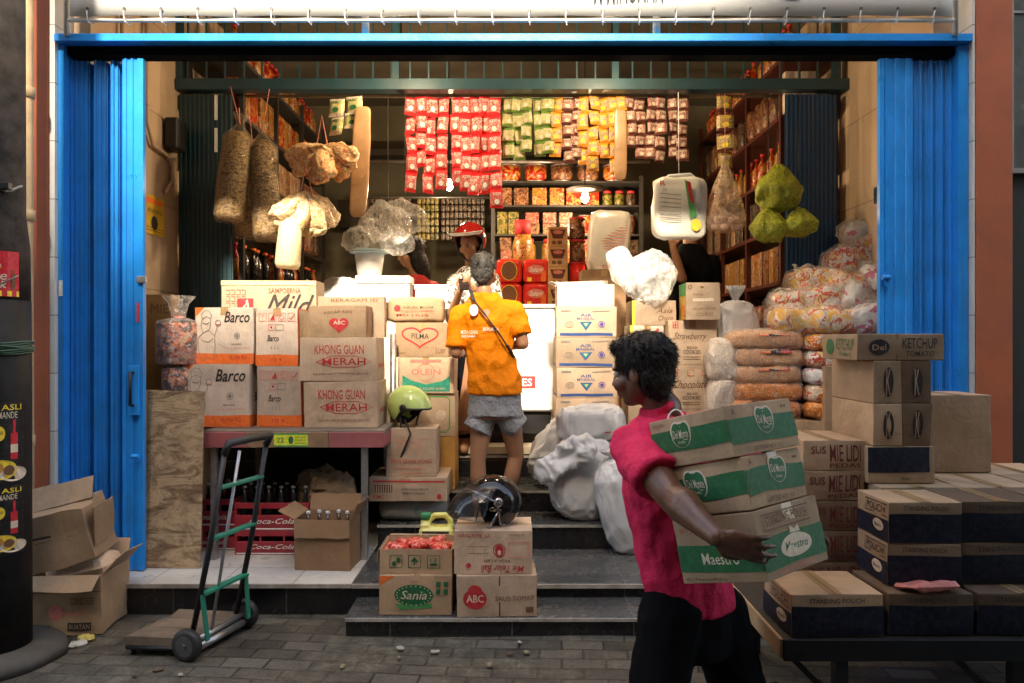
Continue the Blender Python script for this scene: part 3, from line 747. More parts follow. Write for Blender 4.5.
art(bm, [('r', .1, .78, .9, .92, I_orange), ('t', .15, .55, .85, .66, 'AWAS', I_black, 0, .02), ('e', .5, .3, .16, .18, I_black)] + small(.1, .06, .9, .2, I_black, 2), lambda u, v, lf: Vector((.0042 + lf, -.15 + u * .3, v * .27)), mats, .3, .27)
link('printing', bm, mats, r)
bm = bmesh.new(); tube(bm, [(-2.47, 4.75, .8), (-2.47, 4.75, 3.6)], .012, 8); tag(link('conduit', bm, M_beigef, None, True, True), 'thin cream conduit running up the left beige wall', 'pipe')
r = thing('wall_switch', 'small grey switch on the right beige wall', 'switch', (2.492, 5.1, Z(192, 5.0)))
bm = bmesh.new(); box(bm, -.015, -.04, -.05, 0, .04, .06, bev=.003); link('plate', bm, M_teal, r)

# ---- lamps inside the shop (two bare bulbs seen through the grille)
def bulb(x, y, z, e, lab, col=(1, .80, .55)):
    r = thing('ceiling_bulb', lab, 'light bulb', (x, y, z), group='bare bulbs under the shop ceiling')
    bm = bmesh.new(); lathe(bm, [(.012, 0), (.03, .015), (.035, .04), (.025, .075), (.014, .1)], 14)
    m, nt, b = newmat('lit_bulb'); b.inputs['Emission Color'].default_value = (*col, 1); b.inputs['Emission Strength'].default_value = 12
    gl = link('glass', bm, m, r, True); gl.visible_shadow = True
    bm = bmesh.new(); lathe(bm, [(.016, .1), (.018, .14), (.006, .15), (.004, 4.2 - z)], 10); link('cable', bm, M_iron, r)
    L = bpy.data.lights.new('bulb_light', 'POINT'); L.energy = e; L.color = col; L.shadow_soft_size = .05
    lo = bpy.data.objects.new('bulb_light', L); C.objects.link(lo); lo.parent = r; lo.location = (0, 0, -.07)
bulb(X(401, 5.05), 5.05, Z(50, 5.05) - .03, 6.5, 'lit bare bulb under the ceiling, left of the two')
bulb(X(612, 5.05), 5.05, Z(50, 5.05) - .03, 6.5, 'lit bare bulb under the ceiling, right of the two')

bulb(X(449, 6.6), 6.6, Z(190, 6.6), 9, 'small lit bulb hanging deep in the shop before the snack cards')
bulb(X(585, 6.75), 6.75, Z(202, 6.75), 9, 'lit bulb under a white disc shade before the back shelves')
bm = bmesh.new(); lathe(bm, [(.17, 0), (.15, .012), (.03, .03)], 24); o = link('lamp_shade', bm, M_whitepipe, smooth=True); o.location = (X(585, 6.75), 6.75, Z(202, 6.75) + .115); tag(o, 'flat white disc lamp shade before the back shelves', 'lamp shade')

# ---- street pole at the left
d = 3.55; px_ = X(-4, d)
M_pole = mat('grimy_pole', (.016, .015, .015), .6, var=.6, vscale=7, bumps=.9, bscale=14, dirt=.3, spec=.2)
M_poleup = mat('peeling_pole', (.035, .03, .028), .75, spec=.15, var=.8, vscale=10, bumps=.9, bscale=22, dirt=.6)
r = thing('street_pole', 'grimy black pole plastered with food posters at the left edge', 'pole', (px_, d, 0))
bm = bmesh.new(); lathe(bm, [(.148, .03), (.146, .8), (.145, 1.2), (.143, Z(300, d))], 32, ripple=.006, rn=5); link('shaft', bm, M_pole, r, True)
bm = bmesh.new(); lathe(bm, [(.142, Z(300, d) + .001), (.136, 1.95), (.118, 2.1), (.113, 6.5)], 32, ripple=.02, rn=4); link('upper_shaft', bm, M_poleup, r, True)
bm = bmesh.new(); lathe(bm, [(.30, 0), (.29, .04), (.26, .06), (.16, .065)], 36, ripple=.02, rn=5); link('base', bm, mat('grimy_concrete', (.065, .06, .05), .8, var=.35, vscale=9, bumps=.6, bscale=25), r, True)
def wrap_art(items, z0, z1, a0, a1, rad, m_bg, name):
    W = rad * (a1 - a0); H = z1 - z0; mats = [m_bg]; bm = bmesh.new()
    def pl(u, v, lf):
        a = a0 + (a1 - a0) * u; q = rad + .002 + lf; return Vector((q * math.cos(a), q * math.sin(a), z0 + v * H))
    g = [[bm.verts.new(pl(i / 20, j / 6, 0)) for j in range(7)] for i in range(21)]
    for i in range(20):
        for j in range(6): bm.faces.new((g[i][j], g[i + 1][j], g[i + 1][j + 1], g[i][j + 1]))
    art(bm, items, pl, mats, W, H); return link(name, bm, mats, r)
I_bk = ink('poster_black', (.012, .011, .012), .35); I_rd = ink('poster_red', (.5, .02, .03), .35)
wrap_art([('r', 0, 0, 1, .12, I_yellow), ('p', [(.60, .62), (.78, .62), (.69, .95)], I_yellow), ('p', [(.63, .65), (.75, .65), (.69, .88)], I_rd), ('t', .6, .66, .78, .74, 'SASA', I_white, 0, .03),
          ('t', .56, .36, .84, .56, 'Mie', I_cream, .2, .05), ('t', .56, .18, .84, .34, 'Enak', I_cream, .2, .05), ('l', [(.92, .16), (.92, .5)], .016, I_brown), ('l', [(.92, .5), (.92, .6)], .007, I_brown)], Z(297, d), Z(253, d), R(-150), R(-18), .143, I_rd, 'red_poster')
for zt, zb in ((400, 480), (482, 549)):
    wrap_art([('t', .60, .80, .90, .88, 'LE MANDE', I_cream, 0, .01), ('t', .72, .90, .95, .97, 'ASLI', I_yellow, 0, .02), ('e', .70, .62, .06, .09, I_yellow), ('t', .66, .60, .74, .65, 'NEW', I_black, 0, .02),
              ('l', [(.86, .3), (.86, .62)], .03, I_rd), ('l', [(.86, .6), (.86, .78)], .011, I_rd), ('l', [(.86, .38), (.86, .48)], .031, I_cream),
              ('e', .72, .18, .17, .12, I_yellow), ('e', .86, .12, .16, .09, I_cream), ('e', .66, .2, .08, .07, ink('noodle', (.5, .22, .05))), ('e', .80, .17, .06, .06, I_brown)], Z(zb, d), Z(zt, d), R(-150), R(-8), .147, I_bk, 'bottle_poster')
bm = bmesh.new(); random.seed(3)
for k in range(9):
    zz = Z(348, d) + k * .006 - .02; tube(bm, [((.152 + .004 * (k % 3)) * math.cos(a), (.152 + .004 * (k % 3)) * math.sin(a), zz + .006 * math.sin(a * 3 + k)) for a in [R(-200 + 20 * i) for i in range(12)]], .004, 5)
link('green_wire', bm, mat('green_wire', (.05, .12, .08), .5), r, True)
bm = bmesh.new(); tube(bm, [(.15 * math.cos(a), .15 * math.sin(a), Z(306 - i * 3, d)) for i, a in enumerate([R(-120 + 10 * i) for i in range(11)])], .003, 5)
zz = Z(190, d); tube(bm, [(.125 * math.cos(a), .125 * math.sin(a), zz + .02 * math.sin(i)) for i, a in enumerate([R(-170 + 12 * i) for i in range(15)])], .006, 6)
tube(bm, [(.0, -.13, zz - .03), (.06, -.14, zz - .12), (.09, -.11, zz - .17), (.03, -.15, zz - .2)], .003, 5)
link('grey_wire', bm, mat('grey_wire', (.2, .2, .2), .5), r, True)
bm = bmesh.new(); box(bm, .09, -.125, Z(194, d), .14, -.09, Z(187, d), bev=.004); link('clamp', bm, M_iron, r)
# cream pipe behind the pole
r = thing('drain_pipe', 'cream plastic drain pipe between street pole and terracotta pillar', 'pipe', (X(27, 4.1), 4.1, 0))
bm = bmesh.new(); tube(bm, [(0.0, 0, .0), (-.0, 0, 1.0), (-.005, 0, 2.0), (0, 0, 6.5)], .034, 14); link('tube', bm, mat('cream_pipe', (.55, .38, .2), .45, var=.12, dirt=.4), r, True)
bm = bmesh.new()
for zz in (Z(440, 4.1), Z(215, 4.1), Z(92, 4.1)): lathe(bm, [(.036, -.03), (.04, -.028), (.04, .028), (.036, .03)], 16, cz=zz)
link('couplings', bm, mat('cream_pipe', (.55, .38, .2)), r, True)
# ============================================================ LEFT DISPLAY
random.seed(11)
M_wood = mat('weathered_wood', (.26, .16, .09), .7, var=.4, vscale=5, bumps=.4, bscale=30, dirt=.5)
M_pinkboard = mat('faded_pink_board', (.36, .10, .11), .6, var=.2, vscale=6, dirt=.55)
M_void = mat('dark_grime', (.02, .017, .014), .8)  # plain near-black for the panel behind the table
def m_ply():
    m, nt, b = newmat('stained_plywood'); v = coords(nt, scale=(9, 9, 1.0))
    n1 = noise_tex(nt, coords(nt, scale=(1.0, 1, 4.5)), 2.6, 9, .72, 1.2)
    r = ramp(nt, n1.outputs[0], [(.3, (.07, .04, .02)), (.43, (.24, .15, .08)), (.52, (.50, .36, .22)), (.6, (.36, .25, .14)), (.7, (.12, .075, .04))])
    n2 = noise_tex(nt, coords(nt), 3.0, 8, .8, .3); f = ramp(nt, n2.outputs[0], [(.48, (0, 0, 0)), (.64, (.85, .85, .85))])
    o = mix(nt, f.outputs[0], r.outputs[0], (.12, .075, .04)); nt.links.new(o, b.inputs['Base Color']); b.inputs['Roughness'].default_value = .75
    bump(nt, b, n1.outputs[0], .4, .01); return m
M_ply = m_ply()
# leaning sheet of plywood
d = 4.4; x0, x1 = X(144, d), X(201, d)
bm = bmesh.new(); vs_ = box(bm, -(x1 - x0) / 2, -.009, 0, (x1 - x0) / 2, .009, Z(390, d) - .175, bev=.002)
bmesh.ops.subdivide_edges(bm, edges=[e for e in bm.edges if e.calc_length() > .2], cuts=10, use_grid_fill=True)
for v in bm.verts:
    if v.co.z > .98: v.co.z -= .02 * abs(noise.noise(Vector((v.co.x * 14, 0, 1))))
    v.co.y += .006 * noise.noise(Vector((v.co.x * 3, 5, v.co.z * 2)))
o = link('plywood_board', bm, M_ply); o.location = ((x0 + x1) / 2, d - .005, .174); o.rotation_euler = (R(-3), 0, R(-2)); tag(o, 'stained sheet of plywood leaning upright left of the table', 'board')
# table
d = 4.52; TZ = .965; tx0, tx1 = X(203, d), X(383, d)
r = thing('display_table', 'low table with faded pink and bare wood edge boards carrying cartons', 'table', ((tx0 + tx1) / 2, d, .174)); hw = (tx1 - tx0) / 2; tz = TZ - .174
bm = bmesh.new(); box(bm, -hw, 0.02, tz - .03, hw, .95, tz - .003, bev=.002); link('tabletop', bm, mat('dusty_board', (.17, .145, .12), .6, var=.3, dirt=.5), r)
for a, b_, m in ((-hw, -hw + .26, M_pinkboard), (-hw + .262, hw - .33, M_wood), (hw - .328, hw, M_pinkboard)):
    bm = bmesh.new(); box(bm, a, 0, tz - .105, b_, .018, tz - .012, bev=.002); link('edge_board', bm, m, r)
bm = bmesh.new(); box(bm, hw - .018, .02, tz - .105, hw, .93, tz - .031); link('edge_board', bm, M_pinkboard, r)
for lx in (-hw + .05, hw - .12):
    for ly in (.05, .85):
        bm = bmesh.new(); box(bm, lx - .018, ly - .018, 0, lx + .018, ly + .018, tz - .031); link('leg', bm, M_steel, r)
mats = []; bm = bmesh.new(); lx0, lx1 = X(274, d) - (tx0 + tx1) / 2, X(308, d) - (tx0 + tx1) / 2; M_lab = ink('lime_label', (.55, .62, .05))
lab = [('r', 0, 0, 1, 1, M_lab), ('l', [(0, .95), (1, .95)], .01, I_lgreen), ('l', [(0, .05), (1, .05)], .01, I_lgreen), ('t', .08, .3, .3, .7, '22', I_green, 0, .02), ('e', .5, .5, .07, .3, I_green)] + small(.62, .15, .95, .85, I_green, 3)
art(bm, lab, lambda u, v, lf: Vector((lx0 + u * (lx1 - lx0), -.001 - lf, Z(446, d) - .174 + v * (Z(433, d) - Z(446, d)))), mats, lx1 - lx0, .085); link('price_label', bm, mats, r)
bm = bmesh.new(); box(bm, -hw - .0, .99, 0, hw, 1.02, tz - .04); link('back_panel', bm, M_void, r)

bz_ = TZ - .003 + .0015
def on(z, d): return CY + (CAMH - z) * FPX / d            # pixel row of a height at a depth
def barco(wide, big=True):
    cx_ = 1.0
    if wide:
        chef = [('l', [(.13, .55), (.10, .68), (.13, .80), (.20, .84), (.27, .79), (.27, .70), (.24, .6), (.13, .55)], .003, I_grey),
                ('l', [(.13, .8), (.11, .88), (.17, .95), (.24, .94), (.29, .86), (.27, .79)], .003, I_grey),
                ('l', [(.13, .55), (.04, .45), (.05, .25), (.12, .05)], .003, I_grey), ('l', [(.24, .58), (.33, .50), (.38, .62), (.36, .72)], .003, I_grey),
                ('l', [(.33, .5), (.34, .3), (.3, .08), (.2, .12), (.12, .05)], .003, I_grey), ('l', [(.10, .42), (.22, .38), (.30, .45)], .003, I_grey),
                ('o', .40, .72, .045, .05, .003, I_grey), ('l', [(.35, .69), (.45, .69)], .004, I_red), ('l', [(.14, .72), (.2, .7), (.25, .73)], .004, I_black)]
        return {'F': [('r', 0, 0.005, 1, .19, I_orange), ('p', [(0, 1), (0, .82), (.16, 1)], I_orange), ('t', .50, .73, .94, .93, 'Barco', I_black, .25, .035), ('o', .72, .50, .045, .055, .003, I_grey), ('e', .72, .50, .026, .034, I_grey),
                      ('t', .62, .345, .80, .37, 'INDONESIA', I_black), ('t', .5, .275, .95, .30, 'MINYAK GORENG KELAPA', I_pink), ('t', .58, .085, .88, .15, '18 LITER PCS', I_red, 0, .01)] + chef,
                'R': [('r', 0, 0.005, 1, .19, I_orange), ('t', .25, .4, .8, .55, 'Barco', I_black, .25, .03)], 'L': [('r', 0, 0.005, 1, .19, I_orange)]}
    ic = []
    for i in range(4):
        u = .08 + i * .23; ic += [('l', [(u, .78), (u + .17, .78), (u + .17, .92), (u, .92), (u, .78)], .0018, I_pink)]
    ic += [('t', .13, .8, .2, .9, 'Y', I_pink), ('p', [(.34, .8), (.46, .8), (.42, .9)], I_red), ('o', .62, .85, .05, .04, .002, I_pink), ('l', [(.80, .84), (.84, .81), (.93, .9)], .005, I_red),
           ('l', [(.30, .62), (.44, .62), (.44, .72), (.30, .72), (.30, .62)], .0018, I_pink), ('e', .37, .67, .02, .02, I_red), ('l', [(.48, .62), (.66, .62), (.66, .72), (.48, .72), (.48, .62)], .0018, I_grey)]
    return {'F': [('r', 0, .005, 1, .19, I_orange), ('t', .27, .42, .55, .53, 'Barco', I_black, .25, .03), ('t', .35, .28, .56, .33, '5 5 L', I_grey, 0, .01), ('t', .35, .07, .62, .13, 'ISI 4', I_red, 0, .01)] + ic,
            'R': [('r', 0, 0.005, 1, 1, I_orange), ('r', .12, .2, 1, .98, I_cream)]}
GT = 'cartons stacked on the display table'
yb = on(bz_, 4.75)
t_ = .0025
def stack_on(label, px0, px1, ytop, zb, d, dep, **k):
    """carton whose foot is at height zb and whose top edge shows at pixel row ytop"""
    w = (px1 - px0) * d / FPX; h = Z(ytop, d) - zb; rz = k.pop('rz', 0.0)
    c = Vector((X((px0 + px1) / 2, d), d, zb)); off = Matrix.Rotation(rz, 3, 'Z') @ Vector((0, dep / 2, 0))
    carton(label, w=w, dep=dep, h=h, loc=c + off, rot=(0, 0, rz), **k); return zb + h + .002
z = stack_on('wide cream oil carton with orange foot band and chef drawing, lower one of its stack', 183, 249, 364, bz_, 4.70, .3, m=K_cream, prints=barco(True), group=GT)
stack_on('wide cream oil carton with orange foot band and chef drawing, upper one of its stack', 195, 254, 307, z, 4.74, .3, m=K_cream, prints=barco(True), group=GT, rz=R(-1.5))
z = stack_on('narrow cream carton with pictogram squares and orange foot band, lower one beside the wide carton', 257, 301, 366, bz_, 4.72, .3, m=K_cream, prints=barco(False), group=GT)
stack_on('narrow cream carton with pictogram squares and orange foot band, upper one of the pair', 256, 298, 308, z, 4.74, .3, m=K_cream, prints=barco(False), group=GT, rz=R(1))
def kg():
    return {'F': [('t', .2, .62, .84, .83, 'KHONG GUAN', I_red, 0, .012), ('l', [(.22, .445), (.42, .575), (.74, .575), (.94, .445), (.74, .315), (.42, .315), (.22, .445)], .004, I_red), ('t', .3, .36, .86, .53, 'MERAH', I_red, 0, .03),
                  ('t', .18, .13, .90, .19, 'Diproduksi oleh: PT INDOFOOD BISCUITS', I_brown)], 'R': [('t', .2, .3, .8, .4, 'MERAH', I_red, 0, .02), ('l', [(.55, .05), (.55, .95)], .004, I_brown)]}
z = stack_on('biscuit carton with large red lettering, lower one of two on the table', 304, 377, 381, bz_, 4.66, .36, m=K_pale, prints=kg(), group=GT)
z2 = stack_on('biscuit carton with large red lettering, upper one of two on the table', 300, 376, 337, z, 4.66, .36, m=K_pale, prints=kg(), group=GT, rz=R(1.5))
stack_on('crumpled brown carton with small red heart on top of the biscuit cartons', 309, 366, 305, z2, 4.68, .2, m=K_kraft, crump=.012, prints={'F': [('h', .52, .38, .17, .26, 0, I_red), ('t', .42, .38, .62, .5, 'ABC', I_cream, 0, .03), ('t', .27, .74, .75, .83, 'KECAP ASIN', I_brown, 0, .01)], 'R': [('l', [(.2, .1), (.2, .9)], .01, I_brown)]}, group=GT)
stack_on('brown carton standing behind the crumpled heart carton', 318, 384, 296, z2, 4.92, .1, m=K_pale, prints={'F': [('t', .2, .86, .9, .94, 'BERAGAM ISI', I_brown)]}, group=GT)
# behind the oil cartons
z = stack_on('plain kraft carton hidden behind the oil cartons, under the cigarette carton', 225, 318, 345, bz_, 5.08, .3, m=K_kraft, group=GT)
k4 = []
for i in range(4):
    for j in range(4): k4 += [('l', [(.05 + i * .055, .48 + j * .10), (.09 + i * .055, .48 + j * .10), (.09 + i * .055, .55 + j * .10), (.05 + i * .055, .55 + j * .10)], .003, I_brown)]
stack_on('beige cigarette carton with yellow top band and flowing script, behind the oil cartons', 222, 316, 280, z, 5.08, .25, m=K_pale, group=GT, rz=R(2),
         prints={'F': k4 + [('r', 0, .93, 1, .995, ink('pale_yellow_band', (.7, .58, .25))), ('r', .17, .45, .34, .72, I_red), ('t', .2, .5, .31, .7, 'A', I_cream, .2, .03), ('t', .5, .80, .84, .88, 'SAMPOERNA', I_brown, 0, .01), ('t', .46, .46, .98, .78, 'Mild', I_black, .5, .0)]})
z = stack_on('tall kraft carton behind the plywood sheet carrying the snack tubs', 148, 199, 391, .175, 4.72, .27, m=K_kraft, group=GT)
zA = z
stack_on('orange-brown carton standing left behind the snack tubs', 146, 172, 294, z, 4.86, .12, m=K_amber, prints={'F': [('t', .2, .8, .9, .9, 'MIE', I_brown)]}, group=GT)
# snack tubs in tied clear bags
M_stick = printed('stick_snacks', [(.06, .02, .01), (.30, .07, .03), (.62, .14, .05), (.5, .3, .17)], 26, .4, .9, (1, 1, 1))
M_clear = film('clear_bag', (.85, .83, .8), .14)
def tub(x, y, z, rad, h, lab, top=.12):
    r = thing('snack_bag', lab, 'snack bag', (x, y, z), group='clear bags of stick snacks by the oil cartons')
    bm = bmesh.new(); lathe(bm, [(rad * .9, 0.004), (rad * .96, .01), (rad * .96, h - .01), (rad * .9, h)], 28, ripple=.012); link('snacks', bm, M_stick, r, True)
    bm = bmesh.new(); prof = [(rad * .97, 0.002), (rad, .012), (rad, h), (rad * .93, h + .012)]
    if top: prof += [(rad * .6, h + .02), (rad * .32, h + .035), (rad * .45, h + top * .7), (rad * .75, h + top)]
    lathe(bm, prof, 40, ripple=.02 if not top else .05, rn=9); o = link('wrapper', bm, M_clear, r, True)
    bm = bmesh.new(); lathe(bm, [(rad * .34, h + .03), (rad * .34, h + .04)], 12); link('tie', bm, I_pink, r)
x_, d_ = X(166, 4.63), 4.75
tub(X(168, 4.6), 4.76, zA + .0, .105, Z(368, 4.66) - zA, 'lower clear bag of brown stick snacks on the carton behind the plywood', 0)
tub(X(174, 4.7), 4.76, Z(368, 4.66) + .02, .13, Z(322, 4.7) - Z(368, 4.66) - .02, 'upper clear bag of red and brown stick snacks tied at the top', .17)

# under the table: bottle crates
M_crate = mat('red_crate_plastic', (.33, .02, .035), .4, var=.2, vscale=8, dirt=.35)
M_dglass = mat('dark_bottle_glass', (.012, .012, .012), .08, var=.2, bumps=0)
M_cap = mat('crown_cap', (.5, .5, .5), .3, .7, var=.3, bumps=0)
def crate(cx, cy, z, w, dep, h, lab):
    r = thing('bottle_crate', lab, 'crate', (cx, cy, z), group='red bottle crates under the table')
    bm = bmesh.new(); t = .012
    box(bm, -w / 2, -dep / 2, 0, w / 2, dep / 2, t)
    lo = h * .55
    for a in ((-w / 2, -dep / 2, t, w / 2, -dep / 2 + t, lo), (-w / 2, dep / 2 - t, t, w / 2, dep / 2, lo), (-w / 2, -dep / 2 + t, t, -w / 2 + t, dep / 2 - t, lo), (w / 2 - t, -dep / 2 + t, t, w / 2, dep / 2 - t, lo),
              (-w / 2, -dep / 2 - .001, h - .035, w / 2, -dep / 2 + t, h), (-w / 2, dep / 2 - t, h - .035, w / 2, dep / 2, h), (-w / 2, -dep / 2 + t, h - .035, -w / 2 + t, dep / 2 - t, h), (w / 2 - t, -dep / 2 + t, h - .035, w / 2, dep / 2 - t, h)): box(bm, *a, bev=.002)
    for i in range(4):
        xx = -w / 2 + t / 2 + i * (w - t) / 3; box(bm, xx - t / 2 + .0005, -dep / 2 + .0005, lo, xx + t / 2 - .0005, -dep / 2 + t - .0005, h - .035); box(bm, xx - t / 2 + .0005, dep / 2 - t + .0005, lo, xx + t / 2 - .0005, dep / 2 - .0005, h - .035)
    link('shell', bm, M_crate, r)
    mats = []; bm = bmesh.new(); art(bm, [('t', .2, .24, .8, .44, 'Coca-Cola', I_white, .4, .02), ('l', [(.02, .06), (.98, .06)], .008, I_white)], lambda u, v, lf: Vector((-w / 2 + u * w, -dep / 2 - .001 - lf, v * h)), mats, w, h)
    link('printing', bm, mats, r); return r
def bottle_proto(name, lab, cat, gm, capm, h, rad, group, neck=.35):
    r = thing(name, lab, cat, (0, 0, 0), group=group)
    bm = bmesh.new(); lathe(bm, [(rad * .9, 0), (rad, .01), (rad, h * (1 - neck - .12)), (rad * .45, h * (1 - neck * .7)), (rad * .38, h * .96)], 14); link('glass', bm, gm, r, True)
    bm = bmesh.new(); lathe(bm, [(rad * .48, h * .96), (rad * .48, h), (rad * .3, h + .003)], 12); link('cap', bm, capm, r); return r
zf = .1745
GB = 'dark bottles in the red crates'
bp = bottle_proto('glass_bottle', 'dark glass bottle with silver cap standing in a red crate', 'bottle', M_dglass, M_cap, .25, .028, GB)
first = True
cr = [(X(272, 4.66), 4.82, zf, .46, .32, .15), (X(272, 4.66), 4.82, zf + .152, .46, .32, .17), (X(214, 4.8), 4.92, zf, .30, .3, .15), (X(214, 4.8), 4.92, zf + .152, .30, .3, .17)]
labs = ['lower front red bottle crate under the table', 'upper front red bottle crate full of dark bottles', 'lower red bottle crate at the left under the table', 'upper red bottle crate at the left full of dark bottles']
for (cx, cy, z, w, dep, h), lb in zip(cr, labs):
    crate(cx, cy, z, w, dep, h, lb)
    if z > zf:
        nx_ = int(w / .075)
        for i in range(nx_):
            for j in range(2):
                o = bp if first else copytree(bp); first = False
                o.location = (cx - w / 2 + w * (i + .5) / nx_, cy - .1 + j * .12, z + .0125)
# torn open carton with capped bottles
def open_carton(label, w, dep, h, loc, rz=0, m=None, flaps=((1, 1, 1, 1)), ang=(110, 110, 110, 110), fl=.09, prints=None, group='open cartons on the shop front', crump=.004):
    m = m or K_kraft; r = thing('open_carton', label, 'carton', loc, (0, 0, rz), group)
    sd = Vector((random.random() * 50,) * 3); th = .004
    bm = bmesh.new()
    box(bm, -w / 2, -dep / 2, 0, w / 2, dep / 2, th)
    for a in ((-w / 2, -dep / 2, th, w / 2, -dep / 2 + th, h), (-w / 2, dep / 2 - th, th, w / 2, dep / 2, h), (-w / 2, -dep / 2 + th, th, -w / 2 + th, dep / 2 - th, h), (w / 2 - th, -dep / 2 + th, th, w / 2, dep / 2 - th, h)): box(bm, *a)
    bmesh.ops.subdivide_edges(bm, edges=[e for e in bm.edges if e.calc_length() > .06], cuts=5, use_grid_fill=True)
    for v in bm.verts: v.co += noise.noise_vector(v.co * 5 + sd) * crump
    link('body', bm, m, r)
    for i, (fx, an) in enumerate(zip(flaps, ang)):
        if not fx: continue
        L = w if i in (0, 1) else dep
        bm = bmesh.new(); box(bm, -L / 2 + .004, 0, 0, L / 2 - .004, .0035, fl)
        bmesh.ops.subdivide_edges(bm, edges=[e for e in bm.edges if e.calc_length() > .05], cuts=5, use_grid_fill=True)
        for v in bm.verts:
            t = v.co.z / fl; v.co += noise.noise_vector(v.co * 9 + sd * 2) * .012 * t
        T = {0: Matrix.Translation((0, -dep / 2 - .0045, h)) @ Matrix.Rotation(R(an), 4, 'X'), 1: Matrix.Translation((0, dep / 2 + .0045, h)) @ Matrix.Rotation(R(180), 4, 'Z') @ Matrix.Rotation(R(an), 4, 'X'),
             2: Matrix.Translation((-w / 2 - .0045, 0, h)) @ Matrix.Rotation(R(-90), 4, 'Z') @ Matrix.Rotation(R(an), 4, 'X'), 3: Matrix.Translation((w / 2 + .0045, 0, h)) @ Matrix.Rotation(R(90), 4, 'Z') @ Matrix.Rotation(R(an), 4, 'X')}[i]
        bm.transform(T); link('flap', bm, m, r)
    if prints:
        for face, its in prints.items():
            mats = []; bm = bmesh.new()
            def pl(u, v, lf):
                p = Vector((-w / 2 + u * w, -dep / 2, v * h)) if face == 'F' else Vector((w / 2, -dep / 2 + u * dep, v * h))
                return p + noise.noise_vector(p * 5 + sd) * crump + (Vector((0, -1, 0)) if face == 'F' else Vector((1, 0, 0))) * (lf + .0018)
            art(bm, its, pl, mats, w if face == 'F' else dep, h); link('printing', bm, mats, r)
    return r
d = 4.33; cw = (352 - 295) * d / FPX; ch_ = Z(520, d) - zf
open_carton('torn brown open carton of capped bottles beside the red crates', cw, .26, ch_, (X(323, d), d + .14, zf), R(-4), K_dark, (1, 1, 1, 1), (172, 20, 60, 25), .10)
bq = bottle_proto('sauce_bottle', 'brown bottle with white cap poking out of the torn carton', 'bottle', mat('brown_glass', (.05, .02, .01), .12, bumps=0), M_banner, .31, .026, 'white-capped bottles in the torn carton')
for i in range(5):
    o = bq if i == 0 else copytree(bq); o.location = (X(323, d) - .12 + .058 * i, d + .13 + .03 * (i % 2), zf + .005)
bm = bmesh.new()
superblob(bm, .17, .12, .10, .8, 30, 18, .05, 7, 4, ridged=True, fa=.4, ff=18)
o = link('paper_sack', bm, mat('dirty_paper', (.2, .13, .07), .7, var=.3, dirt=.4), smooth=False); o.location = (X(322, 4.7), 4.86, zf + .36); tag(o, 'crumpled brown paper sack heaped behind the torn bottle carton', 'paper sack')
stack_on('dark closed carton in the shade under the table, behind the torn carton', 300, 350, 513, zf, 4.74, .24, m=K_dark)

# ============================================================ MIDDLE-LEFT PILE
d = 4.85; z3 = .33
M_greysack = mat('grey_woven_sack', (.30, .29, .28), .6, var=.2, vscale=12, bumps=.6, bscale=90, dirt=.5)
hz = (Z(500, 4.83) - z3) / 2
r = thing('grey_sack', 'flat grey sack tied with green string under the wide biscuit carton', 'sack', (X(411, d), d + .2, z3))
bm = bmesh.new(); superblob(bm, .225, .19, hz, .5, 40, 20, .008, 14, 2, (0, 0, hz), ridged=True)
for v in bm.verts: v.co.z = min(max(v.co.z, 0), 2 * hz)
link('body', bm, M_greysack, r, True)
bm = bmesh.new(); tube(bm, [(.03, -.19 * math.cos(a) * 1.03, hz + hz * 1.05 * math.sin(a)) for a in [R(-80 + 16 * i) for i in range(11)]], .006, 6); link('string', bm, mat('green_string', (.02, .35, .28), .5), r, True)
zz = z3 + 2 * hz + .001
z = stack_on('wide flat biscuit carton with red stripe lying on the grey sack', 369, 447, 477, zz, 4.80, .4, m=K_pale, prints={'F': [('r', .05, .80, .97, .87, I_red), ('t', .42, .86, .54, .94, 'ROSE', I_red, 0, .01), ('t', .42, .48, .76, .56, 'HONG KONG BISKUIT', I_black), ('t', .44, .3, .72, .4, 'BISKUIT KALENG', I_black, 0, .02), ('t', .06, .12, .2, .28, 'KMC', I_red, 0, .03), ('e', .9, .2, .03, .12, I_red), ('p', [(.06, .38), (.3, .38), (.3, .68), (.06, .68)], I_brown)] + [('l', [(.07 + i * .03, .4), (.07 + i * .03, .66)], .002, I_cream) for i in range(8)]})
horse = [('l', [(.28, .82), (.22, .78), (.26, .72), (.34, .76), (.42, .74), (.55, .72), (.66, .66), (.72, .58)], .004, I_pink), ('l', [(.34, .76), (.3, .66), (.22, .6), (.26, .55)], .004, I_pink), ('l', [(.42, .74), (.4, .64), (.5, .6), (.55, .66), (.55, .72)], .004, I_pink),
         ('l', [(.45, .76), (.48, .84), (.54, .86), (.5, .76)], .004, I_pink), ('l', [(.66, .74), (.82, .78)], .004, I_pink), ('l', [(.6, .62), (.68, .52), (.62, .48)], .004, I_pink)]
zs = stack_on('tall kraft carton with drawn galloping horse, under the lime helmet', 386, 436, 428, z, 4.82, .3, m=K_pale, prints={'F': horse + [('t', .08, .28, .92, .36, 'SENG GUAN HONG', I_red, 0, .008), ('t', .2, .14, .8, .21, 'PENYAR WIJEN', I_pink), ('t', .28, .05, .72, .11, 'CAPUNG-CAP', I_pink)], 'R': []})
zh1 = zs
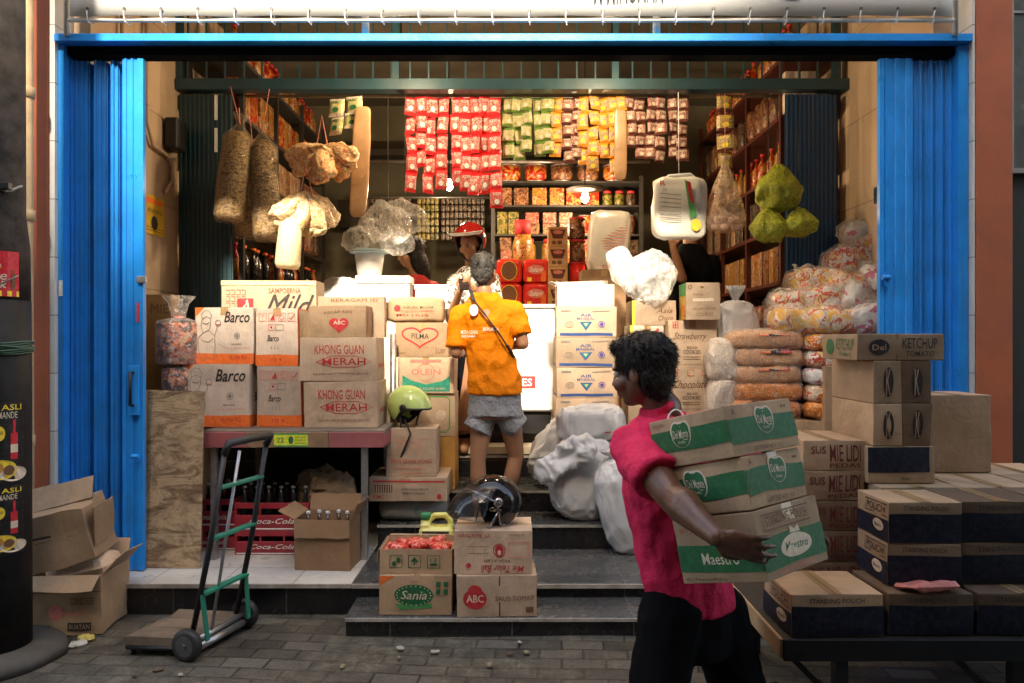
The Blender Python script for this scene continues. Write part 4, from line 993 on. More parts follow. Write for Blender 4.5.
# column behind
G2 = 'column of cartons behind the lime helmet'
z = stack_on('amber plain carton at the foot of the column behind the horse carton', 416, 455, 436, .4755, 5.19, .33, m=K_amber, group=G2)
z = stack_on('tan carton with rounded green outline print behind the lime helmet', 399, 455, 393, z, 5.19, .33, m=K_pale, group=G2, prints={'F': [('l', [(.6, .1), (.84, .1), (.9, .2), (.9, .85), (.84, .93), (.55, .93)], .009, I_lgreen), ('e', .75, .5, .09, .12, I_cream)]})
z = stack_on('tan carton with green wave and red seal print above the lime helmet', 398, 454, 357, z, 5.17, .33, m=K_pale, group=G2, prints={'F': [('p', [(.08, .06), (.92, .06), (.92, .48), (.78, .34), (.5, .25), (.25, .36), (.08, .52)], I_teal), ('o', .5, .58, .15, .24, .004, I_pink), ('t', .24, .52, .76, .68, 'OLEIN', I_pink, 0, .03), ('r', .22, .86, .78, .94, I_pink), ('t', .2, .1, .85, .17, 'MINYAK KELAPA SAWIT', I_cream)]})
z = stack_on('kraft carton with a large red heart outline', 395, 448, 322, z, 5.17, .33, m=K_kraft, group=G2, prints={'F': [('h', .47, .60, .34, .3, .011, I_red), ('t', .31, .53, .64, .68, 'FILMA', I_black, 0, .01), ('t', .05, .1, .2, .15, 'Isi bersih', I_brown), ('t', .76, .1, .94, .28, '2 Liter', I_brown)]})
bm = bmesh.new(); superblob(bm, .19, .11, .085, .32, 44, 20, .008, 12, 5, (0, 0, .085), ridged=True, fa=.3, ff=30)
r = thing('paper_parcel', 'crumpled brown paper parcel with red stamp on the heart carton', 'parcel', (X(415, 5.15), 5.27, z)); link('wrapping', bm, K_kraft, r, True)
mats = []; bm = bmesh.new(); art(bm, [('e', .12, .62, .07, .16, I_red), ('t', .24, .62, .9, .74, 'GUNUNG MEI HUA', I_green, 0, .01), ('t', .2, .42, .9, .5, 'KUALITAS TERBAIK', I_red), ('t', .1, .2, .8, .3, 'MEI HUA', I_red, 0, .01)], lambda u, v, lf: Vector((-.16 + u * .32, -.119 - lf, .02 + v * .125)), mats, .32, .125); link('printing', bm, mats, r)
bm = bmesh.new(); x_ = X(391, 4.97); tube(bm, [(x_, 5.06, .33), (x_, 5.06, 1.55)], .022, 12); tag(link('steel_post', bm, M_steel, None, True, True), 'grey steel post standing between the two carton stacks', 'post')

# helmets
def helmet(name, lab, c, rz, shell, vis, rim, size=.135, visor_up=False, rx=0):
    r = thing(name, lab, 'helmet', c, (rx, 0, rz), 'motorcycle helmets set down on the stock')
    s = size; bm = bmesh.new(); seg = 36; rn_ = 22; rings = []
    def pt(th, ph):            # th azimuth (front = -y), ph elevation
        q = Vector((math.cos(ph) * math.cos(th) * s * .92, math.cos(ph) * math.sin(th) * s * 1.12, math.sin(ph) * s * 1.0)); return q
    def low(th):
        f = -math.sin(th)                      # 1 at the front
        if f > .25: return R(6) + R(18) * min(1, (f - .25) * 1.4)
        return R(-52) + R(58) * max(0, (f + .1) / .35) ** 1.3 if f > -.1 else R(-52)
    for i in range(rn_):
        ring = []
        for k in range(seg):
            th = 2 * math.pi * k / seg; l = low(th); ph = l + (math.pi / 2 * .985 - l) * i / (rn_ - 1); ring.append(bm.verts.new(pt(th, ph)))
        rings.append(ring)
    for a, b in zip(rings, rings[1:]):
        for k in range(seg): bm.faces.new((a[k], a[(k + 1) % seg], b[(k + 1) % seg], b[k]))
    bm.faces.new(rings[-1])
    edge = [v.co.copy() for v in rings[0]]
    o = link('shell', bm, shell, r, True); sm = o.modifiers.new('s', 'SOLIDIFY'); sm.thickness = .012; sm.offset = -1
    bm = bmesh.new(); tube(bm, edge + [edge[0]], .006, 6); link('rim', bm, rim, r, True)
    bm = bmesh.new(); ell(bm, (0, .01, -.01), (s * .8, s * .98, s * .85)); bmesh.ops.bisect_plane(bm, geom=bm.verts[:] + bm.edges[:] + bm.faces[:], plane_co=(0, -.02, -.1), plane_no=(0, -1, -.2), clear_outer=True)
    link('lining', bm, mat('helmet_lining', (.015, .015, .015), .9), r, True)
    for sx in (-1, 1):
        bm = bmesh.new(); lathe(bm, [(.026, 0), (.024, .008), (.012, .012)], 18, M=Matrix.Translation((sx * s * .9, -s * .25, s * .12)) @ Matrix.Rotation(R(90) * sx, 4, 'Y')); link('pivot', bm, rim, r, True)
    bm = bmesh.new(); el = []
    for i in range(13):
        th = R(-175 + 170 * i / 12)
        el.append([(th, R(22 if not visor_up else 58)), (th, R(-16 if not visor_up else 10))])
    g = []
    for i in range(13):
        th = R(-160 + 140 * i / 12); col = []
        for j in range(6):
            up = 34 - 60 * j / 5; rad = 1.03 + .055 * j
            p = pt(th, R(up)) * rad; p.y -= .012 * j; col.append(bm.verts.new(p))
        g.append(col)
    for i in range(12):
        for j in range(5): bm.faces.new((g[i][j], g[i][j + 1], g[i + 1][j + 1], g[i + 1][j]))
    if vis:
        o = link('visor', bm, vis, r, True); sm = o.modifiers.new('s', 'SOLIDIFY'); sm.thickness = .003
    else: bm.free()
    bm = bmesh.new(); tube(bm, [(-s * .8, -.02, -.03), (-s * .6, -.05, -.12), (0, -.07, -.16 if not visor_up else -.13), (s * .6, -.05, -.12), (s * .8, -.02, -.03)], .007, 6)
    link('chin_strap', bm, rim, r, True); return r
M_lime = mat('lime_helmet_shell', (.50, .66, .22), .12, var=.06, bumps=0, dirt=.1)
M_bshell = mat('gloss_black_shell', (.008, .008, .009), .06, var=.1, bumps=0)
M_rubber = mat('black_rubber', (.02, .02, .02), .55, bumps=.2)
hl = helmet('lime_helmet', 'glossy lime green open-face helmet lying on the horse carton', (X(409, 4.93), 4.95, zh1 + .128), R(62), M_lime, None, M_rubber, .138, rx=R(26))
mats = []; bm = bmesh.new()
def hp(u, v, lf):
    th = R(-160 + 55 * u); ph = R(15 + 26 * v); s = .132 * 1.012; return Vector((math.cos(ph) * math.cos(th) * s * .92, math.cos(ph) * math.sin(th) * s * 1.12, math.sin(ph) * s))
art(bm, [('t', .1, .25, .9, .75, 'INDEX', I_green, .2, .03)], hp, mats, .13, .06); link('printing', bm, mats, hl)
bm = bmesh.new(); tube(bm, [(-.1, -.06, -.05), (-.125, -.16, -.10), (-.135, -.165, -.2), (-.13, -.163, -.27)], .007, 6)
link('strap_end', bm, M_rubber, hl, True)

# ============================================================ FRONT CENTRE
zs1 = .0985; G3 = 'cartons on the lowest step'
sania = {'F': [('p', [(0, .99), (0, .74), (.22, .99)], I_orange), ('e', .48, .52, .27, .27, I_green), ('t', .30, .42, .66, .64, 'Sania', I_cream, .3, .01), ('p', [(.22, .30), (.3, .14), (.5, .18), (.74, .2), (.72, .32), (.5, .27)], I_lgreen)] + [('e', .48 + .235 * math.cos(a), .52 + .235 * math.sin(a), .008, .016, I_cream) for a in [2 * math.pi * i / 22 for i in range(22)]]
         + [('r', .79, .74, .85, .86, I_green), ('r', .89, .74, .95, .86, I_green), ('r', .79, .56, .85, .68, I_green), ('r', .89, .56, .95, .68, I_green), ('t', .44, .84, .54, .90, 'HALAL', I_brown)]}
z = stack_on('cooking oil carton with green oval emblem, below the open carton of red packs', 379, 452, 575, zs1, 3.84, .3, m=K_kraft, prints=sania, group=G3)
d = 3.86; h = Z(549, d) - z; cx = X(416, d)
def pict(u):
    return [('l', [(u, .25), (u + .17, .25), (u + .17, .75), (u, .75), (u, .25)], .003, I_green)]
r_ = open_carton('open kraft carton with green pictograms full of red packs', 72 * d / FPX, .28, h, (cx, d + .14, z), 0, K_kraft, (0, 1, 1, 1), (0, 100, 170, 60), .07,
            prints={'F': pict(.14) + pict(.4) + pict(.66) + [('e', .2, .42, .03, .1, I_green), ('e', .26, .56, .03, .1, I_green), ('p', [(.43, .5), (.54, .5), (.485, .68)], I_green), ('l', [(.485, .5), (.485, .34)], .003, I_green), ('r', .7, .35, .79, .45, I_green), ('t', .7, .5, .79, .65, '12', I_green)]})
M_redpk = printed('red_packs', [(.5, .03, .02), (.75, .08, .04), (.8, .3, .25), (.6, .04, .03)], 26, .25, .6)
for i in range(7):
    bm = bmesh.new(); superblob(bm, .055, .045, .022, .6, 18, 10, .006, 20, i)
    o = link('red_pack', bm, M_redpk, smooth=True); o.location = (cx - .10 + .037 * i, d + .07 + .05 * (i % 3), z + h - .008 + .01 * (i % 2)); o.rotation_euler = (R(10 * (i % 3) - 10), R(12 * (i % 2)), R(37 * i))
    tag(o, 'shiny red plastic pack in the open carton with green pictograms', 'food pack', 'red packs in the open carton')
for i in range(6):
    bm = bmesh.new(); box(bm, -.06, -.04, 0, .06, .04, h * .8); o = link('packet', bm, M_redpk); o.location = (cx - .12 + (i % 3) * .125, d + .09 + .1 * (i // 3), z + .006); tag(o, 'red packet filling the lower part of the open carton', 'food pack', 'red packets low in the open carton')
abc = {'F': [('e', .22, .44, .15, .24, I_red), ('e', .22, .62, .09, .16, I_red), ('t', .11, .36, .33, .54, 'ABC', I_cream, 0, .03), ('t', .48, .40, .66, .52, 'SAUS', I_brown), ('t', .69, .40, .97, .52, 'TOMAT', I_brown), ('l', [(.53, .02), (.53, .98)], .007, I_black), ('r', .86, .10, .96, .24, I_brown)],
       'R': [('l', [(.5, .1), (.5, .9)], .006, I_red)]}
zA_ = stack_on('tomato sauce carton with round red emblem, tied with black string', 457, 537, 575, zs1, 3.815, .28, m=K_pale, prints=abc, group=G3, rz=R(2))
def flipart(its):                       # the carton stands on its head
    out = []
    for it in its:
        it = list(it)
        if it[0] == 't': it[1:5] = [1 - it[1], 1 - it[2], 1 - it[3], 1 - it[4]]
        elif it[0] == 'r': it[1:5] = [1 - it[3], 1 - it[4], 1 - it[1], 1 - it[2]]
        elif it[0] in 'eo': it[1:3] = [1 - it[1], 1 - it[2]]
        elif it[0] in 'lp': it[1] = [(1 - a, 1 - b) for a, b in it[1]]
        out.append(tuple(it))
    return out
mie = flipart([('t', .10, .80, .66, .96, 'Mie Telor Bali', I_red, .3, .02), ('t', .28, .66, .62, .73, 'RASA AYAM', I_brown), ('o', .42, .45, .075, .15, .004, I_red), ('e', .42, .45, .055, .12, I_red), ('e', .42, .5, .022, .06, I_cream), ('r', .56, .36, .84, .37, I_brown), ('r', .56, .52, .84, .53, I_brown), ('l', [(.05, .25), (.3, .25), (.3, .6), (.05, .6), (.05, .25)], .0015, I_pink),
               ('t', .55, .06, .95, .16, 'PT. Ronia Pangan', I_red, 0, .01), ('e', .82, .8, .03, .06, I_red), ('t', .10, .06, .3, .12, 'Bali-Indonesia', I_brown)])
zM = stack_on('noodle carton standing on its head under the black helmet', 454, 532, 530, zA_, 3.83, .3, m=K_pale, prints={'F': mie}, group=G3)
hb = helmet('black_helmet', 'glossy black helmet with raised clear visor on the upturned noodle carton', (X(493, 3.95), 3.97, zM + .118), R(-62), M_bshell, film('smoked_visor', (.03, .03, .03), .35, .05, 3, .1), mat('chrome_trim', (.35, .35, .35), .2, .8, bumps=0), .14, False, rx=R(-6))
mats = []; bm = bmesh.new()
def hp2(u, v, lf):
    th = R(-62 + 62 * u); ph = R(-22 + 22 * v); s = .135 * 1.012; return Vector((math.cos(ph) * math.cos(th) * s * .92, math.cos(ph) * math.sin(th) * s * 1.12, math.sin(ph) * s))
th_ = 0
def hp3(u, v, lf):
    th = R(-35 + 60 * u); ph = R(-20 + 20 * v); s = .135 * 1.012; return Vector((math.cos(ph) * math.cos(th) * s * .92, math.cos(ph) * math.sin(th) * s * 1.12, math.sin(ph) * s))
art(bm, [('t', .1, .2, .8, .8, 'Cargloss', I_cream, .3, .0)], hp3, mats, .13, .05); link('printing', bm, mats, hb)
# oil jug
d = 4.16
r = thing('oil_jug', 'pale yellow plastic oil jug with green cap behind the open carton', 'jug', (X(435, d), d + .09, .1745))
M_jug = mat('pale_yellow_plastic', (.62, .60, .16), .3, var=.06, bumps=0, spec=.6)
bm = bmesh.new(); w2 = .095
jh = Z(516, d) - .1745
box(bm, -w2, -.06, 0, w2, .06, jh * .80, bev=.02); box(bm, -.09, -.045, jh * .76, -.03, .045, jh * .86, bev=.012); 
tube(bm, [(-.055, 0, jh * .86), (-.01, 0, jh * .96), (.05, 0, jh * .965), (.078, 0, jh * .88), (.08, 0, jh * .78)], .018, 10)
tube(bm, [(-.06, 0, jh * .72), (-.06, 0, jh * .90)], .03, 12)
bm.transform(Matrix.Identity(4)); skinned_body = bm
bmesh.ops.translate(bm, vec=Vector(r.location), verts=bm.verts[:])
skinned('body', bm, M_jug, r, .006, 3)
bm = bmesh.new(); lathe(bm, [(.03, jh * .90), (.03, jh * .985), (.026, jh)], 18, cx=-.06); link('cap', bm, mat('green_cap', (.02, .22, .08), .4), r, True)
mats = []; bm = bmesh.new(); art(bm, [('r', 0, 0, 1, 1, I_black), ('t', .1, .25, .9, .75, 'Kunci', I_white, 0, .03)], lambda u, v, lf: Vector((-.075 + u * .15, -.0612 - lf, jh * .58 + v * .06)), mats, .15, .07); link('label', bm, mats, r)

# ---- hand truck
A = Vector((X(187, 3.52), 3.52, .0)); B = Vector((X(245, 3.93), 3.93, 0))
ax = (B - A); L = ax.length; ang = math.atan2(ax.y, ax.x)
r = thing('hand_truck', 'black hand truck with green crossbars and a worn wooden toe plate', 'hand truck', ((A + B) / 2), (0, 0, ang))
M_gbar = mat('green_bar_paint', (.01, .22, .14), .45, var=.2, dirt=.4); M_bbar = mat('black_tube_paint', (.014, .014, .015), .4, .2, var=.3, dirt=.3)
wr_ = .075
for s in (-1, 1):
    wh = thing('wheel', None, None); wh.parent = r; wh.location = (s * L / 2, 0, wr_)
    T = Matrix.Rotation(R(90), 4, 'Y')
    bm = bmesh.new(); lathe(bm, [(.05, -.021), (.068, -.022), (.075, -.012), (.075, .012), (.068, .022), (.05, .021)], 30, M=T); link('tyre', bm, M_rubber, wh, True)
    bm = bmesh.new(); lathe(bm, [(.012, -.03), (.014, -.024), (.048, -.022), (.048, .022), (.014, .024), (.012, .03)], 20, M=T); link('rim', bm, mat('dull_rim', (.12, .12, .12), .4, .6), wh, False)
# local frame: x along the axle; leaning towards local +... (world +x): n = perpendicular
inv = Matrix.Rotation(-ang, 3, 'Z'); lean = inv @ Vector((.13, .03, 0)); toe = inv @ Vector((-1, .12, 0)).normalized()
H = .90; rails = []
for s in (-1, 1):
    b0 = Vector((s * (L / 2 - .05), 0, .06)); t0 = b0 + lean + Vector((0, 0, H)); rails.append((b0, t0))
    bm = bmesh.new(); tube(bm, [b0 + toe * .02, b0 + (t0 - b0) * .5, t0], .014, 8); link('rail', bm, M_bbar, r, True)
bm = bmesh.new(); (a0, a1), (c0, c1) = rails
top = (a1 - a0).normalized()
tube(bm, [a1, a1 + top * .05 + lean * .1, (a1 + c1) / 2 + top * .055 + lean * .1, c1 + top * .05 + lean * .1, c1], .02, 10); link('grip', bm, M_rubber, r, True)
for t in (.82, .55, .26):
    bm = bmesh.new(); bar(bm, a0.lerp(a1, t), c0.lerp(c1, t), .04, .012); link('crossbar', bm, M_gbar, r)
bm = bmesh.new(); m0 = a0.lerp(c0, .5); m1 = a1.lerp(c1, .5)
tube(bm, [a0.lerp(c0, .35), a1.lerp(c1, .35)], .008, 6); link('centre_rod', bm, M_steel, r, True)
for s, (b0, t0) in zip((-1, 1), rails):
    bm = bmesh.new(); bar(bm, b0.lerp(t0, .26), Vector((s * (L / 2 - .06), 0, wr_)) - toe * .06, .025, .008); link('brace', bm, M_gbar, r)
bm = bmesh.new(); tube(bm, [(-L / 2 + .02, 0, wr_), (L / 2 - .02, 0, wr_)], .014, 8); tube(bm, [(-L / 2 + .04, -.02, wr_ - .03), (L / 2 - .04, -.02, wr_ - .03)], .018, 8); link('axle', bm, M_steel, r, True)
bm = bmesh.new(); q = [(-L / 2 + .03, .02), (L / 2 - .02, .02), (L / 2 - .02, .42), (-L / 2 + .03, .42)]
tn = Vector((toe.x, toe.y, 0)).normalized(); ux = Vector((1, 0, 0))
def tp(u, v, zz): p = ux * u + tn * v; return Vector((p.x, p.y, zz + .0))
for i in range(3):
    ua = -L / 2 + .03 + i * (L - .05) / 3; ub = ua + (L - .05) / 3 - .004
    vs1 = [bm.verts.new(tp(a, b, z_)) for z_ in (.05, .092) for a, b in ((ua, .0), (ub, .0), (ub, .33 + .01 * i), (ua, .33 - .01 * i))]
    for f in ((3, 2, 1, 0), (4, 5, 6, 7), (0, 1, 5, 4), (1, 2, 6, 5), (2, 3, 7, 6), (3, 0, 4, 7)): bm.faces.new([vs1[k] for k in f])
bmesh.ops.recalc_face_normals(bm, faces=bm.faces[:])
link('toe_plate', bm, mat('grimy_planks', (.17, .125, .085), .7, var=.5, vscale=7, bumps=.5, bscale=30, dirt=.3), r)
bm = bmesh.new(); tube(bm, [tp(-L / 2 + .03, .0, .04), tp(-L / 2 + .03, .33, .04)], .012, 6); tube(bm, [tp(L / 2 - .02, .0, .04), tp(L / 2 - .02, .33, .04)], .012, 6); tube(bm, [tp(-L / 2 + .03, .32, .04), tp(L / 2 - .02, .32, .04)], .012, 6); link('toe_frame', bm, M_iron, r, True)
for u_ in (-L / 2 + .05, L / 2 - .04):
    bm = bmesh.new(); tube(bm, [tp(u_, .31, .0), tp(u_, .31, .04)], .012, 6); link('foot', bm, M_iron, r, True)

# ---- discarded cartons behind the pole
d = 3.84; w_ = (98 - 20) * d / FPX; h_ = Z(575, d)
ol = open_carton('battered open kraft carton on the pavement beside the street pole', w_, .3, h_, (X(62, d), d + .13, .004), R(3), K_kraft, (1, 1, 1, 1), (118, 20, 100, 40), .11, crump=.012,
            prints={'F': [('l', [(.0, .72), (1, .72)], .003, I_brown), ('t', .62, .5, .92, .62, 'CORNED BEEF', I_brown, 0, .01), ('e', .44, .38, .09, .13, I_pink), ('t', .54, .33, .86, .42, 'KORNET SAPI', I_pink, 0, .01), ('r', .6, .08, .88, .22, I_black), ('t', .62, .11, .86, .19, 'BUATAN', I_kraft), ('r', .18, .06, .38, .17, I_black)]})
bm = bmesh.new(); superblob(bm, .16, .1, .05, .5, 24, 12, .03, 8, 9, ridged=True); o = link('flattened_box', bm, K_pale); o.location = (X(70, d), d + .14, h_ - .0); o.rotation_euler = (0, R(-12), R(10)); tag(o, 'crumpled flattened packaging stuffed in the battered carton', 'packaging')
# tipped empty carton on top
r = thing('tipped_carton', 'empty open kraft carton tipped on its side on the battered carton', 'carton', (X(60, 3.86), 3.96, h_ + .05), (R(4), R(-14), R(6)))
hw_, hd_, hh_ = .185, .14, .29; bm = bmesh.new()
for a in ((-hw_, -hd_, 0, hw_, -hd_ + .004, hh_), (-hw_, hd_ - .004, 0, hw_, hd_, hh_), (-hw_, -hd_ + .004, hh_ - .004, hw_, hd_ - .004, hh_), (hw_ - .004, -hd_ + .004, 0, hw_, hd_ - .004, hh_ - .004)): box(bm, *a)
bmesh.ops.subdivide_edges(bm, edges=[e for e in bm.edges if e.calc_length() > .06], cuts=6, use_grid_fill=True)
for v in bm.verts:
    v.co += noise.noise_vector(v.co * 5 + Vector((3, 3, 3))) * .016
    if v.co.y < 0 and v.co.x > .1: v.co.z += (v.co.x - .1) * -.25 if v.co.z > .2 else 0
link('body', bm, K_kraft, r)
for (M_, L_, an) in ((Matrix.Translation((0, -.02, hh_ + .002)) @ Matrix.Rotation(R(-35), 4, 'X'), .40, 0), (Matrix.Translation((hw_ + .004, 0, .06)) @ Matrix.Rotation(R(90), 4, 'Z') @ Matrix.Rotation(R(15), 4, 'X'), .26, 1)):
    bm = bmesh.new(); box(bm, -L_ / 2, 0, 0, L_ / 2, .004, .13 if an == 0 else .2); bmesh.ops.subdivide_edges(bm, edges=[e for e in bm.edges if e.calc_length() > .06], cuts=4, use_grid_fill=True)
    for v in bm.verts: v.co += noise.noise_vector(v.co * 7) * .012
    bm.transform(M_); link('flap', bm, K_kraft, r)
mats = []; bm = bmesh.new(); art(bm, [('l', [(.3, .62), (.55, .60)], .012, I_black)] + small(.3, .5, .55, .56, I_brown, 1), lambda u, v, lf: Vector((-hw_ + u * 2 * hw_, -hd_ - .017 - lf, v * hh_)), mats, .45, .29); link('printing', bm, mats, r)
bm = bmesh.new(); box(bm, X(20, 3.9), 3.85, h_ - .0, X(40, 3.9), 4.1, h_ + .04)
bm.free()
# litter on the ground
for i, (px, py, c, lb) in enumerate(((86, 640, (.6, .5, .12), 'yellow scrap of wrapper on the ground near the pole'), (78, 646, (.5, .48, .42), 'whitish scrap of paper on the ground near the pole'), (52, 626, (.03, .03, .03), 'black strip of rubber lying by the pole base'), (627, 622, (.3, .3, .3), 'grey scrap of card at the foot of the steps'))):
    d = 750 * 1.5 / (py - 341); bm = bmesh.new(); superblob(bm, .035 if i != 2 else .09, .02, .008, .8, 16, 8, .012, 30, i, ridged=True)
    o = link('litter_scrap', bm, mat('scrap' + str(i), c, .6)); o.location = (X(px, d), d, .012); o.rotation_euler = (0, 0, R(40 * i)); tag(o, lb, 'litter')

random.seed(77)
for i in range(16):
    px = random.uniform(120, 620); py = random.uniform(626, 680); d = 750 * 1.5 / (py - 341); q = random.uniform(.008, .022)
    bm = bmesh.new(); superblob(bm, q, q * .6, .003, .8, 12, 6, .006, 60, i, ridged=True)
    o = link('ground_scrap', bm, mat('scrap_%d' % (i % 3), [(.4, .37, .3), (.12, .08, .05), (.25, .2, .12)][i % 3], .8)); o.location = (X(px, d), d, .010); o.rotation_euler = (0, 0, i); tag(o, ['tiny pale paper scrap lying on the open pavers', 'tiny dark leaf scrap lying on the open pavers', 'tiny brown cardboard scrap lying on the open pavers'][i % 3], 'litter', ['pale scraps on the pavers', 'dark leaf scraps on the pavers', 'cardboard scraps on the pavers'][i % 3])
# ============================================================ INSIDE: COUNTER, BACK SHELVES, SIDE RACKS
random.seed(23)
M_shelf = mat('shelf_board', (.16, .11, .07), .6, var=.3, dirt=.4); M_rackred = mat('rack_red_steel', (.10, .022, .014), .5, .3, dirt=.4); M_rackdark = mat('rack_dark_steel', (.05, .045, .04), .5, .3, dirt=.4)
M_white = mat('white_enamel', (.82, .82, .8), .35, var=.03, bumps=0)
P_red = printed('red_pack_print', [(0.279, 0.010, 0.006), (0.384, 0.025, 0.008), (0.465, 0.225, 0.050), (0.310, 0.015, 0.008)], 14, .3, .4)
P_gold = printed('gold_pack_print', [(0.248, 0.120, 0.021), (0.372, 0.200, 0.042), (0.217, 0.025, 0.013), (0.434, 0.275, 0.126)], 18)
P_brown = printed('brown_pack_print', [(0.074, 0.022, 0.013), (0.174, 0.060, 0.025), (0.310, 0.165, 0.076), (0.099, 0.025, 0.017)], 22)
P_green = printed('green_pack_print', [(0.062, 0.070, 0.008), (0.186, 0.150, 0.025), (0.310, 0.210, 0.063), (0.031, 0.050, 0.013)], 24)
P_pink = printed('pink_pack_print', [(0.260, 0.060, 0.042), (0.372, 0.175, 0.118), (0.217, 0.030, 0.029), (0.403, 0.250, 0.168)], 18)
P_cream = printed('cream_pack_print', [(0.372, 0.250, 0.151), (0.310, 0.190, 0.101), (0.217, 0.050, 0.025), (0.403, 0.290, 0.189)], 20)
P_dark = printed('dark_pack_print', [(0.019, 0.013, 0.008), (0.062, 0.030, 0.017), (0.155, 0.100, 0.059), (0.025, 0.015, 0.013)], 26)
P_blue = printed('blue_pack_print', [(0.031, 0.050, 0.105), (0.310, 0.250, 0.210), (0.062, 0.125, 0.189), (0.248, 0.025, 0.021)], 20)
def shelf_unit(name, lab, loc, w, dep, zs, m, posts, group=None, board_m=None):
    r = thing(name, lab, 'shelf', loc, group=group)
    for z in zs:
        bm = bmesh.new(); box(bm, -w / 2, -dep / 2, z - .02, w / 2, dep / 2, z, bev=.002); link('shelf_board', bm, board_m or M_shelf, r)
    for x, y in posts:
        bm = bmesh.new(); box(bm, x - .018, y - .018, 0, x + .018, y + .018, max(zs) + .05); link('upright', bm, m, r)
    return r
GG = {}
def good(kind, w, d, h, m, lab, group):
    """prototype per (kind,size,material); copies share its meshes"""
    key = (kind, w, d, h, m.name, lab)
    if key in GG:
        return copytree(GG[key])
    name = {'box': 'food_box', 'tin': 'food_tin', 'jar': 'glass_jar', 'bottle': 'sauce_bottle', 'pack': 'food_pack'}[kind]; cat = name.replace('_', ' ')
    if kind == 'box':
        bm = bmesh.new(); box(bm, -w / 2, -d / 2, 0, w / 2, d / 2, h, bev=.003); r = link(name, bm, m)
    elif kind == 'pack':
        bm = bmesh.new(); superblob(bm, w / 2, d / 2, h / 2, .5, 16, 10, .008, 20, random.random() * 9, (0, 0, h / 2)); r = link(name, bm, m, smooth=True)
    else:
        r = thing(name, None, None); rd = w / 2
        if kind == 'tin':
            bm = bmesh.new(); lathe(bm, [(rd * .97, .004), (rd * .97, h * .97)], 18); link('label', bm, m, r, True)
            bm = bmesh.new(); lathe(bm, [(rd, 0), (rd, .006)], 18); lathe(bm, [(rd, h * .97), (rd * 1.0, h), (rd * .9, h)], 18); link('rim', bm, M_cap, r, True)
        elif kind == 'jar':
            bm = bmesh.new(); lathe(bm, [(rd * .95, 0), (rd, .01), (rd, h * .72), (rd * .72, h * .84)], 18); link('glass', bm, m, r, True)
            bm = bmesh.new(); lathe(bm, [(rd * .78, h * .84), (rd * .8, h), (rd * .7, h)], 18); link('lid', bm, I_red, r, True)
        else:
            bm = bmesh.new(); lathe(bm, [(rd, 0), (rd, h * .6), (rd * .4, h * .8), (rd * .36, h * .93)], 14); link('glass', bm, m, r, True)
            bm = bmesh.new(); lathe(bm, [(rd * .5, h * .93), (rd * .5, h), (rd * .4, h)], 12); link('cap', bm, I_orange if 'dark' in m.name else I_red, r, True)
    r['label'] = lab; r['category'] = cat; r['group'] = group; GG[key] = r; return r
def row(kind, x0, x1, y, z, w, d, h, mats, what, where, rows=1, jit=.004, gap=.006, layers=1):
    n = max(1, int((x1 - x0) / (w + gap))); m_ = mats[0]
    names = {P_red: 'red and gold', P_gold: 'golden', P_brown: 'brown', P_green: 'yellow-green', P_pink: 'pink', P_cream: 'cream', P_dark: 'dark', P_blue: 'blue and white', M_dglass: 'dark glass'}
    for l in range(layers):
        for j in range(rows):
            for i in range(n):
                m = mats[(i // 2 + l) % len(mats)]
                lab = '%s %s %s' % (names.get(m, 'dark'), what, where)
                o = good(kind, w, d, h, m, lab, 'goods: ' + where)
                o.location = (x0 + (x1 - x0) * (i + .5) / n + random.uniform(-jit, jit), y + j * (d + .01), z + l * (h + .001)); o.rotation_euler[2] = random.uniform(-.08, .08)
# white chest counter running behind the customer
d = 5.95
r = thing('chest_freezer', 'white chest freezer glowing in the sun behind the customer in orange', 'freezer', (X(502, d), d + .35, .765)); hw = X(555, d) - X(502, d); hz = Z(308, d) - .765
bm = bmesh.new(); box(bm, -hw, -.35, .18, hw, .33, hz, bev=.015); link('cabinet', bm, M_white, r)
bm = bmesh.new(); box(bm, -hw + .03, -.3, 0, hw - .03, .3, .179); link('base', bm, M_iron, r)
bm = bmesh.new(); box(bm, -hw - .01, -.36, hz + .002, hw + .01, .34, hz + .035, bev=.006); link('lid', bm, mat('grey_lid', (.6, .6, .58), .3, bumps=0), r)
mats = []; bm = bmesh.new(); art(bm, [('r', 0, 0, 1, 1, I_white), ('r', 0, .25, 1, .75, I_red), ('t', .2, .35, .8, .65, 'ES', I_white, 0, .03)], lambda u, v, lf: Vector((X(519, d) - X(502, d) + u * .13, -.352 - lf, Z(402, d) - .765 + .06 + v * .2)), mats, .13, .2); link('sticker', bm, mats, r)
bm = bmesh.new(); box(bm, X(440, 5.9), 5.72, .64, X(556, 5.9), 5.93, .70, bev=.004); tag(link('wooden_plank', bm, mat('pale_plank', (.5, .42, .3), .6, var=.2), None, world=True), 'pale wooden plank lying on the top step before the freezer', 'plank')
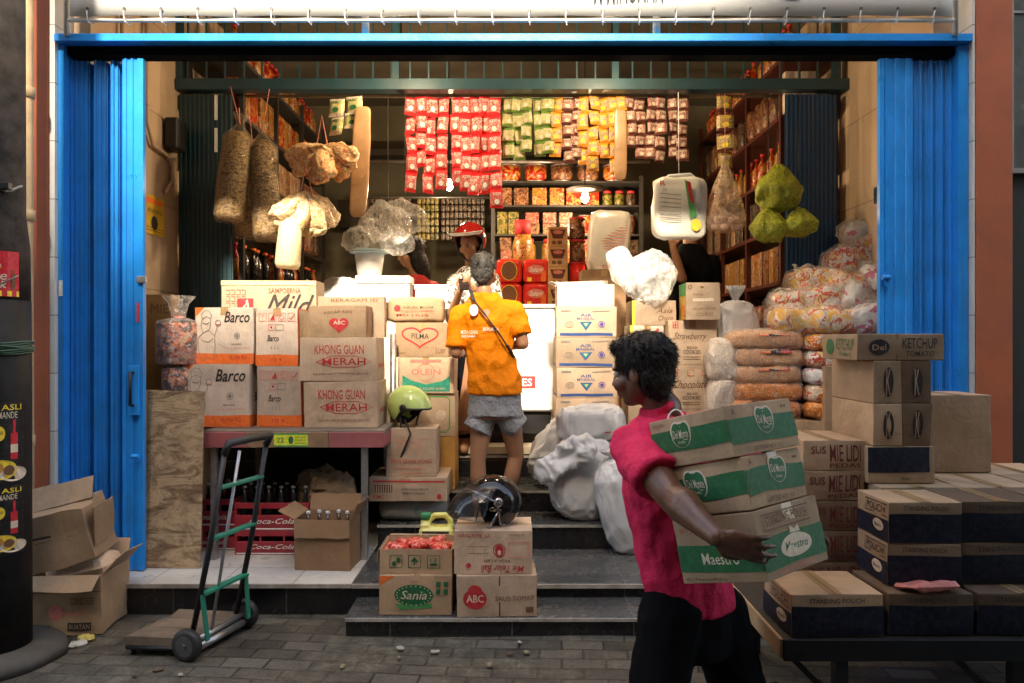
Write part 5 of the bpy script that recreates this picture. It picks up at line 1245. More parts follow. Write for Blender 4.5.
# left counter with white things
d = 5.75
r = thing('shop_counter', 'low white shop counter behind the cartons on the left', 'counter', (X(400, d), d + .35, .762)); hz = Z(303, d) - .762
bm = bmesh.new(); box(bm, -.55, -.3, 0, .42, .3, hz - .03); link('panel', bm, mat('cream_panel', (.5, .45, .36), .5), r)
bm = bmesh.new(); box(bm, -.58, -.33, hz - .029, .45, .33, hz, bev=.004); link('worktop', bm, M_white, r)
zc = .762 + hz + .001; K_foam = mat('white_foam', (.8, .8, .78), .6, var=.05, bumps=.3, bscale=120)
for (a, b, yt, dd, lb) in ((355, 410, 275, 5.62, 'white foam box on the counter, left of the two'), (414, 449, 284, 5.66, 'white foam box on the counter, right of the two')):
    r = thing('foam_box', lb, 'foam box', (X((a + b) / 2, dd), dd + .12, zc), group='white foam boxes on the counter'); hw = (b - a) / 2 * dd / FPX; h = Z(yt, dd) - zc
    bm = bmesh.new(); box(bm, -hw + .008, -.11, 0, hw - .008, .11, h * .7, bev=.006); link('body', bm, K_foam, r)
    bm = bmesh.new(); box(bm, -hw, -.12, h * .7 + .001, hw, .12, h, bev=.006); link('lid', bm, K_foam, r)
d = 5.6; zt = Z(275, d)
r = thing('plastic_tub', 'white plastic tub with blue rim standing on the left foam box', 'tub', (X(366, d), 5.74, zt + .002)); hh = Z(248, d) - zt
bm = bmesh.new(); lathe(bm, [(.09, 0), (.115, hh * .9)], 24, sq=.85); link('bucket', bm, M_white, r, True)
bm = bmesh.new(); lathe(bm, [(.122, hh * .88), (.15, hh * .9), (.15, hh), (.12, hh + .005)], 24, sq=.85); link('rim', bm, mat('pale_blue_rim', (.4, .6, .7), .4), r, True)
M_clear2 = film('crumpled_clear_film', (.75, .72, .66), .16, .1, 9, 1.0)
bm = bmesh.new(); superblob(bm, .11, .09, .06, .9, 32, 18, .05, 9, 3, (0, 0, .06), ridged=True, fa=.5, ff=25); o = link('plastic_bag', bm, M_clear2); o.location = (X(361, d), 5.74, zt + hh + .01); tag(o, 'crumpled clear plastic bag heaped on the white tub', 'plastic bag', 'crumpled clear bags')
for i, (px, py, s, dd) in enumerate(((388, 222, .15, 5.5), (405, 217, .14, 5.56), (398, 240, .10, 5.46))):
    bm = bmesh.new(); superblob(bm, s * 1.05, s * .6, s * .7, .8, 60, 36, s * .34, 6, 11 + i, ridged=True, fa=.25, ff=14)
    o = link('plastic_bag', bm, M_clear2); o.location = P(px, py, dd); tag(o, ['bundle of clear plastic bags hanging high on the left above the counter', 'bundle of clear plastic bags hanging beside the other, nearer the red helmet', 'small clear plastic bag dangling below the hanging bundles'][i], 'plastic bag', 'crumpled clear bags')
bm = bmesh.new()
for i, (px, py, dd) in enumerate(((388, 222, 5.5), (405, 217, 5.56))): tube(bm, [P(px, py, dd), Vector((X(px, dd), dd, 3.36))], .0025, 5)
tag(link('hanging_string', bm, M_rubber, None, True, True), 'thin dark strings holding up the clear plastic bag bundles', 'string')
bm = bmesh.new(); superblob(bm, .16, .1, .10, .8, 30, 16, .05, 7, 21, ridged=True); o = link('white_cloth', bm, M_banner, smooth=True); o.location = (X(335, 5.6), 5.75, zc + .06); tag(o, 'crumpled white sheet lying left of the foam boxes', 'cloth')

# back shelving unit
ZB = .762; yb_ = 7.3
levels = [Z(p, yb_) - ZB for p in (302, 262, 234, 205, 181)]
xsL, xsR = X(494, yb_), X(640, yb_); cxs = (xsL + xsR) / 2
shelf_unit('back_shelf', 'wooden back shelves packed with tins, jars and boxes', (cxs, yb_ + .15, ZB), xsR - xsL + .06, .36, levels, M_rackdark, [(-(xsR - xsL) / 2 - .01, -.16), ((xsR - xsL) / 2 + .01, -.16), (-(xsR - xsL) / 2 - .01, .16), ((xsR - xsL) / 2 + .01, .16)], board_m=M_rackdark)
wh = 'on the back shelves'
zL = [ZB + l + .001 for l in levels]
row('tin', xsL + .02, X(628, yb_), yb_ + .06, zL[4], .22, .22, .16, [P_red, P_brown], 'large tin', 'on the top back shelf')
row('box', xsL + .02, X(600, yb_), yb_ + .06, zL[3], .14, .14, .17, [P_brown, P_gold, P_red], 'box', 'on the second back shelf')
row('jar', X(600, yb_) + .02, xsR - .02, yb_ + .06, zL[3], .10, .10, .15, [P_green, P_dark], 'jar', 'on the second back shelf')
row('box', xsL + .02, X(520, yb_), yb_ + .06, zL[2], .10, .12, .22, [P_green, P_gold], 'tall box', 'on the middle back shelf')
row('box', X(524, yb_), X(575, yb_), yb_ + .05, zL[2], .13, .13, .105, [P_brown, P_pink], 'box', 'stacked on the middle back shelf', layers=2)
row('tin', X(578, yb_), xsR - .02, yb_ + .06, zL[2], .13, .13, .19, [P_red, P_brown, P_gold], 'tin', 'on the middle back shelf')
row('box', xsL + .02, X(516, yb_), yb_ + .05, zL[1], .11, .12, .12, [P_pink, P_brown], 'box', 'stacked on the lower back shelf', layers=2)
row('jar', X(517, yb_), X(560, yb_), yb_ + .05, zL[1], .15, .15, .23, [P_gold], 'wide jar', 'on the lower back shelf')
row('box', X(565, yb_), xsR, yb_ + .05, zL[1], .12, .12, .22, [P_red, P_brown, P_dark], 'box', 'on the lower back shelf')
row('pack', xsL + .02, xsR, yb_ + .05, zL[0], .2, .15, .3, [P_red, P_dark, P_brown], 'bag', 'on the bottom back shelf')
# goods piled on a stand in front of the back shelves (d 6.6)
d = 6.6; zt = Z(306, d)
r = shelf_unit('goods_stand', 'low stand behind the freezer carrying bright red packs', (X(545, d), d + .2, ZB), X(604, d) - X(492, d), .4, [zt - ZB], M_rackdark, [(-.45, -.17), (.45, -.17), (-.45, .17), (.45, .17)])
def brown_face(o): return o
for i in range(2):
    for j in range(2):
        w_, h_ = .235, (Z(258, d) - zt) / 2 - .002
        o = link('red_food_pack', (bm := bmesh.new(), superblob(bm, w_ / 2, .08, h_ / 2, .35, 20, 12, .004, 15, i + j, (0, 0, h_ / 2)), bm)[2], ink('glossy_red', (.62, .025, .02), .25), smooth=True)
        o.location = (X(521 + (6 if i == 0 else 26), d), d + .1, zt + .001 + j * (h_ + .002)) if True else None
        o.location.x = X(509 + i * 27, d); tag(o, '%s glossy red food pack %s' % (('upper' if j else 'lower'), ('with a brown disc' if i == 0 else 'with a gold scroll') + ' on the low stand'), 'food pack', 'glossy red food packs on the stand')
        mats = []; bm = bmesh.new(); its = [('e', .5, .5, .36, .4, I_brown), ('o', .5, .5, .36, .4, .006, I_yellow)] if i == 0 else [('e', .5, .55, .38, .2, I_pink), ('t', .2, .45, .8, .66, 'Selera', I_white, .4, .02), ('r', .72, .05, .95, .5, I_orange), ('r', .1, .05, .3, .22, I_yellow)]
        art(bm, its, lambda u, v, lf: Vector((-w_ / 2 + .02 + u * (w_ - .04), -.0835 - lf, v * h_)), mats, w_, h_); link('printing', bm, mats, o)
colh = (Z(226, d) - zt) / 4
for i in range(4):
    r = thing('pudding_box', 'brown and cream dessert box, %s in the column beside the red packs' % ['lowest', 'second', 'third', 'topmost'][i], 'food box', (X(558, d), d + .08, zt + .001 + i * colh), group='dessert boxes in a column')
    w_ = X(569, d) - X(549, d) - .004
    bm = bmesh.new(); box(bm, -w_ / 2, -.07, 0, w_ / 2, .07, colh - .002, bev=.002); link('body', bm, ink('tan_box', (.5, .3, .14), .5), r)
    mats = []; bm = bmesh.new(); art(bm, [('p', [(.1, .85), (.25, .4), (.75, .4), (.9, .85)], ink('choc', (.10, .03, .02))), ('e', .5, .72, .25, .1, I_pink), ('e', .3, .2, .12, .1, I_brown), ('e', .6, .2, .14, .1, I_brown), ('o', .8, .24, .08, .08, .004, I_cream)], lambda u, v, lf: Vector((-w_ / 2 + u * w_, -.0706 - lf, v * colh)), mats, w_, colh); link('printing', bm, mats, r)
th_ = (Z(216, d) - zt) / 4
for i in range(4):
    m = [P_red, ink('glossy_red', (.62, .025, .02), .25), P_brown, P_brown][i]
    r = thing('biscuit_tin', 'round %s biscuit tin, %s of its column beside the dessert boxes' % (['red', 'red', 'brown', 'brown'][i], ['lowest', 'second', 'third', 'topmost'][i]), 'tin', (X(578, d), d + .08, zt + .001 + i * th_), group='biscuit tins in a column')
    bm = bmesh.new(); lathe(bm, [(.07, .003), (.07, th_ - .02)], 22); link('label', bm, m, r, True)
    bm = bmesh.new(); lathe(bm, [(.073, th_ - .02), (.073, th_ - .002), (.06, th_ - .001)], 22); link('lid', bm, I_red, r, True)
row('jar', X(512, d) - .02, X(536, d), d + .28, zt + .001, .19, .15, Z(215, d) - zt - .002, [P_gold], 'large jar', 'behind the red packs')
row('pack', X(586, d), X(606, d), d + .1, zt + .001, .15, .14, .35, [P_red], 'upright pack', 'right of the biscuit tins')
# hanging cards at the back left of the shelves
for i, px in enumerate((372, 400, 428, 452, 474)):
    dd = 7.6; bm = bmesh.new(); w_ = (22) * dd / FPX; h = Z(197, dd) - Z(240, dd)
    nx_, nz_ = 5, 6
    for a in range(nx_):
        for b in range(nz_): superblob(bm, w_ / nx_ / 2 * .92, .012, h / nz_ / 2 * .92, .5, 8, 6, .002, 20, a + b, (-w_ / 2 + (a + .5) * w_ / nx_, 0, (b + .5) * h / nz_))
    o = link('snack_card', bm, P_green if i in (2,) else P_dark); o.location = (X(px, dd), dd, Z(240, dd)); tag(o, '%s card of small snacks hung on the back wall, %s' % ('yellow-green' if i == 2 else 'dark', ['far left', 'second from the left', 'brightest of the row', 'right of the yellow-green card', 'next to the back shelves'][i]), 'snack card', 'snack cards on the back wall')
bm = bmesh.new(); tube(bm, [P(370, 197, 7.58), P(492, 197, 7.58)], .012, 6); tag(link('hanging_rail', bm, M_steel, None, True, True), 'metal rail carrying the snack cards on the back wall', 'rail')
bm = bmesh.new(); tube(bm, [P(370, 161, 7.0), P(650, 161, 7.0)], .018, 6); tag(link('hanging_rail', bm, M_steel, None, True, True), 'bright horizontal metal rail high across the back of the shop', 'rail')
# boxes low behind counter at left
row('box', X(330, 7), X(395, 7), 7.0, ZB, .2, .2, .9, [P_dark, P_brown], 'tall sack', 'on the floor below the snack cards')
# side racks along both walls
RZ = [.35, .78, 1.2, 1.62, 2.04, 2.46, 2.9]
for s, lab in ((-1, 'long steel rack of bottles and packs along the left wall'), (1, 'long steel rack with red shelf edges along the right wall')):
    r = thing('side_rack', lab, 'shelf', (s * 2.26, 6.95, ZB), group='steel racks along the side walls'); m = M_rackdark if s < 0 else M_rackred
    for z in RZ:
        bm = bmesh.new(); box(bm, -.22, -1.25, z - .03, .22, 1.25, z, bev=.002); link('shelf_board', bm, M_rackdark if s < 0 or z < .5 else M_rackred, r)
    for y in (-1.23, -.4, .4, 1.23):
        for x in (-.2, .2):
            bm = bmesh.new(); box(bm, x - .018, y - .018, 0, x + .018, y + .018, 3.05); link('upright', bm, m, r)
    for k, z in enumerate(RZ[:-1] + [RZ[-1]]):
        y = 5.78
        side = 'left' if s < 0 else 'right'
        kinds = [('pack', .16, .28, [P_dark, P_brown]), ('box', .15, .26, [P_brown, P_red]), ('bottle', .09, .3, [M_dglass, P_red]), ('pack', .17, .26, [P_dark, P_brown, P_pink]), ('box', .11, .28, [P_gold, P_brown, P_cream]), ('box', .1, .3, [P_gold, P_red] if s < 0 else [P_cream, P_dark]), ('bottle', .085, .28, [P_red, P_gold])]
        kd, wd, hh, ms = kinds[(k + (0 if s < 0 else 2)) % 7] if k < 6 else kinds[6]
        nm = {'pack': 'bag', 'box': 'box', 'bottle': 'bottle'}[kd]
        while y < 8.1:
            m_ = random.choice(ms); col = {P_red: 'red and gold', P_gold: 'golden', P_brown: 'brown', P_pink: 'pink', P_cream: 'cream', P_dark: 'dark', M_dglass: 'dark glass'}[m_]
            tier = ['lowest', 'second', 'third', 'fourth', 'fifth', 'sixth', 'top'][k]
            if abs(y - 6.55) > .03 or True:
                o = good(kd, wd, wd, hh, m_, '%s %s on the %s shelf of the %s rack' % (col, nm, tier, side), 'goods: %s rack, %s shelf' % (side, tier))
                o.location = (s * 2.13 + random.uniform(-.01, .01), y, ZB + z + .001)
            y += wd + random.choice((.008, .012, .03, .1 if kd != 'box' else .02))
# end-on goods of the right rack (cream books / cartons and orange-capped bottles)
for i in range(2):
    bm = bmesh.new(); box(bm, -.055, -.06, 0, .055, .06, .31, bev=.003); o = link('cream_box', bm, K_cream); o.location = (2.0 + i * .115, 5.66, ZB + RZ[5] + .001) ; o.location.y = 5.7 - .0; o.location.x = 2.11 + i * .12; tag(o, 'upright cream box at the end of the right rack, %s' % ['inner one', 'one next to the shutter'][i], 'box', 'cream boxes at the end of the right rack')
# wooden trays stacked right of the rack
for i in range(6):
    r = thing('wooden_tray', 'rough brown wooden tray, %s of six stacked by the blue inner shutter' % ['lowest', 'second', 'third', 'fourth', 'fifth', 'topmost'][i], 'tray', (1.86, 5.42, .765 + i * .135), (0, 0, R(3 * (i % 3) - 3)), group='wooden trays stacked by the shutter')
    bm = bmesh.new(); box(bm, -.24, -.16, 0, .24, .16, .012)
    for a in ((-.24, -.16, .0125, .24, -.148, .11), (-.24, .148, .0125, .24, .16, .11), (-.24, -.147, .0125, -.228, .147, .11), (.228, -.147, .0125, .24, .147, .11)): box(bm, *a)
    link('frame', bm, M_wood, r)

# ============================================================ THINGS HANGING IN THE OPENING
random.seed(5)
RY = 5.78; RZT = Z(97, RY)
r = thing('hanging_rail', 'long pale pole under the inner beam from which the sachet strips hang', 'rail', (0, RY, RZT)); bm = bmesh.new(); tube(bm, [(X(236, RY), 0, .01), (X(784, RY), 0, .01)], .013, 8); link('pole', bm, mat('pale_pole', (.35, .3, .22), .5), r, True)
def sachet_mesh(nm, w, h, m_base, m_patch, m_txt):
    bm = bmesh.new(); n = 6; g = []
    for sgn in (-1, 1):
        gg = []
        for i in range(n + 1):
            for_j = []
            for j in range(n + 1):
                u, v = i / n * 2 - 1, j / n * 2 - 1; p = (1 - u ** 4) * (1 - abs(v) ** 5)
                for_j.append(bm.verts.new((u * w / 2, sgn * (.019 * p + .0005) + .005 * noise.noise(Vector((u * 2.5, v * 2.5, w * 90))), (v * .5 - .5) * h)))
            gg.append(for_j)
        for i in range(n):
            for j in range(n):
                q = (gg[i][j], gg[i + 1][j], gg[i + 1][j + 1], gg[i][j + 1]); f = bm.faces.new(q if sgn < 0 else q[::-1])
                f.material_index = 1 if 1 <= j < n - 1 else 0
    a, b = .16, .62
    art(bm, [('t', .2, .68, .8, .84, random.choice(['ABC', 'SUSU', 'KOPI', 'RASA']), m_txt, .15, .04), ('e', .5, .34, .2, .14, m_txt)], lambda u, v, lf: Vector((-w / 2 + u * w, -.0165 - .004 * (1 - (2 * v - 1) ** 2) - lf, (v - 1) * h)), ml := [m_base, m_patch], w, h)
    me = bpy.data.meshes.new(nm); bm.to_mesh(me); bm.free()
    for m in ml: me.materials.append(m)
    return me
Sr = ink('sachet_red', (.7, .03, .04), .22); So = ink('sachet_orange', (.7, .28, .04), .25); Sg = ink('sachet_green', (.12, .2, .04), .25); Sy = ink('sachet_yellow', (.55, .48, .2), .25); Sb = ink('sachet_brown', (.12, .035, .025), .22); Sp = printed('sachet_pink_print', [(.7, .05, .06), (.7, .32, .28), (.5, .03, .04), (.75, .5, .42)], 60, .25, .3)
Spg = printed('sachet_green_print', [(.45, .4, .18), (.65, .55, .3), (.25, .3, .06), (.6, .5, .25)], 60, .25, .3); Spo = printed('sachet_orange_print', [(.72, .4, .1), (.2, .2, .3), (.75, .5, .2), (.6, .2, .05)], 60, .25, .3); Spb = printed('sachet_brown_print', [(.35, .12, .09), (.6, .45, .35), (.15, .04, .03), (.5, .2, .18)], 70, .25, .3)
Spy = printed('sachet_gold_print', [(.5, .4, .12), (.1, .05, .03), (.65, .5, .2), (.3, .15, .05)], 60, .25, .3)
KINDS = {'red': (sachet_mesh('sachet', .092, .145, Sr, Sp, I_white), .092, .145, 'bright red and pink'), 'green': (sachet_mesh('sachet', .095, .115, Sg, Spg, I_cream), .095, .115, 'green and cream'),
         'orange': (sachet_mesh('sachet', .085, .125, So, Spo, I_yellow), .085, .125, 'orange'), 'brown': (sachet_mesh('sachet', .088, .10, Sb, Spb, I_cream), .088, .10, 'dark brown and white'),
         'gold': (sachet_mesh('sachet', .13, .13, Sb, Spy, I_yellow), .13, .13, 'black and gold'), 'card': (sachet_mesh('sachet', .12, .13, I_cream, Spg, I_green), .12, .13, 'cream')}
def strip(kind, px, n, y=RY, z=None, lab=None, k=0, rz=0.0):
    me, w_, h, cn = KINDS[kind]
    r = thing('sachet_strip', lab, 'sachet strip', (X(px, y), y - .02 - .012 * (k % 3), z if z is not None else RZT), (R(random.uniform(-2, 2)), R(random.uniform(-2.5, 2.5)), rz), group=cn + ' sachet strips hanging from the pole')
    q_ = random.uniform(.92, 1.1); r.scale = (q_, 1, random.uniform(.92, 1.06)); r.location.z -= random.uniform(0, .02)
    for i in range(n):
        o = bpy.data.objects.new('sachet', me); C.objects.link(o); o.parent = r; o.location = (random.uniform(-.008, .008), random.uniform(-.016, .01), -i * h); o.rotation_euler = (R(random.uniform(-14, 14)), R(random.uniform(-4, 4)), R(random.uniform(-32, 32)))
def strips(kind, pxs, ns, ab, base):
    for k, (px, n) in enumerate(zip(pxs, ns)):
        px += random.uniform(-1.5, 1.5)
        t = 'leftmost' if k == 0 else ('rightmost' if k == len(pxs) - 1 else '%s from the left' % ['', 'second', 'third', 'fourth', 'fifth', 'sixth', 'seventh', 'eighth', 'ninth', 'tenth'][k])
        strip(kind, px, n, lab='%s of the %s sachet strips' % (t, KINDS[kind][3]), k=k)
strips('red', (411, 422, 434, 445, 456, 466, 477, 486, 494), (5, 4, 5, 5, 5, 5, 5, 5, 6), 1, 'under the beam')
for i, px in enumerate((474, 482)): strip('red', px, 1, z=Z(176, RY), lab='short single red sachet hanging low, %s of two' % ('left' if i == 0 else 'right'), k=4)
strips('green', (508, 517, 527, 538, 549), (4, 4, 4, 4, 4), 1, 'right of the red ones')
strips('orange', (558, 581, 591, 602, 611, 619), (4, 4, 5, 4, 5, 4), 1, 'in the middle of the pole')
strips('brown', (568, 577, 629, 640, 651, 661, 672, 683), (5, 5, 4, 5, 5, 5, 5, 5), 1, 'between the orange strips and the hanging bags')
strip('gold', 723, 5, y=5.5, z=Z(94, 5.5), lab='single column of black and gold sachets near the right shutter')
strip('card', 339, 2, y=5.5, z=Z(97, 5.5), lab='cream card of sachets hanging left of the brown paper strip, left of two'); strip('card', 354, 2, y=5.52, z=Z(97, 5.52), lab='cream card of sachets hanging left of the brown paper strip, right of two', k=1)
r = thing('paper_strip', 'long brown translucent paper strip hanging between cream cards and red sachets', 'paper strip', (X(358, 5.45), 5.43, Z(217, 5.45)), (0, R(3), 0), group='long brown hanging strips')
bm = bmesh.new(); superblob(bm, .065, .015, .40, .4, 14, 24, .012, 8, 3, (0, 0, .40)); link('sleeve', bm, mat('brown_sleeve', (.42, .24, .12), .3, var=.3, vscale=6), r, True)
r = thing('paper_strip', 'narrow orange-brown strip hanging among the orange and brown sachets', 'paper strip', (X(620, 5.7), 5.68, Z(180, 5.7)), group='long brown hanging strips')
bm = bmesh.new(); superblob(bm, .05, .012, .27, .4, 14, 20, .012, 8, 6, (0, 0, .27)); link('sleeve', bm, mat('brown_sleeve', (.42, .24, .12)), r, True)
# long tube bags of crackers
M_warmf = film('warm_film', (.4, .3, .2), .02, .04, 12, 1.0)
M_crk = printed('dark_crackers', [(.07, .035, .012), (.24, .14, .05), (.42, .27, .11), (.13, .07, .025)], 30, .35, .9, (1, 1, 2.2))
def tubebag(p0, p1, w_, lab):
    p0 = Vector(p0); p1 = Vector(p1); d_, u, v, L = frame_of(p1, p0)
    r = thing('cracker_bag', lab, 'cracker bag', p1, group='long hanging bags of crackers'); M = Matrix((u, v, d_)).transposed().to_4x4()
    bm = bmesh.new(); lathe(bm, [(w_ * .75, .02), (w_ * .92, .05), (w_ * .95, L * .5), (w_ * .88, L - .12), (w_ * .5, L - .06)], 26, ripple=.02, rn=5, M=M); link('crackers', bm, M_crk, r, True)
    bm = bmesh.new(); lathe(bm, [(w_ * .8, .0), (w_, .04), (w_ * 1.02, L * .5), (w_ * .95, L - .1), (w_ * .4, L - .03), (w_ * .2, L), (w_ * .5, L + .07)], 36, ripple=.035, rn=7, M=M); link('wrapper', bm, M_warmf, r, True)
    bm = bmesh.new(); tube(bm, [M @ Vector((0, 0, L)), M @ Vector((.02, 0, L + .12))], .004, 5); tube(bm, [M @ Vector((0, 0, L)), Vector((.01, 0, Z(93, 5.4) - p1.z))], .0025, 5); link('string', bm, I_pink, r, True)
tubebag(P(240, 124, 5.3), P(229, 222, 5.25), .108, 'long tilted bag of dark round crackers, left of the hanging pair')
tubebag(P(262, 133, 5.35), P(268, 240, 5.3), .10, 'long upright bag of dark round crackers, right of the hanging pair')
tubebag(P(253, 150, 5.6), P(247, 238, 5.55), .10, 'long dark bag of crackers behind the hanging pair')
# bunches of snack bags
M_chip = printed('orange_chips', [(.75, .36, .13), (.82, .5, .22), (.85, .62, .36), (.7, .2, .07)], 30, .18, .9)
M_chipw = printed('pale_chips', [(.52, .38, .2), (.6, .48, .3), (.45, .22, .07), (.6, .5, .36)], 26, .3, .8)
def bunch(c, n, L, w_, m, lab, top, spread=70, ph=0):
    r = thing('snack_bunch', lab, 'snack bunch', c, group='bunches of bagged crisps')
    rnd = random.Random(ph + 3)
    for i in range(n):
        a = R(-spread + 2 * spread * i / (n - 1)) if n > 1 else 0
        T = Matrix.Rotation(a * .95, 4, 'Y') @ Matrix.Rotation(R(rnd.uniform(-30, 45)), 4, 'X') @ Matrix.Rotation(R(rnd.uniform(-50, 50)), 4, 'Z')
        bm = bmesh.new(); superblob(bm, w_ / 2, w_ * .22, L / 2, .6, 30, 24, .012, 14, i + ph, (0, 0, -L * .5), ridged=True, fa=.8, ff=34)
        for v in bm.verts:
            k = max(0, (v.co.z + L * .42) / (L * .42)); v.co.x *= 1 - .75 * k; v.co.y *= 1 - .7 * k
        bm.transform(Matrix.Translation((0, -.02 * (i % 3), 0)) @ T); link('bag', bm, m, r, True)
        
    bm = bmesh.new()
    if top: tube(bm, [(-.05, 0, -.06), (0, 0, top - c.z), (.05, 0, -.06)], .006, 5)
    link('string', bm, I_pink, r, True) if top else bm.free()
    return r
bunch(P(322, 146, 5.3), 9, .28, .13, M_chip, 'bunch of bags of orange prawn crackers hanging from a pink string', Z(115, 5.3), 72)
bunch(P(306, 193, 5.22), 7, .30, .14, M_chipw, 'bunch of pale bags of crisps hanging under the orange crackers', Z(160, 5.22), 48, 20)
bm = bmesh.new(); lathe(bm, [(.07, 0), (.085, .03), (.08, .16), (.075, .30), (.04, .34)], 24, ripple=.03); o = link('white_roll', bm, ink('pale_wrap', (.5, .42, .26), .3), smooth=True); o.location = P(287, 268, 5.12); o.rotation_euler = (0, R(5), 0); tag(o, 'pale cream roll of crackers dangling at the lower left of the crisps', 'roll')
# hanging bags on the right
d = 5.3
r = thing('printed_bag', 'white printed carrier bag with handles hanging right of the sachets', 'bag', P(679, 238, d)); w_ = 52 * d / FPX; h = 60 * d / FPX
bm = bmesh.new(); superblob(bm, w_ / 2, .05, h / 2, .35, 30, 20, .02, 7, 4, (0, 0, h / 2), ridged=True); link('sack', bm, mat('thin_white_plastic', (.72, .68, .6), .3, var=.08, vscale=5), r, True)
bm = bmesh.new(); tube(bm, [(-w_ * .35, -.01, h * .92), (-w_ * .2, -.01, h * 1.03), (w_ * .2, -.01, h * 1.06), (w_ * .4, -.01, h * .93)], .014, 6); tube(bm, [(0, 0, h * 1.04), (0, .02, h * 1.04 + .6)], .003, 4); link('handles', bm, M_banner, r, True)
mats = []; bm = bmesh.new(); art(bm, [('l', [(.1, .3 + i * .07), (.5, .27 + i * .07)], .006, I_grey) for i in range(7)] + [('p', [(.56, .95), (.66, .9), (.8, .35), (.68, .3)], I_lgreen), ('p', [(.6, .93), (.68, .9), (.74, .55), (.66, .6)], I_red), ('e', .78, .2, .1, .1, I_yellow), ('t', .1, .85, .2, .93, 'R', I_red, 0, .03)], lambda u, v, lf: Vector((-w_ / 2 + u * w_, -.068 - lf, v * h)), mats, w_, h); link('printing', bm, mats, r)
M_tan = film('tan_clear_bag', (.7, .5, .33), .55, .15, 14, .8)
r = thing('clear_bag', 'translucent knotted bag holding pink crackers beside the printed bag', 'bag', P(725, 232, d)); h = (232 - 160) * d / FPX
bm = bmesh.new(); lathe(bm, [(.06, 0), (.12, .02), (.145, .09), (.12, h * .4), (.075, h * .65), (.03, h * .9), (.02, h), (.04, h + .03)], 36, ripple=.07, rn=6, sq=.6); link('bag_film', bm, M_tan, r, True)
bm = bmesh.new()
for i in range(14): superblob(bm, .03, .025, .022, .8, 10, 8, .008, 25, i, (random.uniform(-.08, .08), random.uniform(-.03, .03), .035 + .09 * random.random()))
link('crackers', bm, mat('pink_crackers', (.75, .5, .38), .5, var=.2, vscale=20), r, True)
bm = bmesh.new(); tube(bm, [(0, 0, h), (0, 0, Z(93, d) - Z(232, d))], .0025, 5); link('string', bm, I_pink, r, True)
M_net = printed('green_net', [(.26, .29, .015), (.36, .40, .025), (.44, .44, .05), (.22, .25, .015)], 45, .45, .9)
for i, (px, py, a, b) in enumerate(((778, 188, .145, .145), (769, 225, .105, .11), (799, 222, .10, .085))):
    dd = 5.28 - .02 * i; bm = bmesh.new(); superblob(bm, a, a * .75, b, .85, 50, 36, .022, 7, 31 + i, ridged=True, fa=.5, ff=14, an=(1.6, 1.6, .6))
    for v in bm.verts:
        k = max(0, v.co.z / b) ; v.co.x *= 1 - .5 * k; v.co.y *= 1 - .5 * k
    r = thing('green_bag', ['large lime green bag of produce, upper one of the three hanging together', 'lime green bag of produce, lower left of the three hanging together', 'lime green bag of produce, lower right of the three by the blue shutter'][i], 'produce bag', P(px, py, dd), group='lime green bags of produce'); link('sack', bm, M_net, r, True)
    bm = bmesh.new(); tube(bm, [(0, 0, b * .9), (.0, .02, Z(93, dd) - Z(py, dd))], .003, 5); link('string', bm, M_iron, r, True)

# ============================================================ MIDDLE: WATER CARTONS, SACKS
random.seed(31)
def water():
    return {'F': [('r', .06, .05, .94, .14, I_blue), ('p', [(.5, .22), (.39, .50), (.61, .50)], I_blue), ('p', [(.5, .30), (.43, .47), (.57, .47)], I_teal), ('p', [(.5, .36), (.47, .45), (.53, .45)], I_cream), ('t', .40, .68, .6, .78, 'AIR', I_blue, 0, .02), ('t', .34, .56, .66, .65, 'MINERAL', I_blue, 0, .01),
                  ('o', .22, .42, .07, .09, .003, I_grey), ('t', .18, .38, .26, .46, 'SNI', I_grey), ('o', .76, .42, .05, .10, .003, I_purple), ('e', .76, .42, .03, .06, I_purple), ('r', .08, .84, .24, .90, I_grey), ('l', [(.6, .86), (.9, .88)], .006, I_grey)],
            'L': [('r', .05, .05, .95, .14, I_blue)]}
z = .4755; d = 5.19; hgt = (Z(306, d) - z) / 6 - .002
lb = ['lowest', 'second from the bottom', 'third from the bottom', 'fourth from the bottom', 'fifth from the bottom', 'uppermost closed one']
for i in range(6):
    w_ = 60 * d / FPX
    carton('mineral water carton with blue triangle print, %s of its tall stack' % lb[i], w=w_, dep=.3, h=hgt, loc=(X(586, d) + random.uniform(-.006, .006), d + .16, z), rot=(0, 0, R(random.uniform(-1.5, 1.5))), m=K_pale, prints=water(), group='mineral water cartons in a stack'); z += hgt + .002
open_carton('empty opened water carton on top of the mineral water stack', 57 * d / FPX, .28, (Z(283, d) - z) * .98, (X(586, d), d + .16, z), R(1), K_cream, (0, 1, 1, 0), (0, 30, 60, 60), .05)
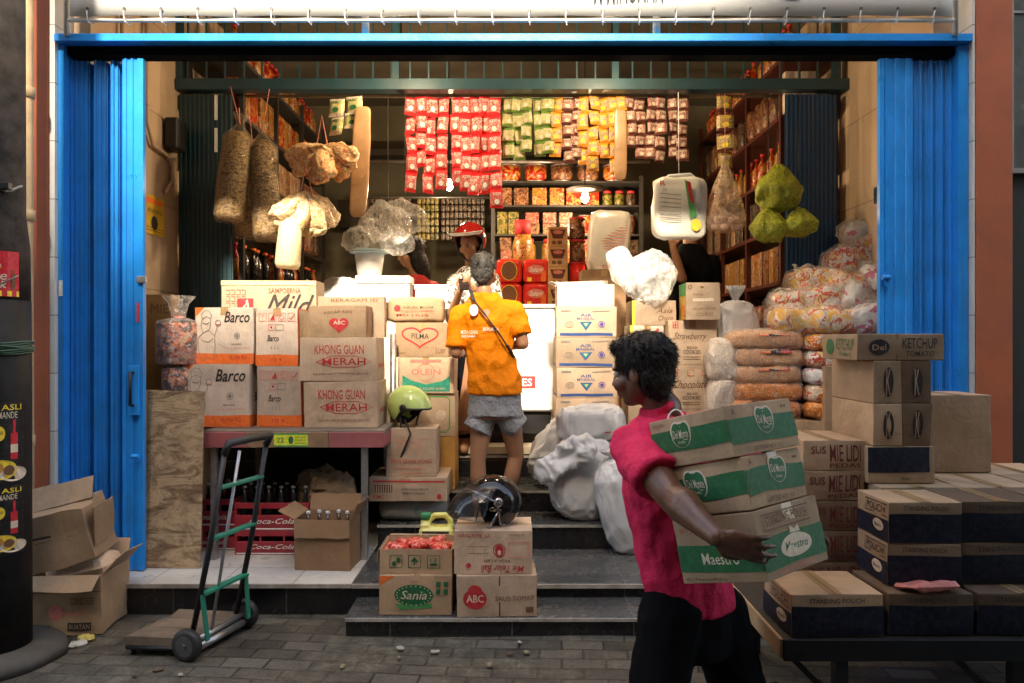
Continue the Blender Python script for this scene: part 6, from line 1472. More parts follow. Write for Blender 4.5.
# brown cartons behind the water stack and the tall wrapped package
z = ZB
for i in range(2):
    h = (Z(268, 5.75) - ZB) / 2 - .003
    carton('dark brown carton behind the mineral water stack, %s' % ['lower', 'upper'][i], w=.34, dep=.3, h=h, loc=(X(605, 5.75), 5.95, z), m=K_dark, group='dark cartons behind the water stack'); z += h + .002
d = 5.75
r = thing('wrapped_pack', 'tall white plastic-wrapped pack of ruled paper on the dark cartons', 'wrapped pack', (X(609, d), 5.93, z), (0, R(3), 0)); h = Z(208, d) - z
bm = bmesh.new(); superblob(bm, .15, .09, h / 2, .3, 34, 20, .016, 9, 8, (0, 0, h / 2), ridged=True, fa=.3, ff=30)
for v in bm.verts: v.co.x += .03 * v.co.z
link('wrapping', bm, mat('white_wrap', (.74, .7, .62), .2, var=.12, vscale=6, bumps=.4, bscale=30), r, True)
mats = []; bm = bmesh.new(); art(bm, [('l', [(.15, .35 + i * .045), (.95, .36 + i * .045)], .006, I_pink) for i in range(11)] + [('r', .5, .1, .9, .2, I_grey), ('t', .3, .02, .9, .08, 'KERTAS', I_red, 0, .02)], lambda u, v, lf: Vector((-.12 + u * .26 + .03 * v * h, -.098 - lf, v * h)), mats, .26, h); link('printing', bm, mats, r)
M_wplas = film('thin_white_bag', (.86, .86, .86), .62, .22, 12, .5)
bm = bmesh.new(); 
superblob(bm, .15, .11, .17, .8, 90, 70, .035, 4.5, 17, (0, 0, .02), ridged=True, fa=.4, ff=9, an=(1.5, 1.5, .6)); superblob(bm, .09, .06, .14, .8, 60, 40, .025, 6, 19, (-.13, 0, .17), M=Matrix.Rotation(R(-25), 4, 'Y'), ridged=True)
o = link('plastic_bag', bm, M_wplas, smooth=True); o.location = P(650, 281, 5.35); tag(o, 'crumpled white plastic bag draped between wrapped pack and cookie cartons', 'plastic bag')
# cookie cartons on the right of the stair
d = 5.2
ck = lambda t: {'F': [('l', [(.10, .84), (.20, .84), (.20, .97), (.10, .97), (.10, .84)], .006, I_red), ('l', [(.15, .84), (.15, .97)], .005, I_red), ('l', [(.10, .90), (.20, .90)], .005, I_red), ('t', .10, .56, .80, .74, t, I_brown, .5, .0), ('t', .38, .40, .60, .46, 'BEAR', I_brown, 0, .01), ('t', .30, .30, .66, .38, 'COOKIES', I_black, 0, .03), ('l', [(.3, .24), (.66, .24)], .004, I_brown), ('l', [(.3, .19), (.66, .19)], .003, I_brown), ('t', .04, .06, .7, .1, 'Diproduksi oleh INDONESIA', I_brown)]
                + ([('l', [(.40, .84), (.52, .84), (.52, .97), (.40, .97), (.40, .84)], .004, I_red), ('l', [(.7, .84), (.8, .84), (.8, .97), (.7, .97), (.7, .84)], .004, I_red)] if t == 'Chocolate' else []),
                'L': [('l', [(.7, .9), (.8, .9), (.8, .97)], .004, I_red), ('t', .3, .55, .75, .7, t[:5], I_brown, .4)]}
G4 = 'cookie cartons behind the carrying man'
z = .4755
for i, (yt, t) in enumerate(((458, 'Vanilla'), (413, 'Vanilla'), (368, 'Chocolate'), (320, 'Strawberry'))):
    z = stack_on(['cookie carton at the foot of the cookie stack', 'cookie carton directly above the stack foot', 'cookie carton lettered Chocolate', 'cookie carton lettered Strawberry'][i], 668, 717, yt, z, d, .34, m=K_pale, prints=ck(t), group=G4)
zsb = z
z = .4755
for i, yt in enumerate((440, 396, 352)): z = stack_on('kraft carton hidden behind the carrying man, %s of its column' % ['lowest', 'middle', 'top'][i], 628, 662, yt, z, 5.3, .3, m=K_pale, group='kraft column left of the cookie cartons')
z = stack_on('cream carton with script initial and yellow edge left of the cookie cartons', 630, 664, 325, z, 5.3, .3, m=K_cream, prints={'F': [('r', 0, 0, .08, 1, I_yellow), ('t', .3, .3, .5, .85, 'Z', I_brown, .4), ('r', .78, .5, .86, .9, I_red), ('l', [(.3, .2), (.75, .2)], .004, I_brown)]}, group='kraft column left of the cookie cartons')
z = stack_on('pale carton with faint script and yellow edge under the white plastic bag', 632, 676, 300, z, 5.3, .28, m=K_pale, prints={'F': [('r', 0, 0, .07, 1, I_yellow), ('t', .55, .5, .92, .7, 'Asia', I_brown, .4), ('t', .6, .2, .92, .4, 'Choco', I_brown, .4)]}, group='kraft column left of the cookie cartons')
stack_on('small kraft carton with green and yellow side, perched on the strawberry cookie carton', 686, 720, 282, zsb, 5.12, .24, m=K_pale, rz=R(-2), prints={'F': [('t', .2, .66, .5, .72, 'Roma', I_brown, .3), ('r', .2, .5, .8, .58, I_cream), ('t', .2, .27, .9, .33, 'KELAPA SPESIAL', I_brown), ('t', .3, .1, .8, .2, 'COOKIES', I_brown, 0, .01), ('o', .12, .88, .05, .05, .003, I_brown), ('p', [(.4, .9), (.56, .9), (.48, .84)], I_brown)], 'L': [('r', 0, .02, 1, .66, ink('mustard_print', (.6, .38, .09))), ('r', 0, .66, 1, .99, I_lgreen), ('r', .6, .1, .9, .4, I_orange)]}, group=G4)
# white sacks on the steps
M_sack = mat('white_woven_sack', (.56, .57, .58), .42, var=.14, vscale=5, bumps=.35, bscale=110, dirt=.22)
def sack(lab, c, rx, ry, rz_, rot, seed, name='rice_sack', m=M_sack, amp=.012, p=.62, group='sacks on the right of the steps', ears=True):
    bm = bmesh.new(); superblob(bm, rx, ry, rz_, p, 110, 84, amp * 1.35, 4.5, seed, (0, 0, 0), ridged=True, fa=.6, ff=11, an=(1.7, 1.7, .5))
    if ears: lathe(bm, [(rx * .30, rz_ * .97), (rx * .16, rz_ * 1.03), (rx * .15, rz_ * 1.06), (rx * .34, rz_ * 1.16), (rx * .45, rz_ * 1.24)], 48, ripple=.22, rn=6, sq=.6)
    M = Matrix.Rotation(rot[2], 4, 'Z') @ Matrix.Rotation(rot[1], 4, 'Y') @ Matrix.Rotation(rot[0], 4, 'X'); bm.transform(M)
    zm = min(v.co.z for v in bm.verts)
    for v in bm.verts:
        if v.co.z < zm + .02: v.co.z = zm + .02 + (v.co.z - zm - .02) * .1
    r = thing(name, lab, 'sack', Vector(c) - Vector((0, 0, 0)), group=group); zm = min(v.co.z for v in bm.verts); bm.transform(Matrix.Translation((0, 0, -zm)))
    link('body', bm, m, r, True); return r
sack('plump white woven sack leaning on the second step', (X(583, 4.98), 5.0, .330), .20, .13, .27, (R(-8), R(14), R(8)), 3)
sack('white woven sack standing on the landing beside the carrying man', (X(628, 4.72), 4.74, .174), .17, .12, .29, (R(0), R(-14), R(-8)), 7)
sack('half-empty white sack draped over the plump one', (X(566, 5.3), 5.32, .4755 + .0), .17, .12, .24, (0, R(30), 0), 12, amp=.03)
bm = bmesh.new(); superblob(bm, .19, .03, .06, .8, 90, 40, .035, 6, 14, ridged=True, fa=.6, ff=13); bm.transform(Matrix.Rotation(R(-32), 4, 'Y')); o = link('empty_sack', bm, M_sack, smooth=True); o.location = P(566, 457, 4.82); tag(o, 'folded empty white sack hanging over the plump sack', 'sack', 'sacks on the right of the steps')
rr = sack('white printed sack with orange picture lying before the mineral water cartons', (X(592, 5.0), 5.06, Z(440, 5.0)), .21, .11, .10, (0, R(-3), 0), 19, p=.45, amp=.015, ears=False)
rr.location.z = Z(441, 5.0)
mats = []; bm = bmesh.new(); art(bm, [('e', .5, .5, .3, .22, I_pink), ('p', [(.3, .4), (.6, .5), (.85, .75), (.6, .6), (.35, .55)], ink('salmon', (.6, .3, .15))), ('l', [(.1, .2), (.9, .3)], .008, I_red)], lambda u, v, lf: Vector((-.12 + u * .28, -.118 - lf, .02 + v * .17)), mats, .28, .17); link('printing', bm, mats, rr)
stack_on('kraft carton under the white printed sack before the water cartons', 568, 616, 441, .331, 5.0, .14, m=K_pale)

# ============================================================ RIGHT: NOODLE BAGS AND CLEAR PACKS
random.seed(41)
M_nood = printed('noodle_print', [(.78, .40, .20), (.84, .52, .30), (.74, .32, .13), (.86, .62, .42)], 70, .2, 1.0, (1, 1, 1))
M_noodo = printed('orange_noodle', [(.80, .26, .05), (.84, .36, .10), (.72, .18, .03), (.86, .48, .2)], 40, .2, .8)
d = 5.0; zt = Z(419, d)
for i in range(3):
    h = (zt - .765) / 3 - .002
    carton('kraft carton under the noodle bags, %s of three' % ['lowest', 'middle', 'top'][i], w=.56, dep=.34, h=h, loc=(X(770, d), d + .18, .762 + i * (h + .002)), m=K_kraft, group='cartons under the noodle bags')
M_filmg = film('glossy_bag', (.85, .8, .75), .03, .08, 20, .7)
sp = (418 - 331) / 5
for i in range(5):
    z0 = Z(418 - i * sp, d); hh = sp * d / FPX; hw = (70 / 2 + (3 if i == 4 else 0)) * d / FPX
    r = thing('noodle_bag', '%s long bag of %s noodles in the stack of five' % (['lowest', 'second', 'third', 'fourth', 'topmost'][i], 'orange' if i < 2 else 'pinkish dry'), 'noodle bag', (X(771 + (1 if i % 2 else -1), d), d + .14, z0), group='long noodle bags stacked on cartons')
    bm = bmesh.new(); superblob(bm, hw, .12, hh / 2 * 1.10, .55, 60, 24, .012, 7, i, (0, 0, hh / 2), fa=.6, ff=22); link('noodles', bm, M_noodo if i < 2 else M_nood, r, True)
    bm = bmesh.new(); superblob(bm, hw * 1.04, .126, hh / 2 * 1.13, .55, 60, 24, .014, 7, i, (0, 0, hh / 2), ridged=False, fa=1.0, ff=16); link('wrapper', bm, M_filmg, r, True)
    if i > 1:
        mats = []; bm = bmesh.new(); art(bm, [('r', 0, 0, .33, 1, I_orange), ('r', .33, 0, .66, 1, I_navyshade), ('r', .66, 0, 1, 1, I_red), ('t', .05, .2, .95, .8, 'MIE TELOR', I_cream, 0, .03)], lambda u, v, lf: Vector((-.07 + u * .21, -.128 + .05 * v ** 1.5 - lf, hh * .74 + v * .035)), mats, .2, .04); link('label', bm, mats, r)
P_clr = [printed('clear_pack_a', [(.62, .56, .5), (.78, .74, .68), (.6, .08, .05), (.78, .6, .3)], 13, .15, 1.0), printed('clear_pack_b', [(.7, .5, .35), (.8, .7, .55), (.7, .15, .05), (.8, .55, .1)], 14, .15, 1.0), printed('clear_pack_c', [(.8, .8, .78), (.72, .7, .68), (.82, .8, .78), (.6, .15, .25)], 11, .15, 1.0), printed('orange_pack', [(.82, .42, .05), (.85, .55, .15), (.8, .7, .6), (.7, .15, .05)], 12, .15, 1.0)]
# side stack of smaller packs right of the noodle bags
for i in range(5):
    z0 = Z(418 - i * sp * .98, d)
    bm = bmesh.new(); superblob(bm, .11, .10, .055, .55, 28, 14, .012, 14, 60 + i, (0, 0, .055), fa=.4, ff=30); o = link('noodle_pack', bm, P_clr[(i % 3)] if i else M_noodo, smooth=True); o.location = (X(824, d), d + .05, z0); tag(o, '%s small glossy pack wedged right of the noodle bags' % ['lowest orange', 'second', 'third', 'fourth', 'topmost'][i], 'food pack', 'small packs right of the noodle bags')
carton('kraft carton under the small packs right of the noodle bags', w=.26, dep=.3, h=zt - .765 - .004, loc=(X(824, d), d + .12, .762), m=K_kraft)
carton('kraft carton carrying the heap of clear packs by the right wall', w=.42, dep=.6, h=Z(365, 5.0) - .765, loc=(2.26, 5.22, .762), m=K_kraft)
heap = [(800, 322, 5.15, .20, .07, 3), (835, 322, 5.1, .21, .075, 3), (872, 318, 5.05, .16, .08, 2), (790, 303, 5.3, .12, .075, 0), (822, 300, 5.25, .16, .08, 0), (862, 300, 5.2, .18, .085, 2), (808, 283, 5.35, .11, .08, 1), (846, 286, 5.25, .15, .08, 1), (878, 280, 5.2, .14, .085, 2), (850, 262, 5.35, .15, .09, 0), (876, 248, 5.35, .15, .10, 1), (862, 232, 5.42, .12, .07, 2)]
desc = ['orange and cream pack at the foot of the heap, left', 'orange and cream pack at the foot of the heap, centre', 'white pack at the foot of the heap by the gate', 'grey crumpled clear pack low on the left flank', 'clear crumpled pack in the middle of the heap', 'white multi-pack below the gate bolt', 'clear pack with red print on the left shoulder', 'clear pack with yellow and red print in the middle', 'white translucent pack by the gate bolt', 'crumpled clear pack near the top of the heap', 'clear pack with orange print near the top by the gate', 'pale film bag at the very top of the heap']
for i, ((px, py, dd, a, b, k), dl) in enumerate(zip(heap, desc)):
    r = thing('clear_pack', dl, 'food pack', P(px, py, dd), (R(random.uniform(-8, 8)), R(random.uniform(-14, 14)), R(random.uniform(-20, 20))), group='heap of clear packs by the right wall')
    bm = bmesh.new(); superblob(bm, a, .13, b, .6, 60, 36, .018, 7, 80 + i, ridged=True, fa=.6, ff=15); link('contents', bm, P_clr[k], r, True)
    bm = bmesh.new(); superblob(bm, a * 1.06, .14, b * 1.08, .62, 60, 36, .028, 7, 80 + i, ridged=True, fa=.7, ff=13); link('film', bm, M_filmg, r, True)
bm = bmesh.new(); superblob(bm, .09, .08, .07, .8, 24, 14, .02, 12, 3); o = link('blue_pack', bm, P_blue, smooth=True); o.location = P(778, 324, 5.3); tag(o, 'small blue and white pack between noodle bags and heap', 'food pack')
# stacked packed supports under the heap
for i in range(4):
    bm = bmesh.new(); superblob(bm, .24, .22, .09, .5, 30, 16, .02, 9, 150 + i, (0, 0, .09), fa=.4, ff=24); o = link('inner_pack', bm, P_clr[2 - i % 2], smooth=True); o.location = (2.24, 5.42, Z(365, 5.0) + .0 + i * .165); tag(o, 'bulky clear pack inside the heap by the right wall, %s layer' % ['bottom', 'second', 'third', 'top'][i], 'food pack', 'heap of clear packs by the right wall')
# white sacks left of the noodle bags
sack('white sack with red print standing behind the noodle bags', (X(737, 5.3), 5.34, .762), .14, .11, (Z(302, 5.3) - .762) / 2, (0, 0, 0), 23, amp=.012, p=.5, m=mat('grey_white_sack', (.55, .54, .54), .45, var=.12, vscale=4, bumps=.3, bscale=100, dirt=.3))
M_tn = printed('pale_noodle_sack', [(.72, .6, .5), (.78, .7, .62), (.65, .5, .38), (.8, .75, .68)], 45, .2, .9)
for i, (za, zb) in enumerate(((420, 383), (381, 341))):
    z0 = Z(za, 5.05); hh = Z(zb, 5.05) - z0
    sack('%s translucent sack of pale noodles left of the long noodle bags' % ['lower', 'upper'][i], (X(725, 5.05), 5.16, z0), .095, .10, hh / 2 + .012, (0, R(4), 0), 27 + i, m=M_tn, amp=.01, p=.5, ears=False, group='pale noodle sacks')
carton('kraft carton under the pale noodle sacks', w=.2, dep=.26, h=Z(420, 5.05) - .768, loc=(X(722, 5.05), 5.16, .762), m=K_kraft)
# ============================================================ CART WITH CARTONS (right foreground)
random.seed(51)
BED = .45
r = thing('hand_cart', 'long dark hand cart loaded with cartons at the right edge', 'cart', (1.95, 3.15, 0))
bm = bmesh.new(); box(bm, -.99, -.50, BED - .04, 1.3, .52, BED - .004, bev=.004); link('bed', bm, mat('dark_cart_board', (.02, .015, .011), .7, var=.4, dirt=.3), r)
bm = bmesh.new(); box(bm, -.995, -.515, BED - .075, 1.3, -.501, BED + .002, bev=.003); link('edge_rail', bm, M_iron, r)
bm = bmesh.new(); box(bm, -1.003, -.5, BED - .07, -.991, .52, BED - .0, bev=.003); link('edge_rail', bm, mat('pale_edge', (.42, .27, .15), .6, dirt=.4), r)
for x, y in ((-.78, -.47), (-.78, .47), (-.15, -.47), (.95, -.47)):
    bm = bmesh.new(); box(bm, x - .022, y - .022, 0.0, x + .022, y + .022, BED - .041); link('leg', bm, M_iron, r)
bm = bmesh.new(); bar(bm, (-.98, -.45, BED - .05), (-.60, -.45, .02), .03, .02); link('brace', bm, M_iron, r)
bm = bmesh.new(); bar(bm, (-.4, -.46, BED - .05), (-.02, -.46, .04), .03, .02); link('brace', bm, M_iron, r)
for yy in (-.38, .38):
    wh = thing('wheel', None, None); wh.parent = r; wh.location = (.16, yy, .20)
    bm = bmesh.new(); T = Matrix.Rotation(R(90), 4, 'X')
    rings = [[bm.verts.new(T @ Vector(((.175 + .025 * math.cos(b)) * math.cos(a), (.175 + .025 * math.cos(b)) * math.sin(a), .022 * math.sin(b)))) for b in [2 * math.pi * j / 10 for j in range(10)]] for a in [2 * math.pi * i / 40 for i in range(40)]]
    for i in range(40):
        for j in range(10): bm.faces.new((rings[i][j], rings[(i + 1) % 40][j], rings[(i + 1) % 40][(j + 1) % 10], rings[i][(j + 1) % 10]))
    link('tyre', bm, M_rubber, wh, True)
    bm = bmesh.new()
    for k in range(10): a = 2 * math.pi * k / 10; tube(bm, [(.03 * math.cos(a), 0, .03 * math.sin(a)), (.155 * math.cos(a), 0, .155 * math.sin(a))], .004, 5)
    link('spokes', bm, M_steel, wh, True)
    bm = bmesh.new(); lathe(bm, [(.02, -.04), (.035, -.03), (.035, .03), (.02, .04)], 16, M=T); link('hub', bm, M_steel, wh, True)
bm = bmesh.new(); tube(bm, [(.16, -.38, .2), (.16, .38, .2)], .014, 8); link('axle', bm, M_iron, r, True)
GC = 'cartons loaded on the hand cart'
K_shade = K_kraft
pouch = {'L': [('r', 0, .02, 1, .55, I_navyshade), ('l', [(.30, .64), (.95, .64), (.95, .92), (.30, .92), (.30, .64)], .003, I_black), ('t', .36, .69, .9, .88, 'POUCH', I_black, 0, .01), ('e', .72, .36, .16, .15, I_cream), ('t', .62, .31, .83, .41, 'Maestro', I_navyshade, 0, .02), ('e', .72, .36, .13, .11, I_cream), ('t', .62, .31, .83, .41, 'Maestro', I_navyshade, 0, .02)],
         'F': [('r', 0, .02, 1, .72, I_navyshade), ('t', .2, .80, .8, .91, 'STANDING POUCH', I_black, 0, .01)]}  # navy front band enlarged to stand in for shade on these faces
def cc(lab, x0, y0, z0, w_, dep, h, m=None, prints=None, rz=0, **k):
    carton(lab, w=w_, dep=dep, h=h - .002, loc=(x0 + w_ / 2, y0 + dep / 2, z0), rot=(0, 0, R(rz)), m=m or K_kraft, prints=prints, group=GC, **k); return z0 + h
# bottom layer
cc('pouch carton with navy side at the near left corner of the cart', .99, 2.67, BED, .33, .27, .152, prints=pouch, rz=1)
cc('carton in the front row of the cart, second from the left', 1.345, 2.68, BED, .30, .28, .150, m=K_shadow, prints=pouch)
cc('carton in the front row of the cart, third from the left', 1.665, 2.68, BED, .33, .28, .150, m=K_shadow, prints=pouch)
cc('carton in the front row of the cart, at the right edge of the picture', 2.01, 2.70, BED, .36, .28, .150, m=K_shadow, prints=pouch)
# loose flap/paper on the front row
bm = bmesh.new(); superblob(bm, .10, .06, .012, .6, 20, 8, .012, 12, 4, ridged=True); o = link('folded_flyer', bm, I_pink); o.location = (1.50, 2.72, .614); o.rotation_euler = (R(-14), 0, R(5)); tag(o, 'folded pinkish paper lying on the front row of cartons', 'paper')
z = BED + .151
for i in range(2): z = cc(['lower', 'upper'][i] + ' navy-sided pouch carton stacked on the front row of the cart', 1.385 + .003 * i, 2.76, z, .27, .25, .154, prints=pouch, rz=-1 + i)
z = BED + .151
for i in range(2): cc(['lower', 'upper'][i] + ' shaded carton stacked right of the navy-sided pouch cartons', 1.665, 2.78, z + i * .154, .31, .26, .154, m=K_shadow, prints=pouch)
for i in range(2): cc(['lower', 'upper'][i] + ' shaded carton at the right edge of the cart front', 1.985, 2.78 + .01 * i, z + i * .154, .34, .26, .154, m=K_shadow, prints=pouch)
# rows behind
for j, y in enumerate((3.05, 3.36)):
    for i, x in enumerate((1.50, 1.83, 2.16)):
        for k in range(3):
            cc('kraft carton on the cart, %s row from the front, %s in its row, %s layer' % (['second', 'third'][j], ['left', 'middle', 'right'][i], ['bottom', 'middle', 'top'][k]), x, y, BED + k * .153, .32, .30, .153, m=K_kraft if k == 2 else K_shadow)
# column E left of them
z = BED + .001
mas = {'F': [('t', .12, .55, .36, .8, 'SUS', ink('wine_ink', (.12, .02, .02)), 0, .02), ('t', .42, .3, .92, .85, 'MIE LIDI', ink('wine_ink', (.12, .02, .02)), 0, .02), ('t', .42, .1, .92, .24, 'PEDAS', ink('wine_ink', (.12, .02, .02)), 0, .02)], 'L': []}
for i in range(5): z = cc('carton with wine-red block lettering, %s of five in the left column on the cart' % ['lowest', 'second', 'third', 'fourth', 'topmost'][i], 1.215 + random.uniform(-.006, .006), 3.15, z, .265, .36, .127, prints=mas, m=K_shadow if i < 3 else K_kraft)
# tall column D
zD = BED + 3 * .153 + .001
z = cc('carton with black band under the two upright ketchup cartons on the cart', 1.482, 3.12, zD, .275, .36, .155, prints={'F': [('r', 0, .3, .92, .98, I_navyshade), ('t', .5, .1, .62, .18, 'Fres', I_black, 0, .02)]})
ket = {'F': [('e', .5, .5, .18, .34, I_black), ('t', .42, .2, .58, .8, 'K', I_kraft, 0, .02)], 'R': []}
for k in range(2):
    for i in range(2): cc('ketchup carton on its side, %s %s of the four in the tall column' % (['lower', 'upper'][k], ['left', 'right'][i]), 1.503 + i * .122, 3.12, z + k * .178, .12, .40, .178, prints=ket, m=K_kraft if i == 0 else K_shadow, tape=False)
z += 2 * .178
top = {'L': [('e', .28, .5, .12, .32, I_green), ('t', .46, .40, .92, .85, 'KETCHUP', I_green, 0, .03), ('t', .55, .16, .85, .3, 'TOMAT', I_green, 0, .02)], 'F': [('e', .25, .5, .12, .3, I_black), ('t', .17, .38, .33, .6, 'Del', I_dim if False else I_kraft, 0, .02), ('t', .52, .45, .92, .85, 'KETCHUP', I_black, 0, .03), ('t', .56, .15, .88, .34, 'TOMATO', I_black, 0, .03), ('l', [(.46, 0), (.46, 1)], .003, I_brown)]}
cc('long ketchup carton lying crosswise on top of the tall column', 1.437, 3.12, z, .36, .35, .113, prints=top, tape=False)
cc('plain kraft carton standing behind the tall column by the right gate', 1.86, 3.68 - .3, zD, .30, .28, .35, m=K_kraft)

# ============================================================ PEOPLE
M_skin = mat('brown_skin', (.125, .05, .025), .40, var=.3, vscale=11, bumps=.35, bscale=90, spec=.6)
M_skin2 = mat('tan_skin', (.34, .165, .09), .5, var=.08, vscale=18, bumps=.1, bscale=160)
M_hair = mat('black_hair', (.007, .005, .004), .5, var=.5, vscale=60, bumps=.6, bscale=190, spec=.25)
M_hairg = mat('greying_hair', (.055, .05, .045), .5, var=.7, vscale=55, bumps=.9, bscale=200)
M_pinkc = mat('pink_cotton', (.68, .025, .09), .75, var=.08, vscale=8, bumps=.9, bscale=9, spec=.2, bdist=.028)
M_oran = mat('orange_cotton', (.78, .21, .006), .75, var=.06, vscale=8, bumps=.9, bscale=10, spec=.2, bdist=.028)
M_greyc = mat('grey_cotton', (.27, .28, .30), .8, var=.1, vscale=8, bumps=.8, bscale=14, spec=.2, bdist=.04)
M_blackc = mat('black_trouser_cloth', (.004, .004, .005), .95, var=.2, bumps=.3, bscale=150, spec=.08)
def tov(l): return [Vector(p) for p in l]
def head_parts(bm, c, yaw, s=1.0, pitch=0.0, jaw=True):
    """skull, jaw, nose, ears around head centre c, face towards yaw (0 = towards -y)"""
    Mh = Matrix.Translation(c) @ Matrix.Rotation(yaw, 4, 'Z') @ Matrix.Rotation(pitch, 4, 'X')
    def E(p, r_): 
        M = Mh @ Matrix.Translation(Vector(p) * s) @ Matrix.Diagonal((r_[0] * s, r_[1] * s, r_[2] * s, 1)); bmesh.ops.create_uvsphere(bm, u_segments=20, v_segments=14, radius=1, matrix=M)
    E((0, .012, .025), (.074, .094, .085)); E((0, -.028, -.035), (.058, .064, .075)); E((0, -.052, -.088), (.030, .030, .024)); E((0, -.060, .035), (.052, .03, .04))
    E((0, -.098, -.018), (.012, .018, .022)); E((0, -.110, -.030), (.015, .012, .011)); E((0, -.088, -.058), (.026, .012, .010)); E((0, -.086, -.070), (.022, .012, .009))
    for sx in (-1, 1):
        E((sx * .075, .012, -.012), (.009, .020, .032)); E((sx * .045, -.058, -.035), (.026, .028, .028)); E((sx * .03, -.082, .018), (.022, .012, .008))
    return Mh
def eyes(Mh, root, s=1.0):
    for sx in (-1, 1):
        bm = bmesh.new(); bmesh.ops.create_uvsphere(bm, u_segments=12, v_segments=8, radius=.012 * s, matrix=Mh @ Matrix.Translation(Vector((sx * .031, -.078, .002)) * s)); link('eye', bm, mat('eye_white', (.6, .56, .5), .2, bumps=0), root, True, True)
        bm = bmesh.new(); bmesh.ops.create_uvsphere(bm, u_segments=10, v_segments=8, radius=.007 * s, matrix=Mh @ Matrix.Translation(Vector((sx * .031, -.085, .002)) * s)); link('pupil', bm, mat('eye_dark', (.01, .008, .006), .1, bumps=0), root, True, True)
def hair_cap(root, Mh, m, s=1.0, back=True, seed=0, rough=.012, long=False, vox=.006):
    bm = bmesh.new()
    def E(p, r_): bmesh.ops.create_uvsphere(bm, u_segments=24, v_segments=18, radius=1, matrix=Mh @ Matrix.Translation(Vector(p) * s) @ Matrix.Diagonal((r_[0] * s, r_[1] * s, r_[2] * s, 1)))
    E((0, .022, .040), (.083, .100, .085)); E((0, .045, -.005), (.074, .060, .080)); E((0, -.035, .085), (.068, .062, .036)); E((0, .05, -.055), (.05, .036, .04))
    if long: E((0, .07, -.12), (.08, .05, .14)); E((-.06, .03, -.06), (.03, .05, .1)); E((.06, .03, -.06), (.03, .05, .1))
    rnd = random.Random(seed)
    for i in range(26):
        a = rnd.uniform(0, 2 * math.pi); e = rnd.uniform(R(5), R(85)); p = Vector((.080 * math.cos(e) * math.cos(a), .02 + .098 * math.cos(e) * math.sin(a), .04 + .084 * math.sin(e)))
        if p.y < -.05 and p.z < .07: continue
        q = p + Vector((rnd.uniform(-.02, .02), rnd.uniform(-.005, .03), -.02)); capsule(bm, Mh @ (p * s), .009 * s, Mh @ (q * s), .005 * s, seg=8)
    o = skinned('hair', bm, m, root, vox, 2, rough * .25, 60, seed)
    me = o.data; bm = bmesh.new(); bm.from_mesh(me); bm.faces.ensure_lookup_table(); F = list(bm.faces)
    back = (Mh.to_3x3() @ Vector((0, 1, 0))); up = Vector((0, 0, 1))
    for i in range(3600):
        f = rnd.choice(F); c = f.calc_center_median(); n = f.normal
        t = (back * rnd.uniform(.0, .9) - up * rnd.uniform(.1, 1.1) + Vector((rnd.uniform(-.5, .5), rnd.uniform(-.5, .5), rnd.uniform(-.3, .3)))); t = (t - n * t.dot(n)).normalized(); L = rnd.uniform(.010, .026) * s
        sd = n.cross(t).normalized() * .0009
        p1 = c + n * .0045 + t * L * .5; p2 = c + n * rnd.uniform(.003, .012) + t * L
        v = [bm.verts.new(q) for q in (c - sd, c + sd, p1 + sd, p1 - sd, p2)]
        bm.faces.new((v[0], v[1], v[2], v[3])); bm.faces.new((v[3], v[2], v[4]))
    bm.to_mesh(me); bm.free(); return o
def hand(bm, wrist, dirn, palm_n, side=1, s=1.0, curl=25, spread=1.0):
    """palm, four fingers, thumb. dirn: wrist->fingers, palm_n: out of the palm (curl direction)"""
    d_ = Vector(dirn).normalized(); n = (Vector(palm_n) - d_ * Vector(palm_n).dot(d_)).normalized(); u = d_.cross(n) * side   # u towards the thumb
    w0 = Vector(wrist)
    capsule(bm, w0, .026 * s, w0 + d_ * .045 * s, .030 * s, sq=.62, up=u); capsule(bm, w0 + d_ * .04 * s + u * .014 * s, .024 * s, w0 + d_ * .085 * s + u * .020 * s, .019 * s, sq=.62, up=u); capsule(bm, w0 + d_ * .04 * s - u * .014 * s, .024 * s, w0 + d_ * .078 * s - u * .022 * s, .018 * s, sq=.62, up=u)
    capsule(bm, w0 + d_ * .03 * s, .028 * s, w0 + d_ * .08 * s, .022 * s, sq=.6, up=u)
    for i, (off, L, r0) in enumerate(((.030, .075, .0095), (.010, .085, .0098), (-.011, .078, .0094), (-.031, .060, .0082))):
        b = w0 + d_ * (.088 - .006 * abs(i - 1)) * s + u * off * s; a = 0; p = b; dd = d_ + u * off * 2.2 * spread; dd.normalize()
        for k, f in enumerate((.45, .32, .25)):
            a = R(curl * (k + .6)); q = p + (dd * math.cos(a) + n * math.sin(a)) * L * f * s; capsule(bm, p, r0 * s * (1 - .06 * k), q, r0 * s * (.94 - .08 * k), seg=10); p = q
    t0 = w0 + d_ * .02 * s + u * .022 * s + n * .006 * s; t1 = t0 + (d_ * .6 + u * .75 + n * .35).normalized() * .042 * s; t2 = t1 + (d_ * .85 + u * .25 + n * .45).normalized() * .032 * s; t3 = t2 + (d_ * .9 + n * .5).normalized() * .024 * s
    capsule(bm, t0, .016 * s, t1, .012 * s, seg=10); capsule(bm, t1, .012 * s, t2, .0105 * s, seg=10); capsule(bm, t2, .0105 * s, t3, .0088 * s, seg=10)

